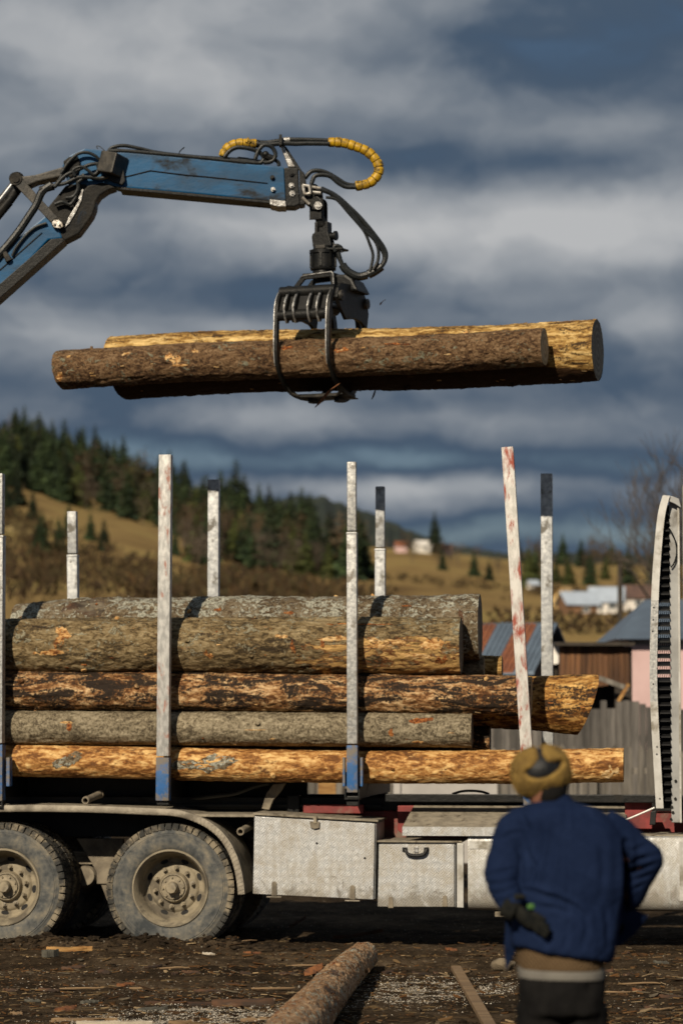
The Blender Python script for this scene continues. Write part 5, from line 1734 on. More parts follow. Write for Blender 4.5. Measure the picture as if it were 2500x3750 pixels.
# jib
jib = plate('jib', [(372, 592), (420, 558), (456, 557), (1037, 611), (1047, 740), (700, 708), (430, 684), (400, 676), (372, 640)], 0.12, M['crane_blue'], bevel=0.012)
plate('jib_shade_strip', [(440, 684), (700, 708), (1047, 741), (1047, 750), (700, 718), (440, 694)], 0.135, M['black_steel'], jib, bevel=0.004)  # black strip painted in for the jib's shaded underside
obj('weld_seam', MB().tube([W(c1(800, 345), -0.123), W(c1(960, 305), -0.124), W(c1(1200, 335), -0.124), W(c2(0, 412), -0.124), W(c2(480, 462), -0.124)], 0.005, 5), M['crane_grime'], jib)
plate('jib_collar', [c2(490, 335), c2(604, 342), c2(618, 612), c2(498, 600)], 0.13, M['crane_blue'], jib, bevel=0.004)
plate('collar_shoe', [c2(498, 585), c2(618, 598), c2(622, 640), c2(560, 640), c2(500, 625)], 0.136, M['worn_edge'], jib, bevel=0.004)
for p in ((517, 420), (522, 512)):
    q = W(c2(*p), -0.13)
    obj('bolt', MB().cyl(q, q + Vector((0, -0.02, 0)), 0.020, 12).cyl(q + Vector((0, -0.02, 0)), q + Vector((0, -0.034, 0)), 0.012, 6), M['black_steel' if p[1] < 500 else 'worn_edge'], jib)
ext = plate('extension', [c2(604, 345), c2(640, 340), c2(715, 345), c2(728, 620), c2(690, 640), c2(620, 638)], 0.115, M['black_steel'], bevel=0.01)
for p in ((663, 388), (663, 480), (668, 542)):
    q = W(c2(*p), -0.115)
    obj('bolt', MB().cyl(q, q + Vector((0, -0.015, 0)), 0.024, 14).cyl(q + Vector((0, -0.015, 0)), q + Vector((0, -0.03, 0)), 0.012, 6), M['worn_edge'] if p[1] > 400 else M['black_steel'], ext)
plate('end_plate', [c2(722, 350), c2(760, 380), c2(775, 450), c2(765, 620), c2(728, 630)], 0.10, M['black_steel'], ext)
plate('hose_guard', [c2(575, 160), c2(600, 170), c2(690, 335), c2(640, 335)], 0.05, M['worn_edge'], ext, 0.0, 0.003)
plate('hose_guard_rib', [c2(600, 165), c2(625, 185), c2(755, 385), c2(690, 338)], 0.02, M['black_steel'], ext, 0.0, 0.003)
plate('tip_lug', [c2(730, 480), c2(850, 465), c2(900, 520), c2(912, 640), c2(895, 672), c2(865, 680), c2(835, 660), c2(760, 600)], 0.06, M['black_steel'], ext, bevel=0.01)
for (a, b) in (((748, 475), (765, 545)), ((765, 545), (810, 540)), ((748, 475), (800, 485)), ((800, 485), (806, 540)), ((745, 570), (800, 622)), ((820, 490), (885, 500)), ((825, 530), (885, 535))):
    obj('fitting', MB().tube([W(c2(*a), -0.10), W(c2(*b), -0.10)], 0.012, 8), M['bright_plate'], ext, smooth=True)
q = W(c2(866, 632), -0.09)
obj('tip_pin', MB().cyl(q, q + Vector((0, 0.18, 0)), 0.034, 16).cyl(q + Vector((0, -0.012, 0)), q, 0.022, 8), M['worn_edge'], ext, smooth=True)
# knuckle
kn = plate('knuckle', [c1(400, 270), c1(420, 225), c1(470, 195), c1(540, 163), c1(600, 168), c1(680, 180), c1(800, 195), c1(790, 410), c1(735, 405), c1(680, 400), c1(610, 405), c1(540, 400), c1(440, 400)], 0.10, M['crane_blue'], bevel=0.01)
plate('knuckle_cheek', [c1(405, 245), c1(440, 215), c1(500, 215), c1(515, 260), c1(500, 320), c1(450, 350), c1(420, 320)], 0.125, M['crane_grime'], kn, bevel=0.01)
plate('gooseneck', [c1(740, 412), c1(690, 428), c1(640, 462), c1(614, 500), c1(610, 540), c1(590, 590), c1(540, 660), c1(505, 706), c1(415, 752), c1(395, 735), c1(300, 745), c1(330, 700), c1(420, 650), c1(480, 560), c1(520, 450), c1(560, 400), c1(660, 378)], 0.115, M['crane_grime'], bevel=0.012)
plate('gooseneck_inner', [c1(520, 425), c1(535, 425), c1(520, 500), c1(480, 580), c1(440, 645), c1(415, 668), c1(440, 600), c1(490, 520)], 0.13, M['worn_edge'], bevel=0.004)
plate('boom_head', [c1(290, 560), c1(420, 400), c1(480, 380), c1(560, 385), c1(540, 440), c1(500, 560), c1(430, 650), c1(330, 715), c1(285, 715), c1(300, 640)], 0.10, M['crane_grime'], bevel=0.01)
# lower boom runs down out of the picture to the slewing column
lb = plate('lower_boom', [c1(300, 585), c1(370, 650), c1(400, 735), c1(310, 745), (0, 1066), (-1900, 2650), (-1985, 2560), (0, 925)], 0.12, M['crane_blue'], bevel=0.012)
plate('boom_shade_strip', [c1(415, 748), c1(400, 735), c1(330, 740), (0, 1040), (-1900, 2625), (-1900, 2665), (0, 1092)], 0.135, M['black_steel'], lb, bevel=0.005)  # black front strip standing in for the shaded underside of the boom
obj('weld_seam', MB().tube([W(c1(270, 700), -0.123), W(c1(0, 940), -0.123)], 0.006, 5), M['crane_grime'], lb)
col = P(-1950, 2600, YC)
obj('column', MB().tube([(col.x, YC, 0.25), (col.x, YC, col.z + 0.3)], [0.22, 0.17], 20), M['crane_blue'], crane, smooth=True)
obj('base', MB().box((col.x - 0.9, YC - 1.0, 0.0), (col.x + 0.9, YC + 1.0, 0.25)), M['black_steel'], crane, bevel=0.03)
obj('column_pin', MB().cyl((col.x, YC - 0.25, col.z), (col.x, YC + 0.25, col.z), 0.09, 16), M['link_steel'], crane, smooth=True)
# links and cylinder
pA, pB = c1(100, 355), c1(368, 640)
for dy in (-0.13, 0.13):
    obj('link', MB().bar(W(pA, dy), W(pB, dy), 0.022, 0.085, Vector((0, 1, 0)).cross(W(pB) - W(pA)).normalized() if False else Vector((0, 0, 1)), w2=0.022, h2=0.07), M['link_steel'], crane, bevel=0.005)
lk = MB()
lk.prism([W(p, -0.10) for p in (c1(80, 330), c1(150, 340), c1(230, 330), c1(400, 280), c1(420, 300), c1(400, 340), c1(235, 375), c1(180, 400), c1(130, 400))], (0, 0.20, 0))
obj('push_link', lk, M['link_steel'], crane, bevel=0.012)
obj('link_pin', MB().cyl(W(pA, -0.16), W(pA, 0.16), 0.055, 18).cyl(W(pA, -0.17), W(pA, -0.16), 0.032, 12), M['link_steel'], crane, smooth=True)
plate('pin_keeper', [c1(332, 640), c1(345, 620), c1(375, 618), c1(400, 640), c1(405, 660), c1(385, 672), c1(345, 665)], 0.012, M['bright_plate'], None, -0.165, 0.003)
for p in ((352, 650), (384, 655)):
    q = W(c1(*p), -0.178)
    obj('keeper_bolt', MB().cyl(q, q + Vector((0, -0.008, 0)), 0.009, 8), M['black_plastic'], crane)
obj('link_pin', MB().cyl(W(pB, -0.16), W(pB, 0.16), 0.05, 18), M['link_steel'], crane, smooth=True)
obj('cylinder_rod', MB().tube([W(c1(100, 370)), W(c1(-150, 690))], 0.030, 14), M['chrome'], crane, smooth=True)
obj('rod_eye', MB().tube([W(c1(110, 360), -0.06), W(c1(110, 360), 0.06)], 0.065, 16).tube([W(c1(122, 400)), W(c1(60, 500))], [0.05, 0.04], 14), M['black_steel'], crane, smooth=True)
obj('cylinder_barrel', MB().tube([W(c1(60, 500)), W(c1(-900, 1650))], 0.044, 16), M['crane_grime'], crane, smooth=True)
# valve block
vb_c = W(c1(712, 262), -0.20)
mrot = Matrix.Translation(vb_c) @ Matrix.Rotation(R(14), 4, 'Y') @ Matrix.Rotation(R(-28), 4, 'Z')
obj('valve_block', MB().box((-0.08, -0.08, -0.09), (0.08, 0.12, 0.09), mat=mrot), M['link_steel'], crane, bevel=0.01)
plate('valve_bracket', [c1(690, 300), c1(790, 300), c1(800, 370), c1(780, 395), c1(690, 360)], 0.11, M['black_plastic'], None, -0.06, 0.006)


def hose(pts, r, conv, name='hose', mat=None, dys=(-0.12,), n=8, sub=5, parent=None):
    k = len(pts)
    w_ = []
    for i, p in enumerate(pts):
        dy = dys[min(i, len(dys) - 1)] if len(dys) != 2 else dys[0] + (dys[1] - dys[0]) * i / (k - 1)
        w_.append(W(conv(*p), dy))
    return obj(name, MB().tube(catmull(w_, sub), r, n), mat or M['rubber'], parent or crane, smooth=True)


def both(*lst):
    """points given as (crop, x, y)"""
    return [c1(x, y) if c == 1 else c2(x, y) for c, x, y in lst]


idn = lambda a, b: (a, b)
hose(both((1, 690, 195), (1, 712, 160), (1, 790, 145), (1, 900, 165), (1, 1000, 188), (1, 1200, 212), (1, 1568, 243), (2, 300, 290), (2, 420, 305)), 0.016, idn, dys=(-0.06,))
hose(both((1, 700, 180), (1, 800, 180), (1, 1000, 197), (1, 1300, 225), (1, 1568, 255), (2, 200, 290), (2, 400, 310)), 0.018, idn, dys=(-0.11,))
hose(both((1, 720, 170), (1, 1000, 200), (1, 1568, 236), (2, 250, 272), (2, 450, 300)), 0.016, idn, dys=(0.03,))
hose([(395, 320), (440, 250), (500, 198), (560, 190), (610, 212), (640, 238), (660, 220), (690, 182)], 0.014, c1, dys=(-0.16,))
hose([(350, 410), (420, 335), (500, 300), (560, 272), (600, 262), (650, 262)], 0.016, c1, dys=(-0.18,))
hose([(330, 402), (420, 385), (500, 348), (580, 348), (640, 355), (700, 338)], 0.016, c1, dys=(-0.17,))
hose([(255, 480), (300, 425), (350, 405), (390, 350), (410, 300), (450, 250), (500, 220)], 0.017, c1, dys=(-0.14,))
hose([(480, 340), (470, 300), (520, 280), (560, 300), (600, 330), (630, 300), (620, 260)], 0.014, c1, dys=(-0.19,))
hose([(500, 380), (540, 350), (600, 340), (650, 300)], 0.016, c1, dys=(-0.16,))
hose([(420, 480), (470, 470), (500, 420), (500, 370), (540, 330)], 0.018, c1, dys=(-0.15,))
hose([(330, 395), (270, 440), (235, 520), (190, 590), (130, 680), (80, 745), (20, 815), (-120, 960)], 0.034, c1, dys=(-0.13,), n=10)
hose([(80, 850), (110, 790), (170, 715), (230, 665), (300, 640)], 0.013, c1, dys=(-0.14,))
hose([(-60, 930), (10, 850), (70, 770), (120, 720)], 0.018, c1, dys=(-0.13,))
hose([(350, 520), (400, 505), (450, 520), (490, 470)], 0.016, c1, dys=(-0.15,))
obj('hose_clamp', MB().tube([W(c1(255, 430), -0.13), W(c1(310, 415), -0.13), W(c1(345, 405), -0.13)], 0.032, 8), M['black_steel'], crane, smooth=True)
obj('wire_end', MB().tube(catmull([W(p, -0.1) for p in both((1, 1142, 205), (1, 1150, 180), (1, 1178, 155))], 4), 0.005, 5), M['rubber'], crane)
obj('wire_end', MB().tube(catmull([W(p, -0.1) for p in both((1, 670, 178), (1, 640, 152), (1, 618, 148), (1, 625, 165))], 4), 0.004, 5), M['rubber'], crane)
obj('clip', MB().tube([W(c1(60, 880), -0.14), W(c1(30, 825), -0.14)], [0.03, 0.02], 8), M['link_steel'], crane)


def wrapped(pts, r, label=None):
    """spiral-wrapped hose: turns of yellow tape with dark seams"""
    path = catmull([W(c2(*p), -0.05) for p in pts], 8)
    hs = obj('wrapped_hose', MB().tube(path, r * 0.86, 12), M['rubber'], crane, smooth=True)
    L = [0.0]
    for a, b in zip(path, path[1:]):
        L.append(L[-1] + (b - a).length)
    turn = 0.058

    def along(s):
        for i in range(len(L) - 1):
            if s <= L[i + 1]:
                return path[i].lerp(path[i + 1], (s - L[i]) / max(1e-6, L[i + 1] - L[i]))
        return path[-1]
    s = 0.0
    rw = random.Random(8)
    while s < L[-1] - turn * 0.5:
        e = min(s + turn * 0.93, L[-1])
        pts_ = [along(s + (e - s) * f) for f in (0, 0.08, 0.35, 0.65, 0.92, 1.0)]
        rr = r * rw.uniform(0.97, 1.05)
        obj('wrap_turn', MB().tube(pts_, [rr * 0.9, rr * 0.99, rr * 1.02, rr * 1.03, rr * 1.02, rr * 0.9], 12), M['yellow_wrap'], hs, smooth=True)
        s += turn
    return hs


wrapped([(140, 258), (152, 222), (185, 182), (235, 160), (300, 155), (360, 158), (415, 160)], 0.040)
wrapped([(945, 148), (1050, 152), (1150, 180), (1240, 218), (1305, 280), (1332, 350), (1310, 415), (1250, 465), (1150, 485)], 0.042)
obj('wrap_tie', MB().tube([W(c2(318, 148), -0.09), W(c2(330, 122), -0.09), W(c2(350, 148), -0.09)], 0.016, 6), M['yellow_wrap'], crane)
hose([(410, 150), (480, 152), (560, 140), (650, 130), (800, 132), (955, 138)], 0.022, c2, dys=(-0.03,))
hose([(410, 165), (500, 165), (600, 158), (700, 160), (800, 158), (955, 160)], 0.020, c2, dys=(-0.08,))
hose([(1150, 478), (1080, 468), (1010, 425), (940, 385), (870, 365), (810, 375), (765, 425)], 0.019, c2, dys=(-0.05,))
hose([(1155, 492), (1080, 490), (1020, 460), (960, 410), (890, 398), (840, 410), (815, 470)], 0.019, c2, dys=(-0.11,))
hose([(150, 262), (190, 215), (240, 190), (300, 190), (370, 205), (430, 235), (452, 270), (430, 305), (380, 310)], 0.019, c2, dys=(-0.10,))
hose([(385, 280), (410, 215), (450, 172), (505, 180), (538, 225), (535, 270), (500, 300), (450, 305)], 0.018, c2, dys=(-0.12,))
hose([(430, 300), (470, 290), (520, 280), (560, 300), (568, 330)], 0.016, c2, dys=(-0.09,))
obj('hose_fitting', MB().tube([W(c2(450, 245), -0.11), W(c2(520, 275), -0.11)], 0.03, 8).ball(W(c2(465, 240), -0.12), 0.03, 2), M['black_steel'], crane, smooth=True)
obj('hose_clamp', MB().box(tuple(W(c2(568, 165), -0.14)), tuple(W(c2(592, 112), 0.0))), M['black_steel'], crane)
obj('hose_sleeve', MB().tube([W(c2(596, 134), -0.05), W(c2(650, 130), -0.05)], 0.026, 10), M['worn_edge'], crane, smooth=True)
loop1 = [(885, 512), (960, 540), (1040, 600), (1120, 690), (1200, 790), (1290, 870), (1350, 960), (1375, 1030), (1350, 1095), (1290, 1140), (1180, 1172), (1080, 1120), (1035, 1050), (1005, 985)]
hose(loop1, 0.019, c2, dys=(-0.10, -0.06))
hose([(890, 500), (1000, 555), (1100, 640), (1200, 740), (1300, 860), (1370, 960), (1385, 1030), (1350, 1100), (1280, 1150), (1180, 1182), (1090, 1140), (1045, 1070), (1020, 990)], 0.019, c2, dys=(-0.06, -0.10))
hose([(925, 570), (1010, 590), (1100, 690), (1180, 780), (1225, 840), (1262, 930), (1286, 1010), (1275, 1090), (1262, 1135)], 0.013, c2, dys=(-0.12,))
hose([(1225, 830), (1290, 890), (1325, 960), (1325, 1050), (1290, 1120)], 0.014, c2, dys=(-0.13,))
obj('hose_tape', MB().tube(catmull([W(c2(*p), -0.08) for p in ((1052, 1085), (1075, 1120), (1120, 1155), (1180, 1177), (1240, 1165))], 4), 0.036, 10), M['rubber'], crane, smooth=True)
obj('hose_tape', MB().tube(catmull([W(c2(*p), -0.08) for p in ((1250, 1160), (1300, 1135), (1350, 1098))], 4), 0.040, 10), M['rubber'], crane, smooth=True)
hose([(1000, 985), (990, 950), (1010, 940), (1040, 955), (1050, 990)], 0.018, c2, dys=(-0.10,))

# ------------------------------------------------------------------ grapple, turned about its rotator
GY = R(-22)
gc = P(1183, 1310, 25.06)
GM = Matrix.Translation(gc) @ Matrix.Rotation(GY, 4, 'Z')
top_pt = P(1183, 985, 25.06)
grap = empty('log_grapple', GM)
tag(grap, 'black steel log grapple with curved claws closed round two logs', 'grapple')


def gpart(name, mb, mat, parent=None, smooth=False, bevel=0.006, angle=35):
    return obj(name, mb, mat, parent or grap, frame=GM, smooth=smooth, bevel=bevel, angle=angle)


def zpx(v):
    return P(1183, v, 25.06).z - gc.z


# hanger between crane tip and rotator
zt_ = zpx(752)
tp = GM.inverted() @ P(1164, 752, 25.05)
hx = MB()
hx.tube([tp + Vector((0, 0, 0.03)), tp + Vector((0.01, 0, -0.1)), Vector((-0.005, 0, zpx(825)))], [0.052, 0.042, 0.045], 12)
gpart('hanger', hx, M['black_steel'], smooth=True, bevel=0)
gpart('hanger_eye', MB().cyl(tp + Vector((0, -0.075, 0.01)), tp + Vector((0, -0.062, 0.01)), 0.06, 16).cyl(tp + Vector((0, 0.062, 0.01)), tp + Vector((0, 0.075, 0.01)), 0.06, 16).box((tp.x - 0.06, -0.075, tp.z - 0.13), (tp.x + 0.05, -0.062, tp.z)).box((tp.x - 0.06, 0.062, tp.z - 0.13), (tp.x + 0.05, 0.075, tp.z)), M['black_steel'])
gpart('clevis', MB().box((-0.06, -0.05, zpx(868)), (-0.035, 0.05, zpx(815))).box((0.035, -0.05, zpx(868)), (0.06, 0.05, zpx(815))).box((-0.03, -0.03, zpx(860)), (0.03, 0.03, zpx(822))), M['black_steel'])
gpart('clevis_pin', MB().cyl((-0.09, 0, zpx(866)), (0.11, 0, zpx(866)), 0.03, 14).cyl((0.105, 0, zpx(866)), (0.125, 0, zpx(866)), 0.042, 12), M['black_steel'], smooth=True, bevel=0)
gpart('clevis_cheek', MB().prism([(-0.075, -0.055, zpx(905)), (0.095, -0.055, zpx(905)), (0.085, -0.055, zpx(885)), (0.06, -0.055, zpx(852)), (-0.06, -0.055, zpx(852)), (-0.085, -0.055, zpx(868))], (0, 0.025, 0)).prism([(-0.075, 0.03, zpx(905)), (0.095, 0.03, zpx(905)), (0.06, 0.03, zpx(852)), (-0.06, 0.03, zpx(852))], (0, 0.025, 0)), M['black_steel'])
rot = MB().lathe([(zpx(905), 0.0), (zpx(905), 0.085), (zpx(917), 0.09), (zpx(918), 0.118), (zpx(930), 0.118), (zpx(931), 0.105), (zpx(980), 0.105), (zpx(984), 0.112), (zpx(990), 0.108), (zpx(992), 0.09), (zpx(1014), 0.095), (zpx(1014), 0)], (0, 0, 0), (0, 0, 1), 28)
rotp = gpart('rotator', rot, M['black_steel'], smooth=True, bevel=0)
for k in range(8):
    a = k * math.pi / 4 + 0.2
    gpart('rotator_rib', MB().box((-0.012, -0.012, zpx(980)), (0.012, 0.012, zpx(931)), mat=Matrix.Translation((math.cos(a) * 0.104, math.sin(a) * 0.104, 0)) @ Matrix.Rotation(a, 4, 'Z')), M['black_steel'], rotp, bevel=0.003)
gpart('hose_plate', MB().prism([(-0.03, -0.10, zpx(920)), (0.20, -0.07, zpx(922)), (0.235, 0.0, zpx(926)), (0.20, 0.07, zpx(922)), (-0.03, 0.10, zpx(920))], (0, 0, 0.014)), M['black_steel'], rotp, bevel=0.003)
gpart('name_plate', MB().box((-0.03, -0.113, zpx(917)), (0.06, -0.098, zpx(904))), M['link_steel'], rotp)
# yoke below the rotator
yk = MB()
for y in (-0.13, 0.10):
    outer = [(-0.24, y, zpx(1062)), (-0.155, y, zpx(1018)), (-0.13, y, zpx(1012)), (0.13, y, zpx(1003)), (0.15, y, zpx(1010)), (0.16, y, zpx(1062)), (0.125, y, zpx(1062)), (0.115, y, zpx(1022)), (-0.12, y, zpx(1028)), (-0.19, y, zpx(1062))]
    yk.prism(outer, (0, 0.03, 0))
gpart('yoke', yk, M['black_steel'], bevel=0.004)
gpart('yoke_top', MB().box((-0.14, -0.13, zpx(1013)), (0.14, 0.13, zpx(1006))), M['black_steel'])
gpart('yoke_edge', MB().tube([(-0.15, -0.134, zpx(1019)), (-0.12, -0.134, zpx(1014)), (0.13, -0.134, zpx(1006)), (0.143, -0.134, zpx(1014)), (0.15, -0.134, zpx(1060))], 0.006, 6), M['worn_edge'], smooth=True, bevel=0)
hb = MB().prism([(0.12, -0.05, zpx(1010)), (0.22, -0.05, zpx(1012)), (0.28, -0.05, zpx(1030)), (0.34, -0.05, zpx(1075)), (0.12, -0.05, zpx(1075))], (0, 0.3, 0))
gpart('housing', hb, M['black_steel'], bevel=0.02)
# body: end plates carrying the two pivot pins
ZP = 0.485
for x in (-0.225, 0.245):
    pl = [(x, -0.33, ZP + 0.06), (x, -0.27, ZP + 0.11), (x, 0.0, ZP + 0.13), (x, 0.24, ZP + 0.10), (x, 0.33, ZP + 0.03), (x, 0.37, ZP - 0.08), (x, 0.33, ZP - 0.22), (x, 0.2, ZP - 0.17), (x, 0.05, ZP - 0.16), (x, -0.15, ZP - 0.19), (x, -0.28, ZP - 0.10), (x, -0.36, ZP - 0.02)]
    gpart('end_plate', MB().prism(pl, (0.03, 0, 0)), M['black_steel'], bevel=0.008)
for y in (-0.29, 0.29):
    gpart('pivot_pin', MB().cyl((-0.26, y, ZP), (0.30, y, ZP), 0.045, 18).cyl((0.30, y, ZP), (0.305, y, ZP), 0.022, 10), M['link_steel'], smooth=True, bevel=0)
gpart('cylinder_barrel', MB().cyl((0.0, -0.24, ZP - 0.06), (0.0, 0.26, ZP - 0.04), 0.055, 18), M['black_steel'], smooth=True, bevel=0)


def tine(x, prof_, th, w_, sgn):
    """curved claw arm in the plane across the logs"""
    c = catmull([Vector((x, sgn * y, z)) for y, z in prof_], 6)
    k = len(c)
    m = MB()
    ring = []
    for i, p in enumerate(c):
        d = (c[min(i + 1, k - 1)] - c[max(0, i - 1)]).normalized()
        nrm = Vector((0, -d.z, d.y))
        t = th * (1 - 0.55 * (i / (k - 1)) ** 2)
        ring.append([p - nrm * t / 2 + Vector((-w_ / 2, 0, 0)), p - nrm * t / 2 + Vector((w_ / 2, 0, 0)), p + nrm * t / 2 + Vector((w_ / 2, 0, 0)), p + nrm * t / 2 + Vector((-w_ / 2, 0, 0))])
    for r_ in ring:
        m.v.extend(r_)
    for i in range(k - 1):
        for j in range(4):
            j2 = (j + 1) % 4
            m.f.append((i * 4 + j, i * 4 + j2, (i + 1) * 4 + j2, (i + 1) * 4 + j)); m.m.append(0)
    m.f.append((3, 2, 1, 0)); m.m.append(0)
    m.f.append(tuple((k - 1) * 4 + j for j in range(4))); m.m.append(0)
    # worn bright outer edge
    e = MB().tube([c_ + Vector((-w_ * 0.5, 0, 0)) + (c_ - Vector((x, 0.1 * sgn, 0.1))).normalized() * th * (0.50 * (1 - 0.55 * (i / (k - 1)) ** 2)) for i, c_ in enumerate(c[:int(k * 0.62)])], 0.006, 5)
    return m, e


NEAR = [(-0.29, ZP + 0.05), (-0.38, ZP), (-0.44, 0.38), (-0.455, 0.2), (-0.455, 0.0), (-0.42, -0.12), (-0.28, -0.25), (-0.08, -0.315), (0.12, -0.33)]
FARP = [(-0.29, ZP + 0.05), (-0.45, ZP - 0.02), (-0.53, 0.34), (-0.545, 0.10), (-0.50, -0.10), (-0.38, -0.25), (-0.18, -0.345), (0.0, -0.365)]
for x in (-0.237, 0.237):
    m, e = tine(x, NEAR, 0.062, 0.028, 1)
    cl = gpart('claw', m, M['black_steel'], bevel=0.004, smooth=True, angle=40)
    gpart('worn_edge', e, M['worn_edge'], cl, bevel=0, smooth=True)
for x in (-0.12, 0.12):
    m, e = tine(x, FARP, 0.085, 0.04, -1)
    gpart('claw', m, M['black_steel'], bevel=0.004, smooth=True, angle=40)
# basket of ribs and cross tubes on the near claw
for x in (-0.16, -0.078, 0.053, 0.135):
    pl = [(x, -0.27, ZP + 0.085), (x, -0.37, ZP + 0.06), (x, -0.455, ZP - 0.03), (x, -0.49, 0.38), (x, -0.47, 0.29), (x, -0.42, 0.25), (x, -0.38, 0.30), (x, -0.36, 0.42), (x, -0.27, ZP)]
    rb_ = gpart('claw_rib', MB().prism(pl, (0.02, 0, 0)), M['black_steel'], bevel=0.003)
    gpart('worn_edge', MB().tube([(x + 0.008, -0.425, ZP + 0.005), (x + 0.008, -0.468, ZP - 0.04), (x + 0.008, -0.497, 0.375), (x + 0.008, -0.484, 0.30), (x + 0.008, -0.44, 0.252)], 0.0095, 6), M['worn_edge'], rb_, bevel=0, smooth=True)
gpart('cross_tube', MB().cyl((-0.25, -0.335, ZP + 0.04), (0.25, -0.335, ZP + 0.04), 0.052, 18), M['black_steel'], smooth=True, bevel=0)
gpart('cross_tube', MB().cyl((-0.25, -0.432, 0.318), (0.25, -0.432, 0.318), 0.046, 18), M['black_steel'], smooth=True, bevel=0)
gpart('claw_sheet', MB().prism([(-0.23, -0.36, 0.50), (-0.23, -0.43, 0.36), (-0.23, -0.41, 0.36), (-0.23, -0.33, 0.50)], (0.46, 0, 0)), M['black_plastic'], bevel=0)
# the bottom blade joining the near claws
gpart('claw_blade', MB().prism([(-0.235, -0.08, -0.330), (-0.235, 0.05, -0.350), (-0.235, 0.22, -0.345), (-0.235, 0.22, -0.335), (-0.235, 0.05, -0.334), (-0.235, -0.08, -0.314)], (0.47, 0, 0)), M['black_steel'], bevel=0.003)
for y_, s_ in ((-0.30, 0.0),):
    gpart('blade_rim', MB().tube([(-0.237, -0.27, -0.262), (-0.225, -0.17, -0.318), (-0.17, -0.105, -0.336), (0.0, -0.09, -0.338), (0.17, -0.105, -0.336), (0.225, -0.17, -0.318), (0.237, -0.27, -0.262)], 0.014, 8), M['link_steel'], bevel=0, smooth=True)

# torn strips of bark caught in the claw and falling
def strip(label, pts, wd, mat, dyv=24.6):
    c = catmull([P(u, v, d) for u, v, d in pts], 4)
    m = MB()
    for i, p in enumerate(c):
        w_ = wd * (0.5 + 0.5 * math.sin(math.pi * (0.15 + 0.8 * i / (len(c) - 1))))
        s = Vector((0.6, 0.5, 0.5)).normalized() * w_ / 2
        u_ = Vector((0, -0.006, 0.004))
        m.v.extend([p - s, p + s, p + s + u_, p - s + u_])
    for i in range(len(c) - 1):
        for j in range(4):
            j2 = (j + 1) % 4
            m.f.append((i * 4 + j, i * 4 + j2, (i + 1) * 4 + j2, (i + 1) * 4 + j)); m.m.append(0)
    m.f.append((3, 2, 1, 0)); m.m.append(0)
    n_ = (len(c) - 1) * 4
    m.f.append((n_, n_ + 1, n_ + 2, n_ + 3)); m.m.append(0)
    return tag(obj('bark_strip', m, mat), label, 'bark')


strip('orange strip of bark hanging from the closed claw', [(1236, 1412, 24.45), (1212, 1426, 24.45), (1182, 1462, 24.46), (1160, 1488, 24.47)], 0.10, M['orange_bark'])
strip('small brown strip of bark dangling under the lifted logs', [(1372, 1432, 25.0), (1368, 1448, 25.0), (1362, 1462, 25.0)], 0.03, M['bark_slab'])
strip('scrap of bark falling right of the grapple', [(1408, 1100, 25.0), (1396, 1108, 25.0), (1393, 1116, 25.0)], 0.035, M['bark_slab'])
# ------------------------------------------------------------------ the man watching, seen from behind
YP = 11.6
M['skin'] = plain('weathered_skin', (0.36, 0.17, 0.105), (0.28, 0.12, 0.075), 30.0, 0.6)
M['hair'] = plain('dark_grey_hair', (0.012, 0.011, 0.0105), (0.006, 0.006, 0.006), 90.0, 0.8, 0.0, 0.6, 160.0, spec=0.15)
M['gap_shade'] = plain('black_gap_shade', (0.004, 0.0045, 0.006), (0.007, 0.0075, 0.009), 20.0, 0.95, spec=0.03)  # near-black tone that puts the shade of the sleeve gap into colour
M['leather'] = plain('black_leather', (0.007, 0.0075, 0.009), (0.014, 0.015, 0.017), 30.0, 0.42, 0.0, 0.3, spec=0.25)
M['glove'] = plain('dark_work_glove', (0.006, 0.0068, 0.0068), (0.015, 0.015, 0.013), 30.0, 0.85, 0.0, 0.4, spec=0.08)
M['glove_green'] = plain('green_glove_patch', (0.05, 0.15, 0.02), (0.03, 0.09, 0.015), 40.0, 0.7)
M['boot'] = plain('dark_boot', (0.02, 0.018, 0.016), (0.035, 0.03, 0.026), 20.0, 0.6)


def cloth(name, a, b, weave=900.0, fold=6.0, bump=0.5, rough=0.85, stretch=(1, 1, 1), rib=0.0):
    m, n = new_mat(name)
    c = n.mapping(n.coord(), stretch)
    f = n.noise(c, fold, 5.0, 0.6, 0.6)
    g = n.noise(c, 70.0, 4.0, 0.6)
    col = n.mix(n.smooth(n.math('ADD', n.math('MULTIPLY', f, 0.75), n.math('MULTIPLY', g, 0.25)), 0.35, 0.65), a, b)
    s = n.sep(n.coord())
    h = n.math('ADD', n.math('MULTIPLY', f, 0.6), n.math('MULTIPLY', g, 0.12))
    if rib:
        k = n.math('MULTIPLY', n.math('SINE', n.math('MULTIPLY', s[0], rib)), n.math('SINE', n.math('MULTIPLY', s[2], rib * 0.8)))
        h = n.math('ADD', h, n.math('MULTIPLY', k, 0.25))
        col = n.mix(n.smooth(k, -0.6, 0.6, 0.35, 0.0), col, tuple(x * 0.4 for x in a))
    b_ = n.surface(col, rough, 0.0, n.bump(h, bump, 0.02), 0.06)
    return m


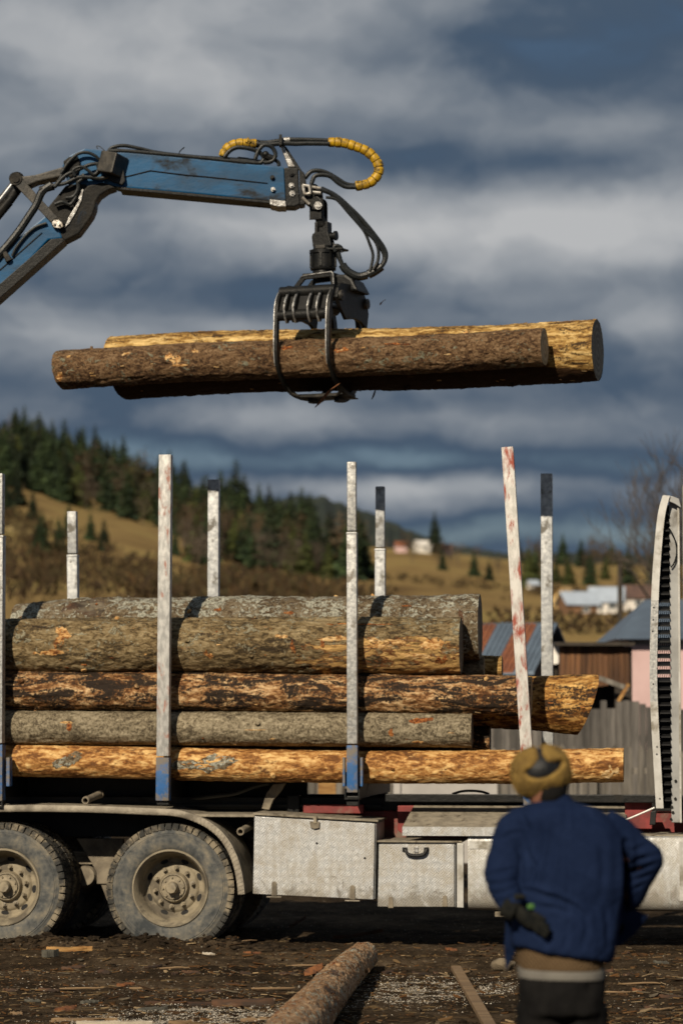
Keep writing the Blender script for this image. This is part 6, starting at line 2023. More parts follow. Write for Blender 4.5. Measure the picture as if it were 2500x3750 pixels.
M['jacket'] = cloth('navy_work_cloth', (0.0058, 0.0120, 0.036), (0.0088, 0.0170, 0.048))
M['sweater'] = cloth('beige_knit', (0.135, 0.090, 0.050), (0.10, 0.066, 0.036), rib=380.0, bump=0.6)
M['shirt'] = cloth('pale_grey_hem', (0.18, 0.17, 0.15), (0.14, 0.132, 0.118))
M['trousers'] = cloth('dark_grey_trousers', (0.006, 0.0058, 0.006), (0.0105, 0.010, 0.0098), fold=7.0, bump=0.7)
M['fur'] = plain('tan_fur', (0.27, 0.172, 0.042), (0.14, 0.085, 0.022), 26.0, 0.95, 0.0, 0.9, 120.0, 6.0, stretch=(1, 1, 0.5), dirt=(0.10, 0.062, 0.025), dirt_amt=0.2, dirt_scale=9.0)


def H(x, y, dy=0.0):
    return P(1650 + x / 1.845, 2650 + y / 1.845, YP + dy)


def solid(mb, voxel, smooth=4):
    """union of closed shapes as one continuous skin; returns vertices, faces, normals"""
    me = bpy.data.meshes.new('tmp')
    me.from_pydata([tuple(p) for p in mb.v], [], mb.f)
    bm = bmesh.new(); bm.from_mesh(me)
    bmesh.ops.recalc_face_normals(bm, faces=bm.faces)
    bm.to_mesh(me); bm.free()
    o = bpy.data.objects.new('tmp', me)
    COL.objects.link(o)
    r = o.modifiers.new('r', 'REMESH'); r.mode = 'VOXEL'; r.voxel_size = voxel
    if smooth:
        s = o.modifiers.new('s', 'SMOOTH'); s.factor = 0.5; s.iterations = smooth
    dg = bpy.context.evaluated_depsgraph_get()
    ev = o.evaluated_get(dg)
    m2 = ev.to_mesh()
    vs = [v.co.copy() for v in m2.vertices]
    ns = [v.normal.copy() for v in m2.vertices]
    fs = [tuple(p.vertices) for p in m2.polygons]
    ev.to_mesh_clear()
    bpy.data.objects.remove(o)
    bpy.data.meshes.remove(me)
    return vs, fs, ns


def rings(mb, rows, n=40, ex=2.4):
    """rows: (centre, half width x, half depth y)"""
    o = len(mb.v)
    for c, a, b, tilt in rows:
        for j in range(n):
            t = 2 * math.pi * j / n
            cx = math.copysign(abs(math.cos(t)) ** (2 / ex), math.cos(t)) * a
            cy = math.copysign(abs(math.sin(t)) ** (2 / ex), math.sin(t)) * b
            mb.v.append(c + Vector((cx, cy, -cx * tilt)))
    k = len(rows)
    for i in range(k - 1):
        for j in range(n):
            j2 = (j + 1) % n
            mb.f.append((o + i * n + j, o + i * n + j2, o + (i + 1) * n + j2, o + (i + 1) * n + j)); mb.m.append(0)
    mb.f.append(tuple(o + j for j in reversed(range(n)))); mb.m.append(0)
    mb.f.append(tuple(o + (k - 1) * n + j for j in range(n))); mb.m.append(0)


def torso_rows(data, dy0=0.0):
    out = []
    for (y, xl, xr, dp, tilt, dy) in data:
        a, b = H(xl, y, dy0 + dy), H(xr, y, dy0 + dy)
        out.append(((a + b) / 2, (b - a).x / 2, dp, tilt))
    return out


foot_x = H(750, 1700).x
man = empty('person', (foot_x, YP, 0))
tag(man, 'person in navy jacket and tan fur hat, hands on hips, back to us', 'person')

# --- body: one continuous surface
bd = MB()
hc = H(628, 392, 0.0)
bd.ball(hc, 1.0, 3, scale=(0.078, 0.098, 0.112))
bd.ball(hc + Vector((-0.012, 0.085, -0.045)), 1.0, 2, scale=(0.052, 0.05, 0.058))      # jaw
bd.tube([hc + Vector((-0.022, 0.085, 0.025)), hc + Vector((-0.03, 0.108, -0.018)), hc + Vector((-0.03, 0.112, -0.03))], [0.010, 0.014, 0.016], 8)   # nose
for sx in (-1, 1):
    bd.ball(hc + Vector((sx * 0.080, 0.0, -0.022)), 1.0, 2, scale=(0.014, 0.024, 0.036))   # ears
    bd.ball(hc + Vector((sx * 0.030 - 0.02, 0.086, 0.008)), 1.0, 2, scale=(0.016, 0.012, 0.010))   # eyes under lids
bd.tube([hc + Vector((-0.035, 0.110, -0.062)), hc + Vector((-0.005, 0.112, -0.062))], 0.009, 8)     # mouth
bd.tube([hc + Vector((0.004, -0.01, -0.03)), H(690, 520), H(720, 600)], [0.060, 0.058, 0.075], 16)
rings(bd, torso_rows([(560, 600, 900, 0.08, 0, 0), (660, 500, 1040, 0.09, 0, 0), (900, 530, 1130, 0.11, 0, 0), (1200, 530, 1100, 0.105, 0, 0), (1500, 480, 1050, 0.115, 0, 0), (1750, 500, 1000, 0.11, 0, 0)]))
shL, elL, wrL = H(490, 760), H(335, 1020, -0.03), H(415, 1250, -0.125)
shR, elR, wrR = H(1080, 775, 0.01), H(1300, 940, 0.035), H(1205, 1190, 0.12)
for s_, e_, w_ in ((shL, elL, wrL), (shR, elR, wrR)):
    bd.tube([s_, (s_ + e_) / 2, e_, (e_ + w_) / 2, w_], [0.050, 0.046, 0.040, 0.038, 0.030], 14)
zc = H(750, 1880).z
hips = [(foot_x - 0.080), (foot_x + 0.080)]
for k, x in enumerate(hips):
    bd.tube([(x, YP, H(0, 1740).z), (x, YP, zc - 0.05), (x + (-0.02, 0.02)[k], YP + 0.01, 0.47), (x + (-0.03, 0.03)[k], YP - 0.01, 0.28), (x + (-0.03, 0.03)[k], YP - 0.02, 0.09)], [0.078, 0.078, 0.058, 0.056, 0.040], 16)
    bd.tube([(x + (-0.03, 0.03)[k], YP - 0.05, 0.06), (x + (-0.03, 0.03)[k], YP + 0.10, 0.045), (x + (-0.035, 0.035)[k], YP + 0.18, 0.035)], [0.045, 0.042, 0.030], 12)


def hand(mb, w_, palm_dir, side_dir, fingers, r=0.0078, pr=0.030, grow=1.0):
    """palm and five fingers; fingers: (side offset, length, curl)"""
    pd, sd = palm_dir.normalized(), side_dir.normalized()
    nn = pd.cross(sd).normalized()
    pc = w_ + pd * 0.055
    m3 = Matrix((pd, sd, nn)).transposed().to_4x4()
    m3.translation = pc
    bm = bmesh.new(); bmesh.ops.create_icosphere(bm, subdivisions=2, radius=1.0)
    bm.verts.index_update()
    mb.add([m3 @ Vector((p.co.x * 0.056, p.co.y * 0.044 * grow, p.co.z * 0.019 * grow)) for p in bm.verts], [tuple(q.index for q in f.verts) for f in bm.faces])
    bm.free()
    for off, ln, curl in fingers:
        a = pc + pd * 0.034 + sd * off
        b = a + (pd + nn * curl * 0.4).normalized() * ln * 0.45
        c = b + (pd + nn * curl * 1.0).normalized() * ln * 0.32
        d = c + (pd + nn * curl * 1.7).normalized() * ln * 0.25
        mb.tube([a, b, c, d], [r * 1.1 * grow, r * grow, r * 0.95 * grow, r * 0.75 * grow], 8)
    t0 = w_ + pd * 0.030 + sd * -0.036
    t1 = t0 + (pd * 0.5 - sd).normalized() * 0.034
    t2 = t1 + (pd * 0.95 - sd * 0.35).normalized() * 0.034
    mb.tube([w_ + pd * 0.03, t0, t1, t2], [r * 1.4, r * 1.5 * grow, r * 1.2 * grow, r * 0.9 * grow], 8)


FING = ((-0.037, 0.076, -0.22), (-0.0125, 0.086, -0.30), (0.0125, 0.078, -0.36), (0.036, 0.060, -0.44))
pdL = (H(560, 1330, -0.172) - H(420, 1262, -0.150))
sdL = Vector((0.25, 0.05, -1)).cross(Vector((0, 1, 0))).cross(Vector((0, 1, 0))) if False else Vector((0.32, 0.0, -0.95))
handL0 = H(408, 1262, -0.150)
hand(bd, handL0, pdL, sdL, FING)
pdR = Vector((-0.8, 0.25, -0.35)); handR0 = H(1200, 1200, 0.13)
hand(bd, handR0, pdR, Vector((-0.3, 0.1, -0.95)), FING)
vs, fs, ns = solid(bd, 0.0075, 3)
b_ = MB(); b_.v, b_.f, b_.m = vs, fs, [0] * len(fs)
obj('body', b_, M['skin'], man, smooth=True, angle=None)

# --- gloves
for w_, pd_, sd_, patch in ((handL0, pdL, sdL, True), (handR0, pdR, Vector((-0.3, 0.1, -0.95)), False)):
    gl = MB()
    gl.tube([w_ - pd_.normalized() * 0.035, w_ + pd_.normalized() * 0.02], [0.040, 0.038], 12)
    hand(gl, w_, pd_, sd_, FING, r=0.0092, grow=1.10)
    vs, fs, ns = solid(gl, 0.0045, 2)
    g_ = MB(); g_.v, g_.f, g_.m = [v + n * 0.0012 + n * 0.0015 * fbm(v.x * 40, v.y * 40, v.z * 40) for v, n in zip(vs, ns)], fs, [0] * len(fs)
    go = obj('glove', g_, M['glove'], man, smooth=True, angle=None)
    if patch:
        pp = MB()
        cpt = H(540, 1238, -0.196)
        pp.ball(cpt, 1.0, 2, scale=(0.016, 0.006, 0.013), rough=0.12)
        obj('glove_patch', pp, M['glove_green'], go, smooth=True)

# --- trousers
tr = MB()
rings(tr, torso_rows([(1660, 462, 1034, 0.135, 0, 0), (1720, 458, 1040, 0.14, 0, 0), (1850, 464, 1036, 0.145, 0, 0), (1960, 475, 1028, 0.14, 0, 0)]))
for k, x in enumerate(hips):
    s = (-1, 1)[k]
    tr.tube([(x, YP, H(0, 1900).z), (x - s * 0.004, YP, zc - 0.06), (x + s * 0.012, YP, 0.50), (x + s * 0.022, YP - 0.01, 0.28), (x + s * 0.026, YP - 0.01, 0.06)], [0.10, 0.098, 0.088, 0.082, 0.085], 20)
vs, fs, ns = solid(tr, 0.011, 5)
t_ = MB()
for v, n in zip(vs, ns):
    f = 0.010 * (0.45 - abs(fbm(v.x * 9 + 2, v.y * 7, v.z * 6, 3))) + 0.007 * (0.4 - abs(fbm(v.x * 14, v.y * 9, v.z * 3 + 4, 3)))
    t_.v.append(v + n * f)
t_.f, t_.m = fs, [0] * len(fs)
obj('trousers', t_, M['trousers'], man, smooth=True, angle=None)
for k, x in enumerate(hips):
    s = (-1, 1)[k]
    bt_ = MB()
    bt_.tube([(x + s * 0.026, YP - 0.02, 0.16), (x + s * 0.026, YP - 0.025, 0.06)], [0.055, 0.06], 14)
    bt_.tube([(x + s * 0.026, YP - 0.075, 0.052), (x + s * 0.028, YP + 0.06, 0.052), (x + s * 0.034, YP + 0.20, 0.045)], [0.052, 0.056, 0.042], 14)
    vs, fs, ns = solid(bt_, 0.01, 2)
    q = MB(); q.v, q.f, q.m = [Vector((v.x, v.y, max(0.001, v.z))) for v in vs], fs, [0] * len(fs)
    obj('boot', q, M['boot'], man, smooth=True, angle=None)
# --- shirt hem and sweater
sh = MB(); rings(sh, torso_rows([(1630, 450, 1030, 0.142, 0.02, 0), (1660, 449, 1038, 0.147, 0.02, 0), (1700, 452, 1040, 0.148, 0.02, 0), (1716, 455, 1038, 0.145, 0.02, 0)]), 56)
obj('shirt_hem', sh, M['shirt'], man, smooth=True)
sw = MB(); rings(sw, torso_rows([(1300, 480, 1080, 0.125, 0, 0), (1480, 448, 1040, 0.142, 0, 0), (1560, 444, 1032, 0.150, 0.02, 0), (1620, 447, 1032, 0.153, 0.02, 0), (1652, 452, 1030, 0.150, 0.02, 0)]), 56)
obj('sweater', sw, M['sweater'], man, smooth=True)

# --- jacket
jk = MB()
rings(jk, torso_rows([(478, 590, 800, 0.064, 0.0, 0), (520, 560, 830, 0.082, 0.0, 0), (556, 500, 930, 0.105, 0.03, 0), (600, 430, 1040, 0.125, 0.03, 0), (650, 405, 1110, 0.135, 0.03, 0), (720, 430, 1160, 0.142, 0.02, 0), (850, 465, 1182, 0.150, 0.0, 0), (1000, 440, 1172, 0.152, 0, 0), (1110, 415, 1160, 0.150, 0, 0), (1190, 405, 1152, 0.146, 0.05, 0), (1290, 410, 1136, 0.156, 0.10, 0), (1400, 415, 1110, 0.168, 0.15, 0), (1500, 412, 1085, 0.174, 0.18, 0), (1545, 414, 1070, 0.174, 0.18, 0)]), 48)
def sleeve(mb, pts, r0, r1, r2):
    c = catmull(pts, 6)
    k = len(c)
    rr = []
    for i in range(k):
        t = i / (k - 1)
        rr.append(r0 + (r1 - r0) * min(1, t / 0.5) if t < 0.5 else r1 + (r2 - r1) * (t - 0.5) / 0.5)
    mb.tube(c, rr, 22)


sleeve(jk, [H(530, 690, 0), H(440, 730, -0.005), H(392, 850, -0.01), H(350, 980, -0.03), H(345, 1075, -0.06), H(385, 1170, -0.10), H(440, 1255, -0.135)], 0.080, 0.068, 0.047)
sleeve(jk, [H(1040, 715, 0), H(1120, 745, 0.005), H(1215, 825, 0.015), H(1332, 922, 0.03), H(1312, 985, 0.05), H(1258, 1090, 0.085), H(1212, 1180, 0.125)], 0.080, 0.057, 0.047)
vs, fs, ns = solid(jk, 0.0085, 4)
j_ = MB()
cx0 = H(750, 1000).x
CREASES = []
for pts, dep, wd in (
    ([(605, 640), (598, 820), (565, 1000), (560, 1080)], 0.009, 17), ([(510, 860), (560, 960), (535, 1110)], 0.010, 16), ([(690, 700), (670, 900), (640, 1080)], 0.006, 22),
    ([(540, 1150), (700, 1178), (830, 1240), (905, 1300)], 0.017, 18), ([(585, 1232), (720, 1250), (850, 1292)], 0.010, 16), ([(470, 1130), (560, 1128), (640, 1150)], 0.010, 15),
    ([(330, 790), (400, 745), (470, 735)], 0.007, 14), ([(245, 1030), (320, 1010), (410, 985)], 0.009, 13), ([(245, 1085), (330, 1082), (430, 1060)], 0.010, 13), ([(285, 1150), (350, 1140), (440, 1105)], 0.009, 12), ([(320, 1205), (380, 1190), (450, 1160)], 0.008, 12), ([(420, 780), (470, 880), (480, 980)], 0.009, 15),
    ([(1200, 850), (1260, 845), (1320, 820)], 0.008, 13), ([(1205, 930), (1300, 905), (1400, 885)], 0.009, 13), ([(1210, 1000), (1300, 975), (1390, 940)], 0.009, 13), ([(1215, 1060), (1280, 1045), (1350, 1015)], 0.009, 12), ([(1220, 1115), (1260, 1105), (1300, 1075)], 0.008, 12),
    ([(905, 1290), (915, 1400), (880, 1510)], 0.008, 18), ([(1040, 1250), (1062, 1380), (1050, 1500)], 0.009, 18), ([(640, 1330), (660, 1440), (640, 1520)], 0.007, 20), ([(770, 1360), (780, 1450), (760, 1530)], 0.006, 18),
    ([(1178, 800), (1182, 1000), (1176, 1200), (1140, 1440)], 0.045, 20), ([(470, 600), (500, 650), (520, 720)], 0.006, 16), ([(900, 600), (960, 640), (1040, 690)], 0.006, 20), ([(760, 540), (770, 640), (760, 760)], 0.004, 20), ([(1010, 820), (1030, 980), (1010, 1150)], 0.006, 24)):
    xs_ = [p[0] for p in pts]; ys_ = [p[1] for p in pts]
    CREASES.append((pts + [(min(xs_) - 75, max(xs_) + 75, min(ys_) - 75, max(ys_) + 75)], dep, wd))
for v, n in zip(vs, ns):
    x = v.x - cx0; z = v.z
    f = 0.0
    low = max(0.0, min(1.0, (H(0, 900).z - z) / 0.35))
    f += 0.016 * (0.40 - abs(fbm(v.x * 5 + z * 4 + 1, v.y * 4, z * 3.2, 2)))
    f += 0.009 * low * (0.42 - abs(fbm(v.x * 11 - z * 7, v.y * 4, z * 6 + 5, 3)))
    f += 0.0015 * fbm(v.x * 26, v.y * 20, z * 22, 2)
    # creases of the cloth
    if n.y < 0.35:
        q = v - CAM
        sc_ = 1.0 / q.dot(_fw)
        X_ = (1250 + q.x * sc_ * F - 1650) * 1.845; Y_ = (1875 - q.dot(_up) * sc_ * F - 2650) * 1.845
        for pl, dep, wd in CREASES:
            if X_ < pl[-1][0] or X_ > pl[-1][1] or Y_ < pl[-1][2] or Y_ > pl[-1][3]:
                continue
            best, side = 1e9, 0.0
            for k_ in range(len(pl) - 2):
                a_, b2 = pl[k_], pl[k_ + 1]
                ex, ey = b2[0] - a_[0], b2[1] - a_[1]
                t_ = max(0.0, min(1.0, ((X_ - a_[0]) * ex + (Y_ - a_[1]) * ey) / (ex * ex + ey * ey)))
                dx, dy = X_ - a_[0] - ex * t_, Y_ - a_[1] - ey * t_
                dd = math.hypot(dx, dy)
                if dd < best:
                    tt = (k_ + t_) / (len(pl) - 2)
                    best, side, fade = dd, (1 if ex * dy - ey * dx < 0 else -1), math.sin(math.pi * min(0.97, max(0.03, tt))) ** 0.5
            f -= dep * fade * math.exp(-(best / wd) ** 2)
            f += 0.55 * dep * fade * math.exp(-((best - 1.9 * wd) / (1.1 * wd)) ** 2) * (1.0 if side > 0 else 0.45)
    # centre back seam
    f -= 0.003 * math.exp(-((x - 0.01) / 0.004) ** 2)
    j_.v.append(v + n * f)
j_.f, j_.m = fs, [0] * len(fs)
jacket = obj('jacket', j_, M['jacket'], man, smooth=True, angle=None)


def flap(name, pts, th=0.006, wave=0.012):
    """hanging front panel of the open jacket; pts: (crop x, crop y, depth)"""
    c = sum((H(*p) for p in pts), Vector()) / len(pts)
    bm = bmesh.new()
    vv_ = [bm.verts.new(H(*p)) for p in pts]
    bm.faces.new(vv_)
    bmesh.ops.triangulate(bm, faces=bm.faces)
    bmesh.ops.subdivide_edges(bm, edges=bm.edges, cuts=5, use_grid_fill=True)
    bm.verts.index_update()
    m = MB()
    for v in bm.verts:
        w2 = wave * fbm(v.co.x * 14, v.co.z * 7, 3.3, 2)
        m.v.append(v.co + Vector((0, w2, 0)))
    n = len(m.v)
    m.v += [p + Vector((th * 0.6, th, 0)) for p in m.v]
    for f in bm.faces:
        ids = [q.index for q in f.verts]
        m.f.append(tuple(ids)); m.m.append(0)
        m.f.append(tuple(n + i for i in reversed(ids))); m.m.append(0)
    for e in bm.edges:
        if len(e.link_faces) == 1:
            a, b = e.verts[0].index, e.verts[1].index
            m.f.append((a, b, n + b, n + a)); m.m.append(0)
    bm.free()
    return obj(name, m, M['jacket'], jacket, smooth=True, angle=50)


flap('front_panel', [(372, 1300, 0.02), (452, 1290, 0.04), (452, 1478, 0.05), (428, 1555, 0.06), (372, 1668, 0.07), (360, 1500, 0.05)])
flap('front_panel', [(1150, 1215, 0.06), (1195, 1232, 0.12), (1330, 1300, 0.17), (1240, 1420, 0.17), (1135, 1500, 0.16), (1060, 1505, 0.10), (1090, 1400, 0.06)])
lin = flap('gap_shade', [(1120, 800, 0.05), (1215, 850, 0.07), (1262, 940, 0.09), (1255, 1100, 0.11), (1215, 1260, 0.13), (1150, 1420, 0.12), (1090, 1430, 0.08), (1100, 1100, 0.05)])  # black panel added to fill the shaded gap between torso and right sleeve
lin.data.materials.clear(); lin.data.materials.append(M['gap_shade'])
# collar
co = MB(); rings(co, torso_rows([(478, 596, 798, 0.068, 0.0, 0), (500, 582, 812, 0.074, 0.0, 0), (535, 560, 838, 0.086, 0.0, 0), (548, 560, 842, 0.088, 0, 0)]), 36)
obj('collar', co, M['jacket'], jacket, smooth=True)
# hair below the hat
hr_ = MB(); hr_.ball(hc + Vector((0.018, -0.014, -0.024)), 1.0, 3, scale=(0.074, 0.086, 0.082), rough=0.02)
obj('hair', hr_, M['hair'], man, smooth=True)

# --- fur hat
hatc = H(606, 326, 0.0)
tilt = R(-13)
HR = Matrix.Rotation(tilt, 3, 'Y') @ Matrix.Rotation(R(-12), 3, 'X')
cres = [(572, 150), (606, 150), (606, 205), (640, 246), (690, 256), (738, 238), (757, 252), (742, 290), (692, 330), (640, 357), (570, 371), (510, 361), (479, 335), (492, 313), (532, 293), (562, 258), (582, 216)]


def sd_poly(p, poly):
    d = 1e9; inside = False
    n = len(poly)
    for i in range(n):
        a, b = poly[i], poly[(i + 1) % n]
        ex, ey = b[0] - a[0], b[1] - a[1]
        wx, wy = p[0] - a[0], p[1] - a[1]
        t = max(0, min(1, (wx * ex + wy * ey) / (ex * ex + ey * ey)))
        d = min(d, math.hypot(wx - ex * t, wy - ey * t))
        if (a[1] > p[1]) != (b[1] > p[1]) and p[0] < (b[0] - a[0]) * (p[1] - a[1]) / (b[1] - a[1]) + a[0]:
            inside = not inside
    return -d if inside else d


pxm = F / YP * 1.845
fur = MB(); hairs = MB()
nu, nv = 120, 72
rf = random.Random(4)
grid = []
for i in range(nv + 1):
    ph = math.pi * i / nv
    row = []
    for j in range(nu):
        th = 2 * math.pi * j / nu
        d = Vector((math.sin(ph) * math.cos(th), math.sin(ph) * math.sin(th), math.cos(ph)))
        ex = 2.5
        k = (abs(d.x) ** ex + abs(d.y) ** ex + abs(d.z) ** ex) ** (-1 / ex)
        q = Vector((d.x * 0.116, d.y * 0.122, d.z * 0.098)) * k
        q *= 1.0 + 0.05 * max(0, -d.z) * (1 - abs(d.z))
        q = HR @ q
        w_ = hatc + q
        cxp = 606 + q.x * pxm; cyp = 326 - q.z * pxm
        off = 0.004 * fbm(q.x * 30, q.y * 30, q.z * 30, 3)
        if q.y < 0.03:
            sd = sd_poly((cxp, cyp), cres)
            f = max(0.0, min(1.0, (10 - sd) / 20))
            f = f * f * (3 - 2 * f)
            off -= 0.034 * f
            if f < 0.3:
                # seam between the folded flaps and the turned-up back
                pass
        w_ = w_ + (w_ - hatc).normalized() * off
        row.append(w_)
        if off > -0.006 and rf.random() < 0.8 and 0.1 < ph < 2.7:
            nrm = (w_ - hatc).normalized()
            dr_ = (nrm * 0.8 + Vector((rf.uniform(-.6, .6), rf.uniform(-.3, .3), rf.uniform(-0.9, 0.1)))).normalized()
            s_ = dr_.cross(Vector((0, 1, 0.2))).normalized() * 0.0016
            ln = rf.uniform(0.004, 0.009)
            hairs.add([w_ - nrm * 0.002 - s_, w_ - nrm * 0.002 + s_, w_ + dr_ * ln], [(0, 1, 2)])
    grid.append(row)
for r_ in grid:
    fur.v.extend(r_)
for i in range(nv):
    for j in range(nu):
        j2 = (j + 1) % nu
        fur.f.append((i * nu + j, (i + 1) * nu + j, (i + 1) * nu + j2, i * nu + j2)); fur.m.append(0)
hat = obj('fur_hat', fur, M['fur'], man, smooth=True, angle=None)
cr = MB()
bm = bmesh.new(); bmesh.ops.create_uvsphere(bm, u_segments=40, v_segments=24, radius=1.0)
bm.verts.index_update()
cr.add([hatc + HR @ Vector((p.co.x * 0.106, p.co.y * 0.115, p.co.z * 0.093)) for p in bm.verts], [tuple(q.index for q in f.verts) for f in bm.faces])
bm.free()
obj('hat_crown', cr, M['leather'], hat, smooth=True, angle=None)
ho = obj('hat_hairs', hairs, M['fur'], hat)
ho['kind'] = 'stuff'
# ------------------------------------------------------------------ litter of the yard
ry = random.Random(99)


def on_ground(x, y):
    return Vector((x, y, terr(x, y)))


def yard_point():
    y = ry.uniform(17.2, 25.2)
    x = ry.uniform(-0.127, 0.127) * y
    return x, y


def chip(mb, x, y, ln, wd, th, pitch=0.25):
    a = ry.gauss(0, 0.75); p = ry.uniform(-pitch, pitch)
    d = Vector((math.cos(a) * math.cos(p), math.sin(a) * math.cos(p), math.sin(p)))
    s = Vector((-math.sin(a), math.cos(a), ry.uniform(-0.35, 0.35))).normalized()
    n = d.cross(s).normalized()
    if n.z < 0: n = -n
    c = on_ground(x, y) + Vector((0, 0, th * 0.5 + abs(math.sin(p)) * ln * 0.35))
    pts = []
    for i, f in enumerate((-0.5, -0.1, 0.3, 0.5)):
        w_ = wd * (0.5, 0.9, 0.8, 0.35)[i] * ry.uniform(0.6, 1.1)
        q = c + d * (ln * f) + n * (0.08 * ln * (f * f) * ry.uniform(-1, 2))
        pts += [q - s * w_ / 2, q + s * w_ / 2]
    up = n * th
    vs_ = pts + [q + up for q in pts]
    fs_ = []
    for i in range(3):
        b = i * 2
        fs_ += [(8 + b, 8 + b + 1, 8 + b + 3, 8 + b + 2), (b, b + 2, 8 + b + 2, 8 + b), (b + 1, 8 + b + 1, 8 + b + 3, b + 3)]
    fs_ += [(0, 8, 9, 1), (6, 7, 15, 14)]
    mb.add(vs_, fs_)


cm = MB()
for k in range(7500):
    x, y = yard_point()
    l = T_INV @ Vector((x, y, 0))
    if l.y > 0.0 and ry.random() < 0.8:
        continue
    dens = 0.35 + 0.65 * max(0, min(1, 0.5 + 1.4 * fbm(x * 0.9, y * 0.6, 7)))
    if x < 0.3 and y < 21: dens += 0.25
    if ry.random() > dens:
        continue
    ln = min(0.13, 0.008 + ry.expovariate(1 / 0.022))
    chip(cm, x, y, ln, ln * ry.uniform(0.2, 0.5), ry.uniform(0.002, 0.008))
tag(obj('wood_chips', cm, M['chips'], origin=(0, 20, 0)), 'bark flakes and wood chips strewn over the earth', 'chips', kind='stuff')
sm_ = MB()
for k in range(2600):
    x, y = yard_point()
    if ry.random() > 0.4 + 1.2 * fbm(x * 1.3, y * 1.1, 2):
        continue
    ln = ry.uniform(0.03, 0.14)
    a = ry.gauss(0, 0.9)
    c = on_ground(x, y) + Vector((0, 0, 0.006))
    d = Vector((math.cos(a), math.sin(a), ry.uniform(-0.08, 0.12)))
    sm_.bar(c - d * ln / 2, c + d * ln / 2, ry.uniform(0.0015, 0.004), 0.003)
tag(obj('straw', sm_, M['straw'], origin=(0, 20, 0)), 'thin straw and twigs trodden into the earth', 'straw', kind='stuff')
dm = MB()
for (cu, cv, su, sv, cnt) in ((1480, 3640, 130, 28, 5200), (1650, 3612, 150, 12, 3200), (1800, 3622, 80, 10, 2000), (760, 3718, 150, 20, 6500), (1000, 3722, 120, 22, 4200), (520, 3742, 160, 8, 3600), (1640, 3650, 120, 14, 1500), (1400, 3600, 60, 16, 500), (330, 3600, 260, 60, 900), (2150, 3650, 200, 60, 500), (760, 3640, 300, 40, 700)):
    for k in range(cnt):
        u, v = ry.gauss(cu, su), ry.gauss(cv, sv)
        if v < 3440 or v > 3800:
            continue
        p = gp_(u, v, 0.0)
        if fbm(p.x * 6, p.y * 4, 1.7) < -0.12 and ry.random() < 0.85:
            continue
        p = on_ground(p.x, p.y) + Vector((0, 0, ry.uniform(0.001, 0.008)))
        r = ry.uniform(0.003, 0.0095)
        a = ry.uniform(0, 6.28)
        t = Vector((0, 0, ry.uniform(-0.5, 0.8) * r))
        dm.add([p + Vector((math.cos(a) * r, math.sin(a) * r, 0)) + t, p + Vector((math.cos(a + 2) * r, math.sin(a + 2) * r, 0)), p + Vector((math.cos(a + 4) * r, math.sin(a + 4) * r, 0)) - t * 0.3], [(0, 1, 2)])
tag(obj('sawdust', dm, M['dust'], origin=(0, 19, 0)), 'pale sawdust spilled on the dark earth', 'sawdust', kind='stuff')
km = MB()
for k in range(1500):
    if ry.random() < 0.55:
        lx_ = ry.uniform(-3.2, -0.2); ly_ = ry.gauss(-0.17, 0.09)
        w_ = T_MAT @ Vector((lx_, ly_, 0)); x, y = w_.x, w_.y
        r = min(0.032, 0.005 + ry.expovariate(1 / 0.008))
    else:
        x, y = yard_point(); r = min(0.02, 0.004 + ry.expovariate(1 / 0.005))
    km.ball(on_ground(x, y) + Vector((0, 0, r * 0.15)), r, 1, scale=(ry.uniform(0.8, 1.9), ry.uniform(0.8, 1.6), ry.uniform(0.4, 0.8)), rough=0.35)
tag(obj('earth_clods', km, M['clod'], origin=(0, 22, 0)), 'dark clods of earth along the wheels and over the yard', 'earth', kind='stuff')


M['picket_dark'] = plain('damp_grey_bark', (0.085, 0.080, 0.062), (0.045, 0.042, 0.033), 14.0, 0.9, 0.0, 0.5)


def slab(name, label, cat, u, v, ln, wd, th, yaw, mat, group=None, curl=0.35, zoff=0.0, rough=0.25, lift=0.0):
    """irregular curved piece of bark or wood lying on the ground"""
    p = gp_(u, v, 0.02)
    g = on_ground(p.x, p.y)
    ni, nj = 11, 6
    up, dn = [], []
    ca, sa = math.cos(yaw), math.sin(yaw)
    sd = ry.uniform(0, 50)
    for i in range(ni):
        f = i / (ni - 1) - 0.5
        hw = wd / 2 * (1 - abs(2 * f) ** 2.2 * 0.9) * max(0.2, 1 + 2.2 * rough * fbm(f * 5 + sd, 1.0, 0, 3))
        mid = wd * 0.5 * rough * fbm(f * 3 + sd, 9.0) * 2
        a, b = [], []
        for j in range(nj):
            s = j / (nj - 1) * 2 - 1
            lx_, ly_ = f * ln * (1 + 0.04 * fbm(s * 3 + sd, 4)), s * hw + mid
            z = th + curl * wd * (1 - s * s) * 0.5 + 0.012 * fbm(f * 7 + sd, s * 2, 3) + lift * (f + 0.5)
            x, y = g.x + ca * lx_ - sa * ly_, g.y + sa * lx_ + ca * ly_
            zz = terr(x, y) * 0.4 + g.z * 0.6 + zoff
            a.append(Vector((x, y, zz + max(0.006, z))))
            b.append(Vector((x, y, zz + max(0.0, z - th))))
        up.append(a); dn.append(b)
    m = MB()
    m.sheet([list(reversed(r_)) for r_ in up]); m.sheet(dn)
    m.sheet([[r_[0] for r_ in dn], [r_[0] for r_ in up]]); m.sheet([[r_[-1] for r_ in up], [r_[-1] for r_ in dn]])
    m.sheet([up[0], dn[0]]); m.sheet([dn[-1], up[-1]])
    o = obj(name, m, mat, smooth=True, angle=50)
    return tag(o, label, cat, group)


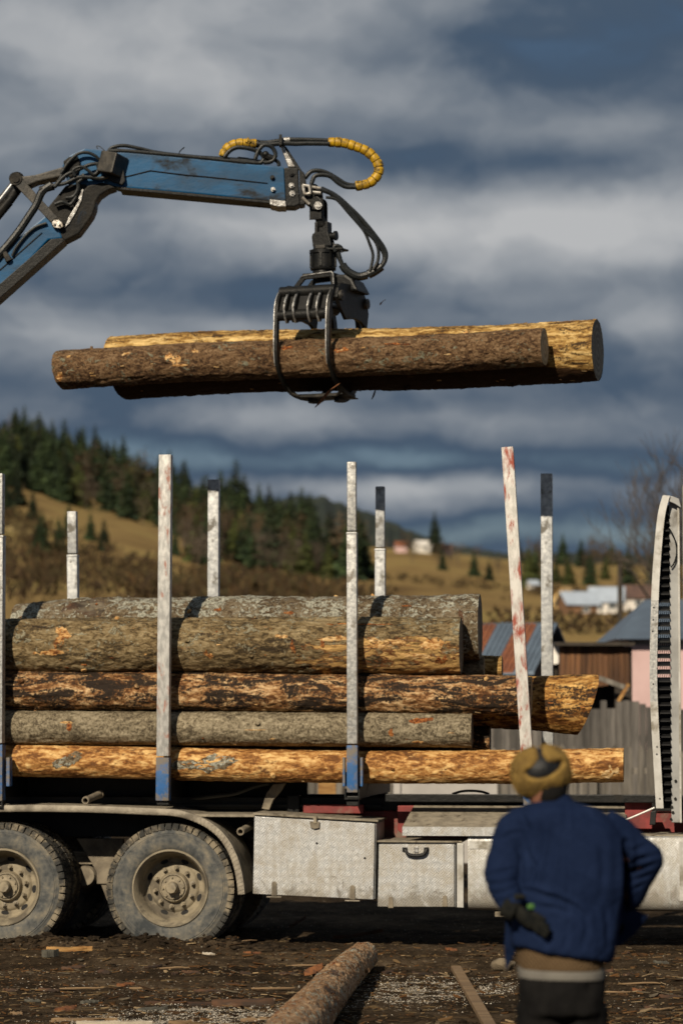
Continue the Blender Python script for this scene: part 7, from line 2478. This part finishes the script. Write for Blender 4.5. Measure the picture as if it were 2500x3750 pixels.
slab('wood_chunk', 'long yellow splintered wood chunk lying before the wheels', 'wood', 255, 3487, 0.36, 0.07, 0.035, 0.12, M['fresh_wood'], curl=0.3, rough=0.5)
slab('wood_chunk', 'short grey wood block lying before the left wheel', 'wood', 185, 3512, 0.13, 0.09, 0.05, 0.1, M['picket_dark'], curl=0.05)
slab('bark_slab', 'large rust brown bark slab near the bottom of the picture', 'bark', 890, 3670, 0.40, 0.13, 0.012, 0.1, M['bark_slab'], curl=0.55)
slab('bark_slab', 'long thin rust bark slab left of the large one', 'bark', 700, 3668, 0.60, 0.05, 0.010, 0.05, M['bark_slab'], curl=0.6)
slab('bark_slab', 'orange brown bark piece leaning beside the lying log', 'bark', 1150, 3572, 0.17, 0.10, 0.012, 0.6, M['orange_bark'], curl=0.5, lift=0.05)
slab('bark_slab', 'flat green grey bark piece left of the lying log', 'bark', 1105, 3512, 0.21, 0.10, 0.012, 0.2, M['picket_dark'], curl=0.3)
slab('bark_slab', 'small pale green bark piece on the dark earth', 'bark', 958, 3590, 0.08, 0.05, 0.01, 0.5, M['picket_dark'], curl=0.3)
slab('wood_chunk', 'orange bark splinters on the shadow edge right of the wheel', 'wood', 925, 3478, 0.14, 0.03, 0.01, -0.1, M['orange_bark'], curl=0.3)
slab('wood_chunk', 'white split chip right of the wheel', 'wood', 765, 3496, 0.10, 0.04, 0.012, 0.05, M['dust'], curl=0.2)
slab('bark_slab', 'long brown bark strip in the shadow edge behind the lying log', 'bark', 1310, 3432, 0.42, 0.05, 0.015, 0.16, M['bark_slab'], curl=0.5, lift=0.06)
slab('bark_slab', 'grey stick curving out of the truck shadow', 'bark', 1090, 3385, 0.20, 0.035, 0.015, 0.75, M['bark_slab'], curl=0.5, lift=0.08)
slab('board', 'pale sawn offcut at the bottom edge of the picture', 'board', 660, 3742, 0.14, 0.07, 0.03, 0.05, M['board'], curl=0.0, rough=0.05)
slab('board', 'long pale board end at the bottom left of the picture', 'board', 420, 3748, 0.46, 0.06, 0.03, 0.03, M['dust'], curl=0.0, rough=0.1)
slab('board', 'flat grey brown board half buried at the bottom left', 'board', 310, 3728, 0.40, 0.06, 0.02, 0.05, M['board'], curl=0.05, rough=0.1)
for k, (u, v) in enumerate(((240, 3690), (330, 3660), (120, 3660), (560, 3690), (460, 3600), (640, 3570), (270, 3540), (130, 3540), (380, 3565), (760, 3620), (850, 3600), (1020, 3690), (930, 3720), (1060, 3560), (560, 3540), (900, 3560), (700, 3560), (40, 3620), (60, 3710), (180, 3620), (1540, 3562), (1600, 3558), (1700, 3560), (1780, 3470), (1650, 3470), (2200, 3560), (2330, 3620), (2420, 3520), (2380, 3690), (2290, 3480), (2450, 3640), (1420, 3560), (2300, 3570))):
    big = ry.uniform(0.07, 0.22)
    slab('bark_slab', 'small torn bark piece lying on the dark earth', 'bark', u, v, big, big * ry.uniform(0.2, 0.42), 0.008, ry.uniform(-1.2, 1.2), ry.choice((M['bark_slab'], M['bark_slab'], M['bark_slab'], M['orange_bark'], M['board'], M['picket_dark'])), 'torn bark pieces strewn over the yard', curl=ry.uniform(0.2, 0.7))
for k, (u, v, ln, yw) in enumerate(((640, 3552, 0.22, 0.1), (520, 3615, 0.18, -0.3), (870, 3470, 0.35, 0.5), (1120, 3535, 0.30, 0.02), (2280, 3530, 0.25, 0.2), (2340, 3600, 0.3, 0.1), (2400, 3700, 0.28, 0.45), (300, 3620, 0.3, 0.0), (1000, 3620, 0.3, -0.05), (2250, 3640, 0.22, -0.3))):
    p = gp_(u, v, 0.01)
    g = on_ground(p.x, p.y)
    d = Vector((math.cos(yw), math.sin(yw), 0.02))
    pts = [g + Vector((0, 0, 0.014)) + d * ln * f + Vector((0, 0.012 * fbm(f * 4 + k, 2), 0.008 * fbm(f * 5, k))) for f in (-0.5, -0.2, 0.1, 0.35, 0.5)]
    tag(obj('stick', MB().tube(pts, [0.006, 0.008, 0.007, 0.006, 0.003], 6), M['board'], smooth=True), 'thin pale stick lying on the earth', 'stick', 'thin sticks lying in the yard')

# sawn lath on the ground
la, lb_ = gp_(1668, 3545, 0.03), gp_(1805, 3780, 0.03)
ld = (lb_ - la).normalized()
tag(obj('lath', MB().bar(la, lb_ + ld * 0.4, 0.072, 0.032), M['board'], bevel=0.003), 'long narrow sawn lath lying on the ground beside the man', 'board')
# pale lump beside the jacket
rkp = gp_(1842, 3560, 0.0)
st_ = MB(); st_.ball(on_ground(rkp.x, rkp.y) + Vector((0, 0, 0.035)), 0.085, 3, scale=(1.05, 0.8, 0.55))
st_.v = [v + Vector((0, 0, 1)) * 0.02 * fbm(v.x * 18, v.y * 18, v.z * 18) + Vector((0.02 * fbm(v.z * 15, v.x * 15, 4), 0, 0)) for v in st_.v]
tag(obj('clump', st_, plain('pale_rough_clump', (0.17, 0.135, 0.09), (0.09, 0.07, 0.045), 14.0, 0.9, 0.0, 0.8), smooth=True), 'pale rough stone lying beside the jacket hem', 'clump')
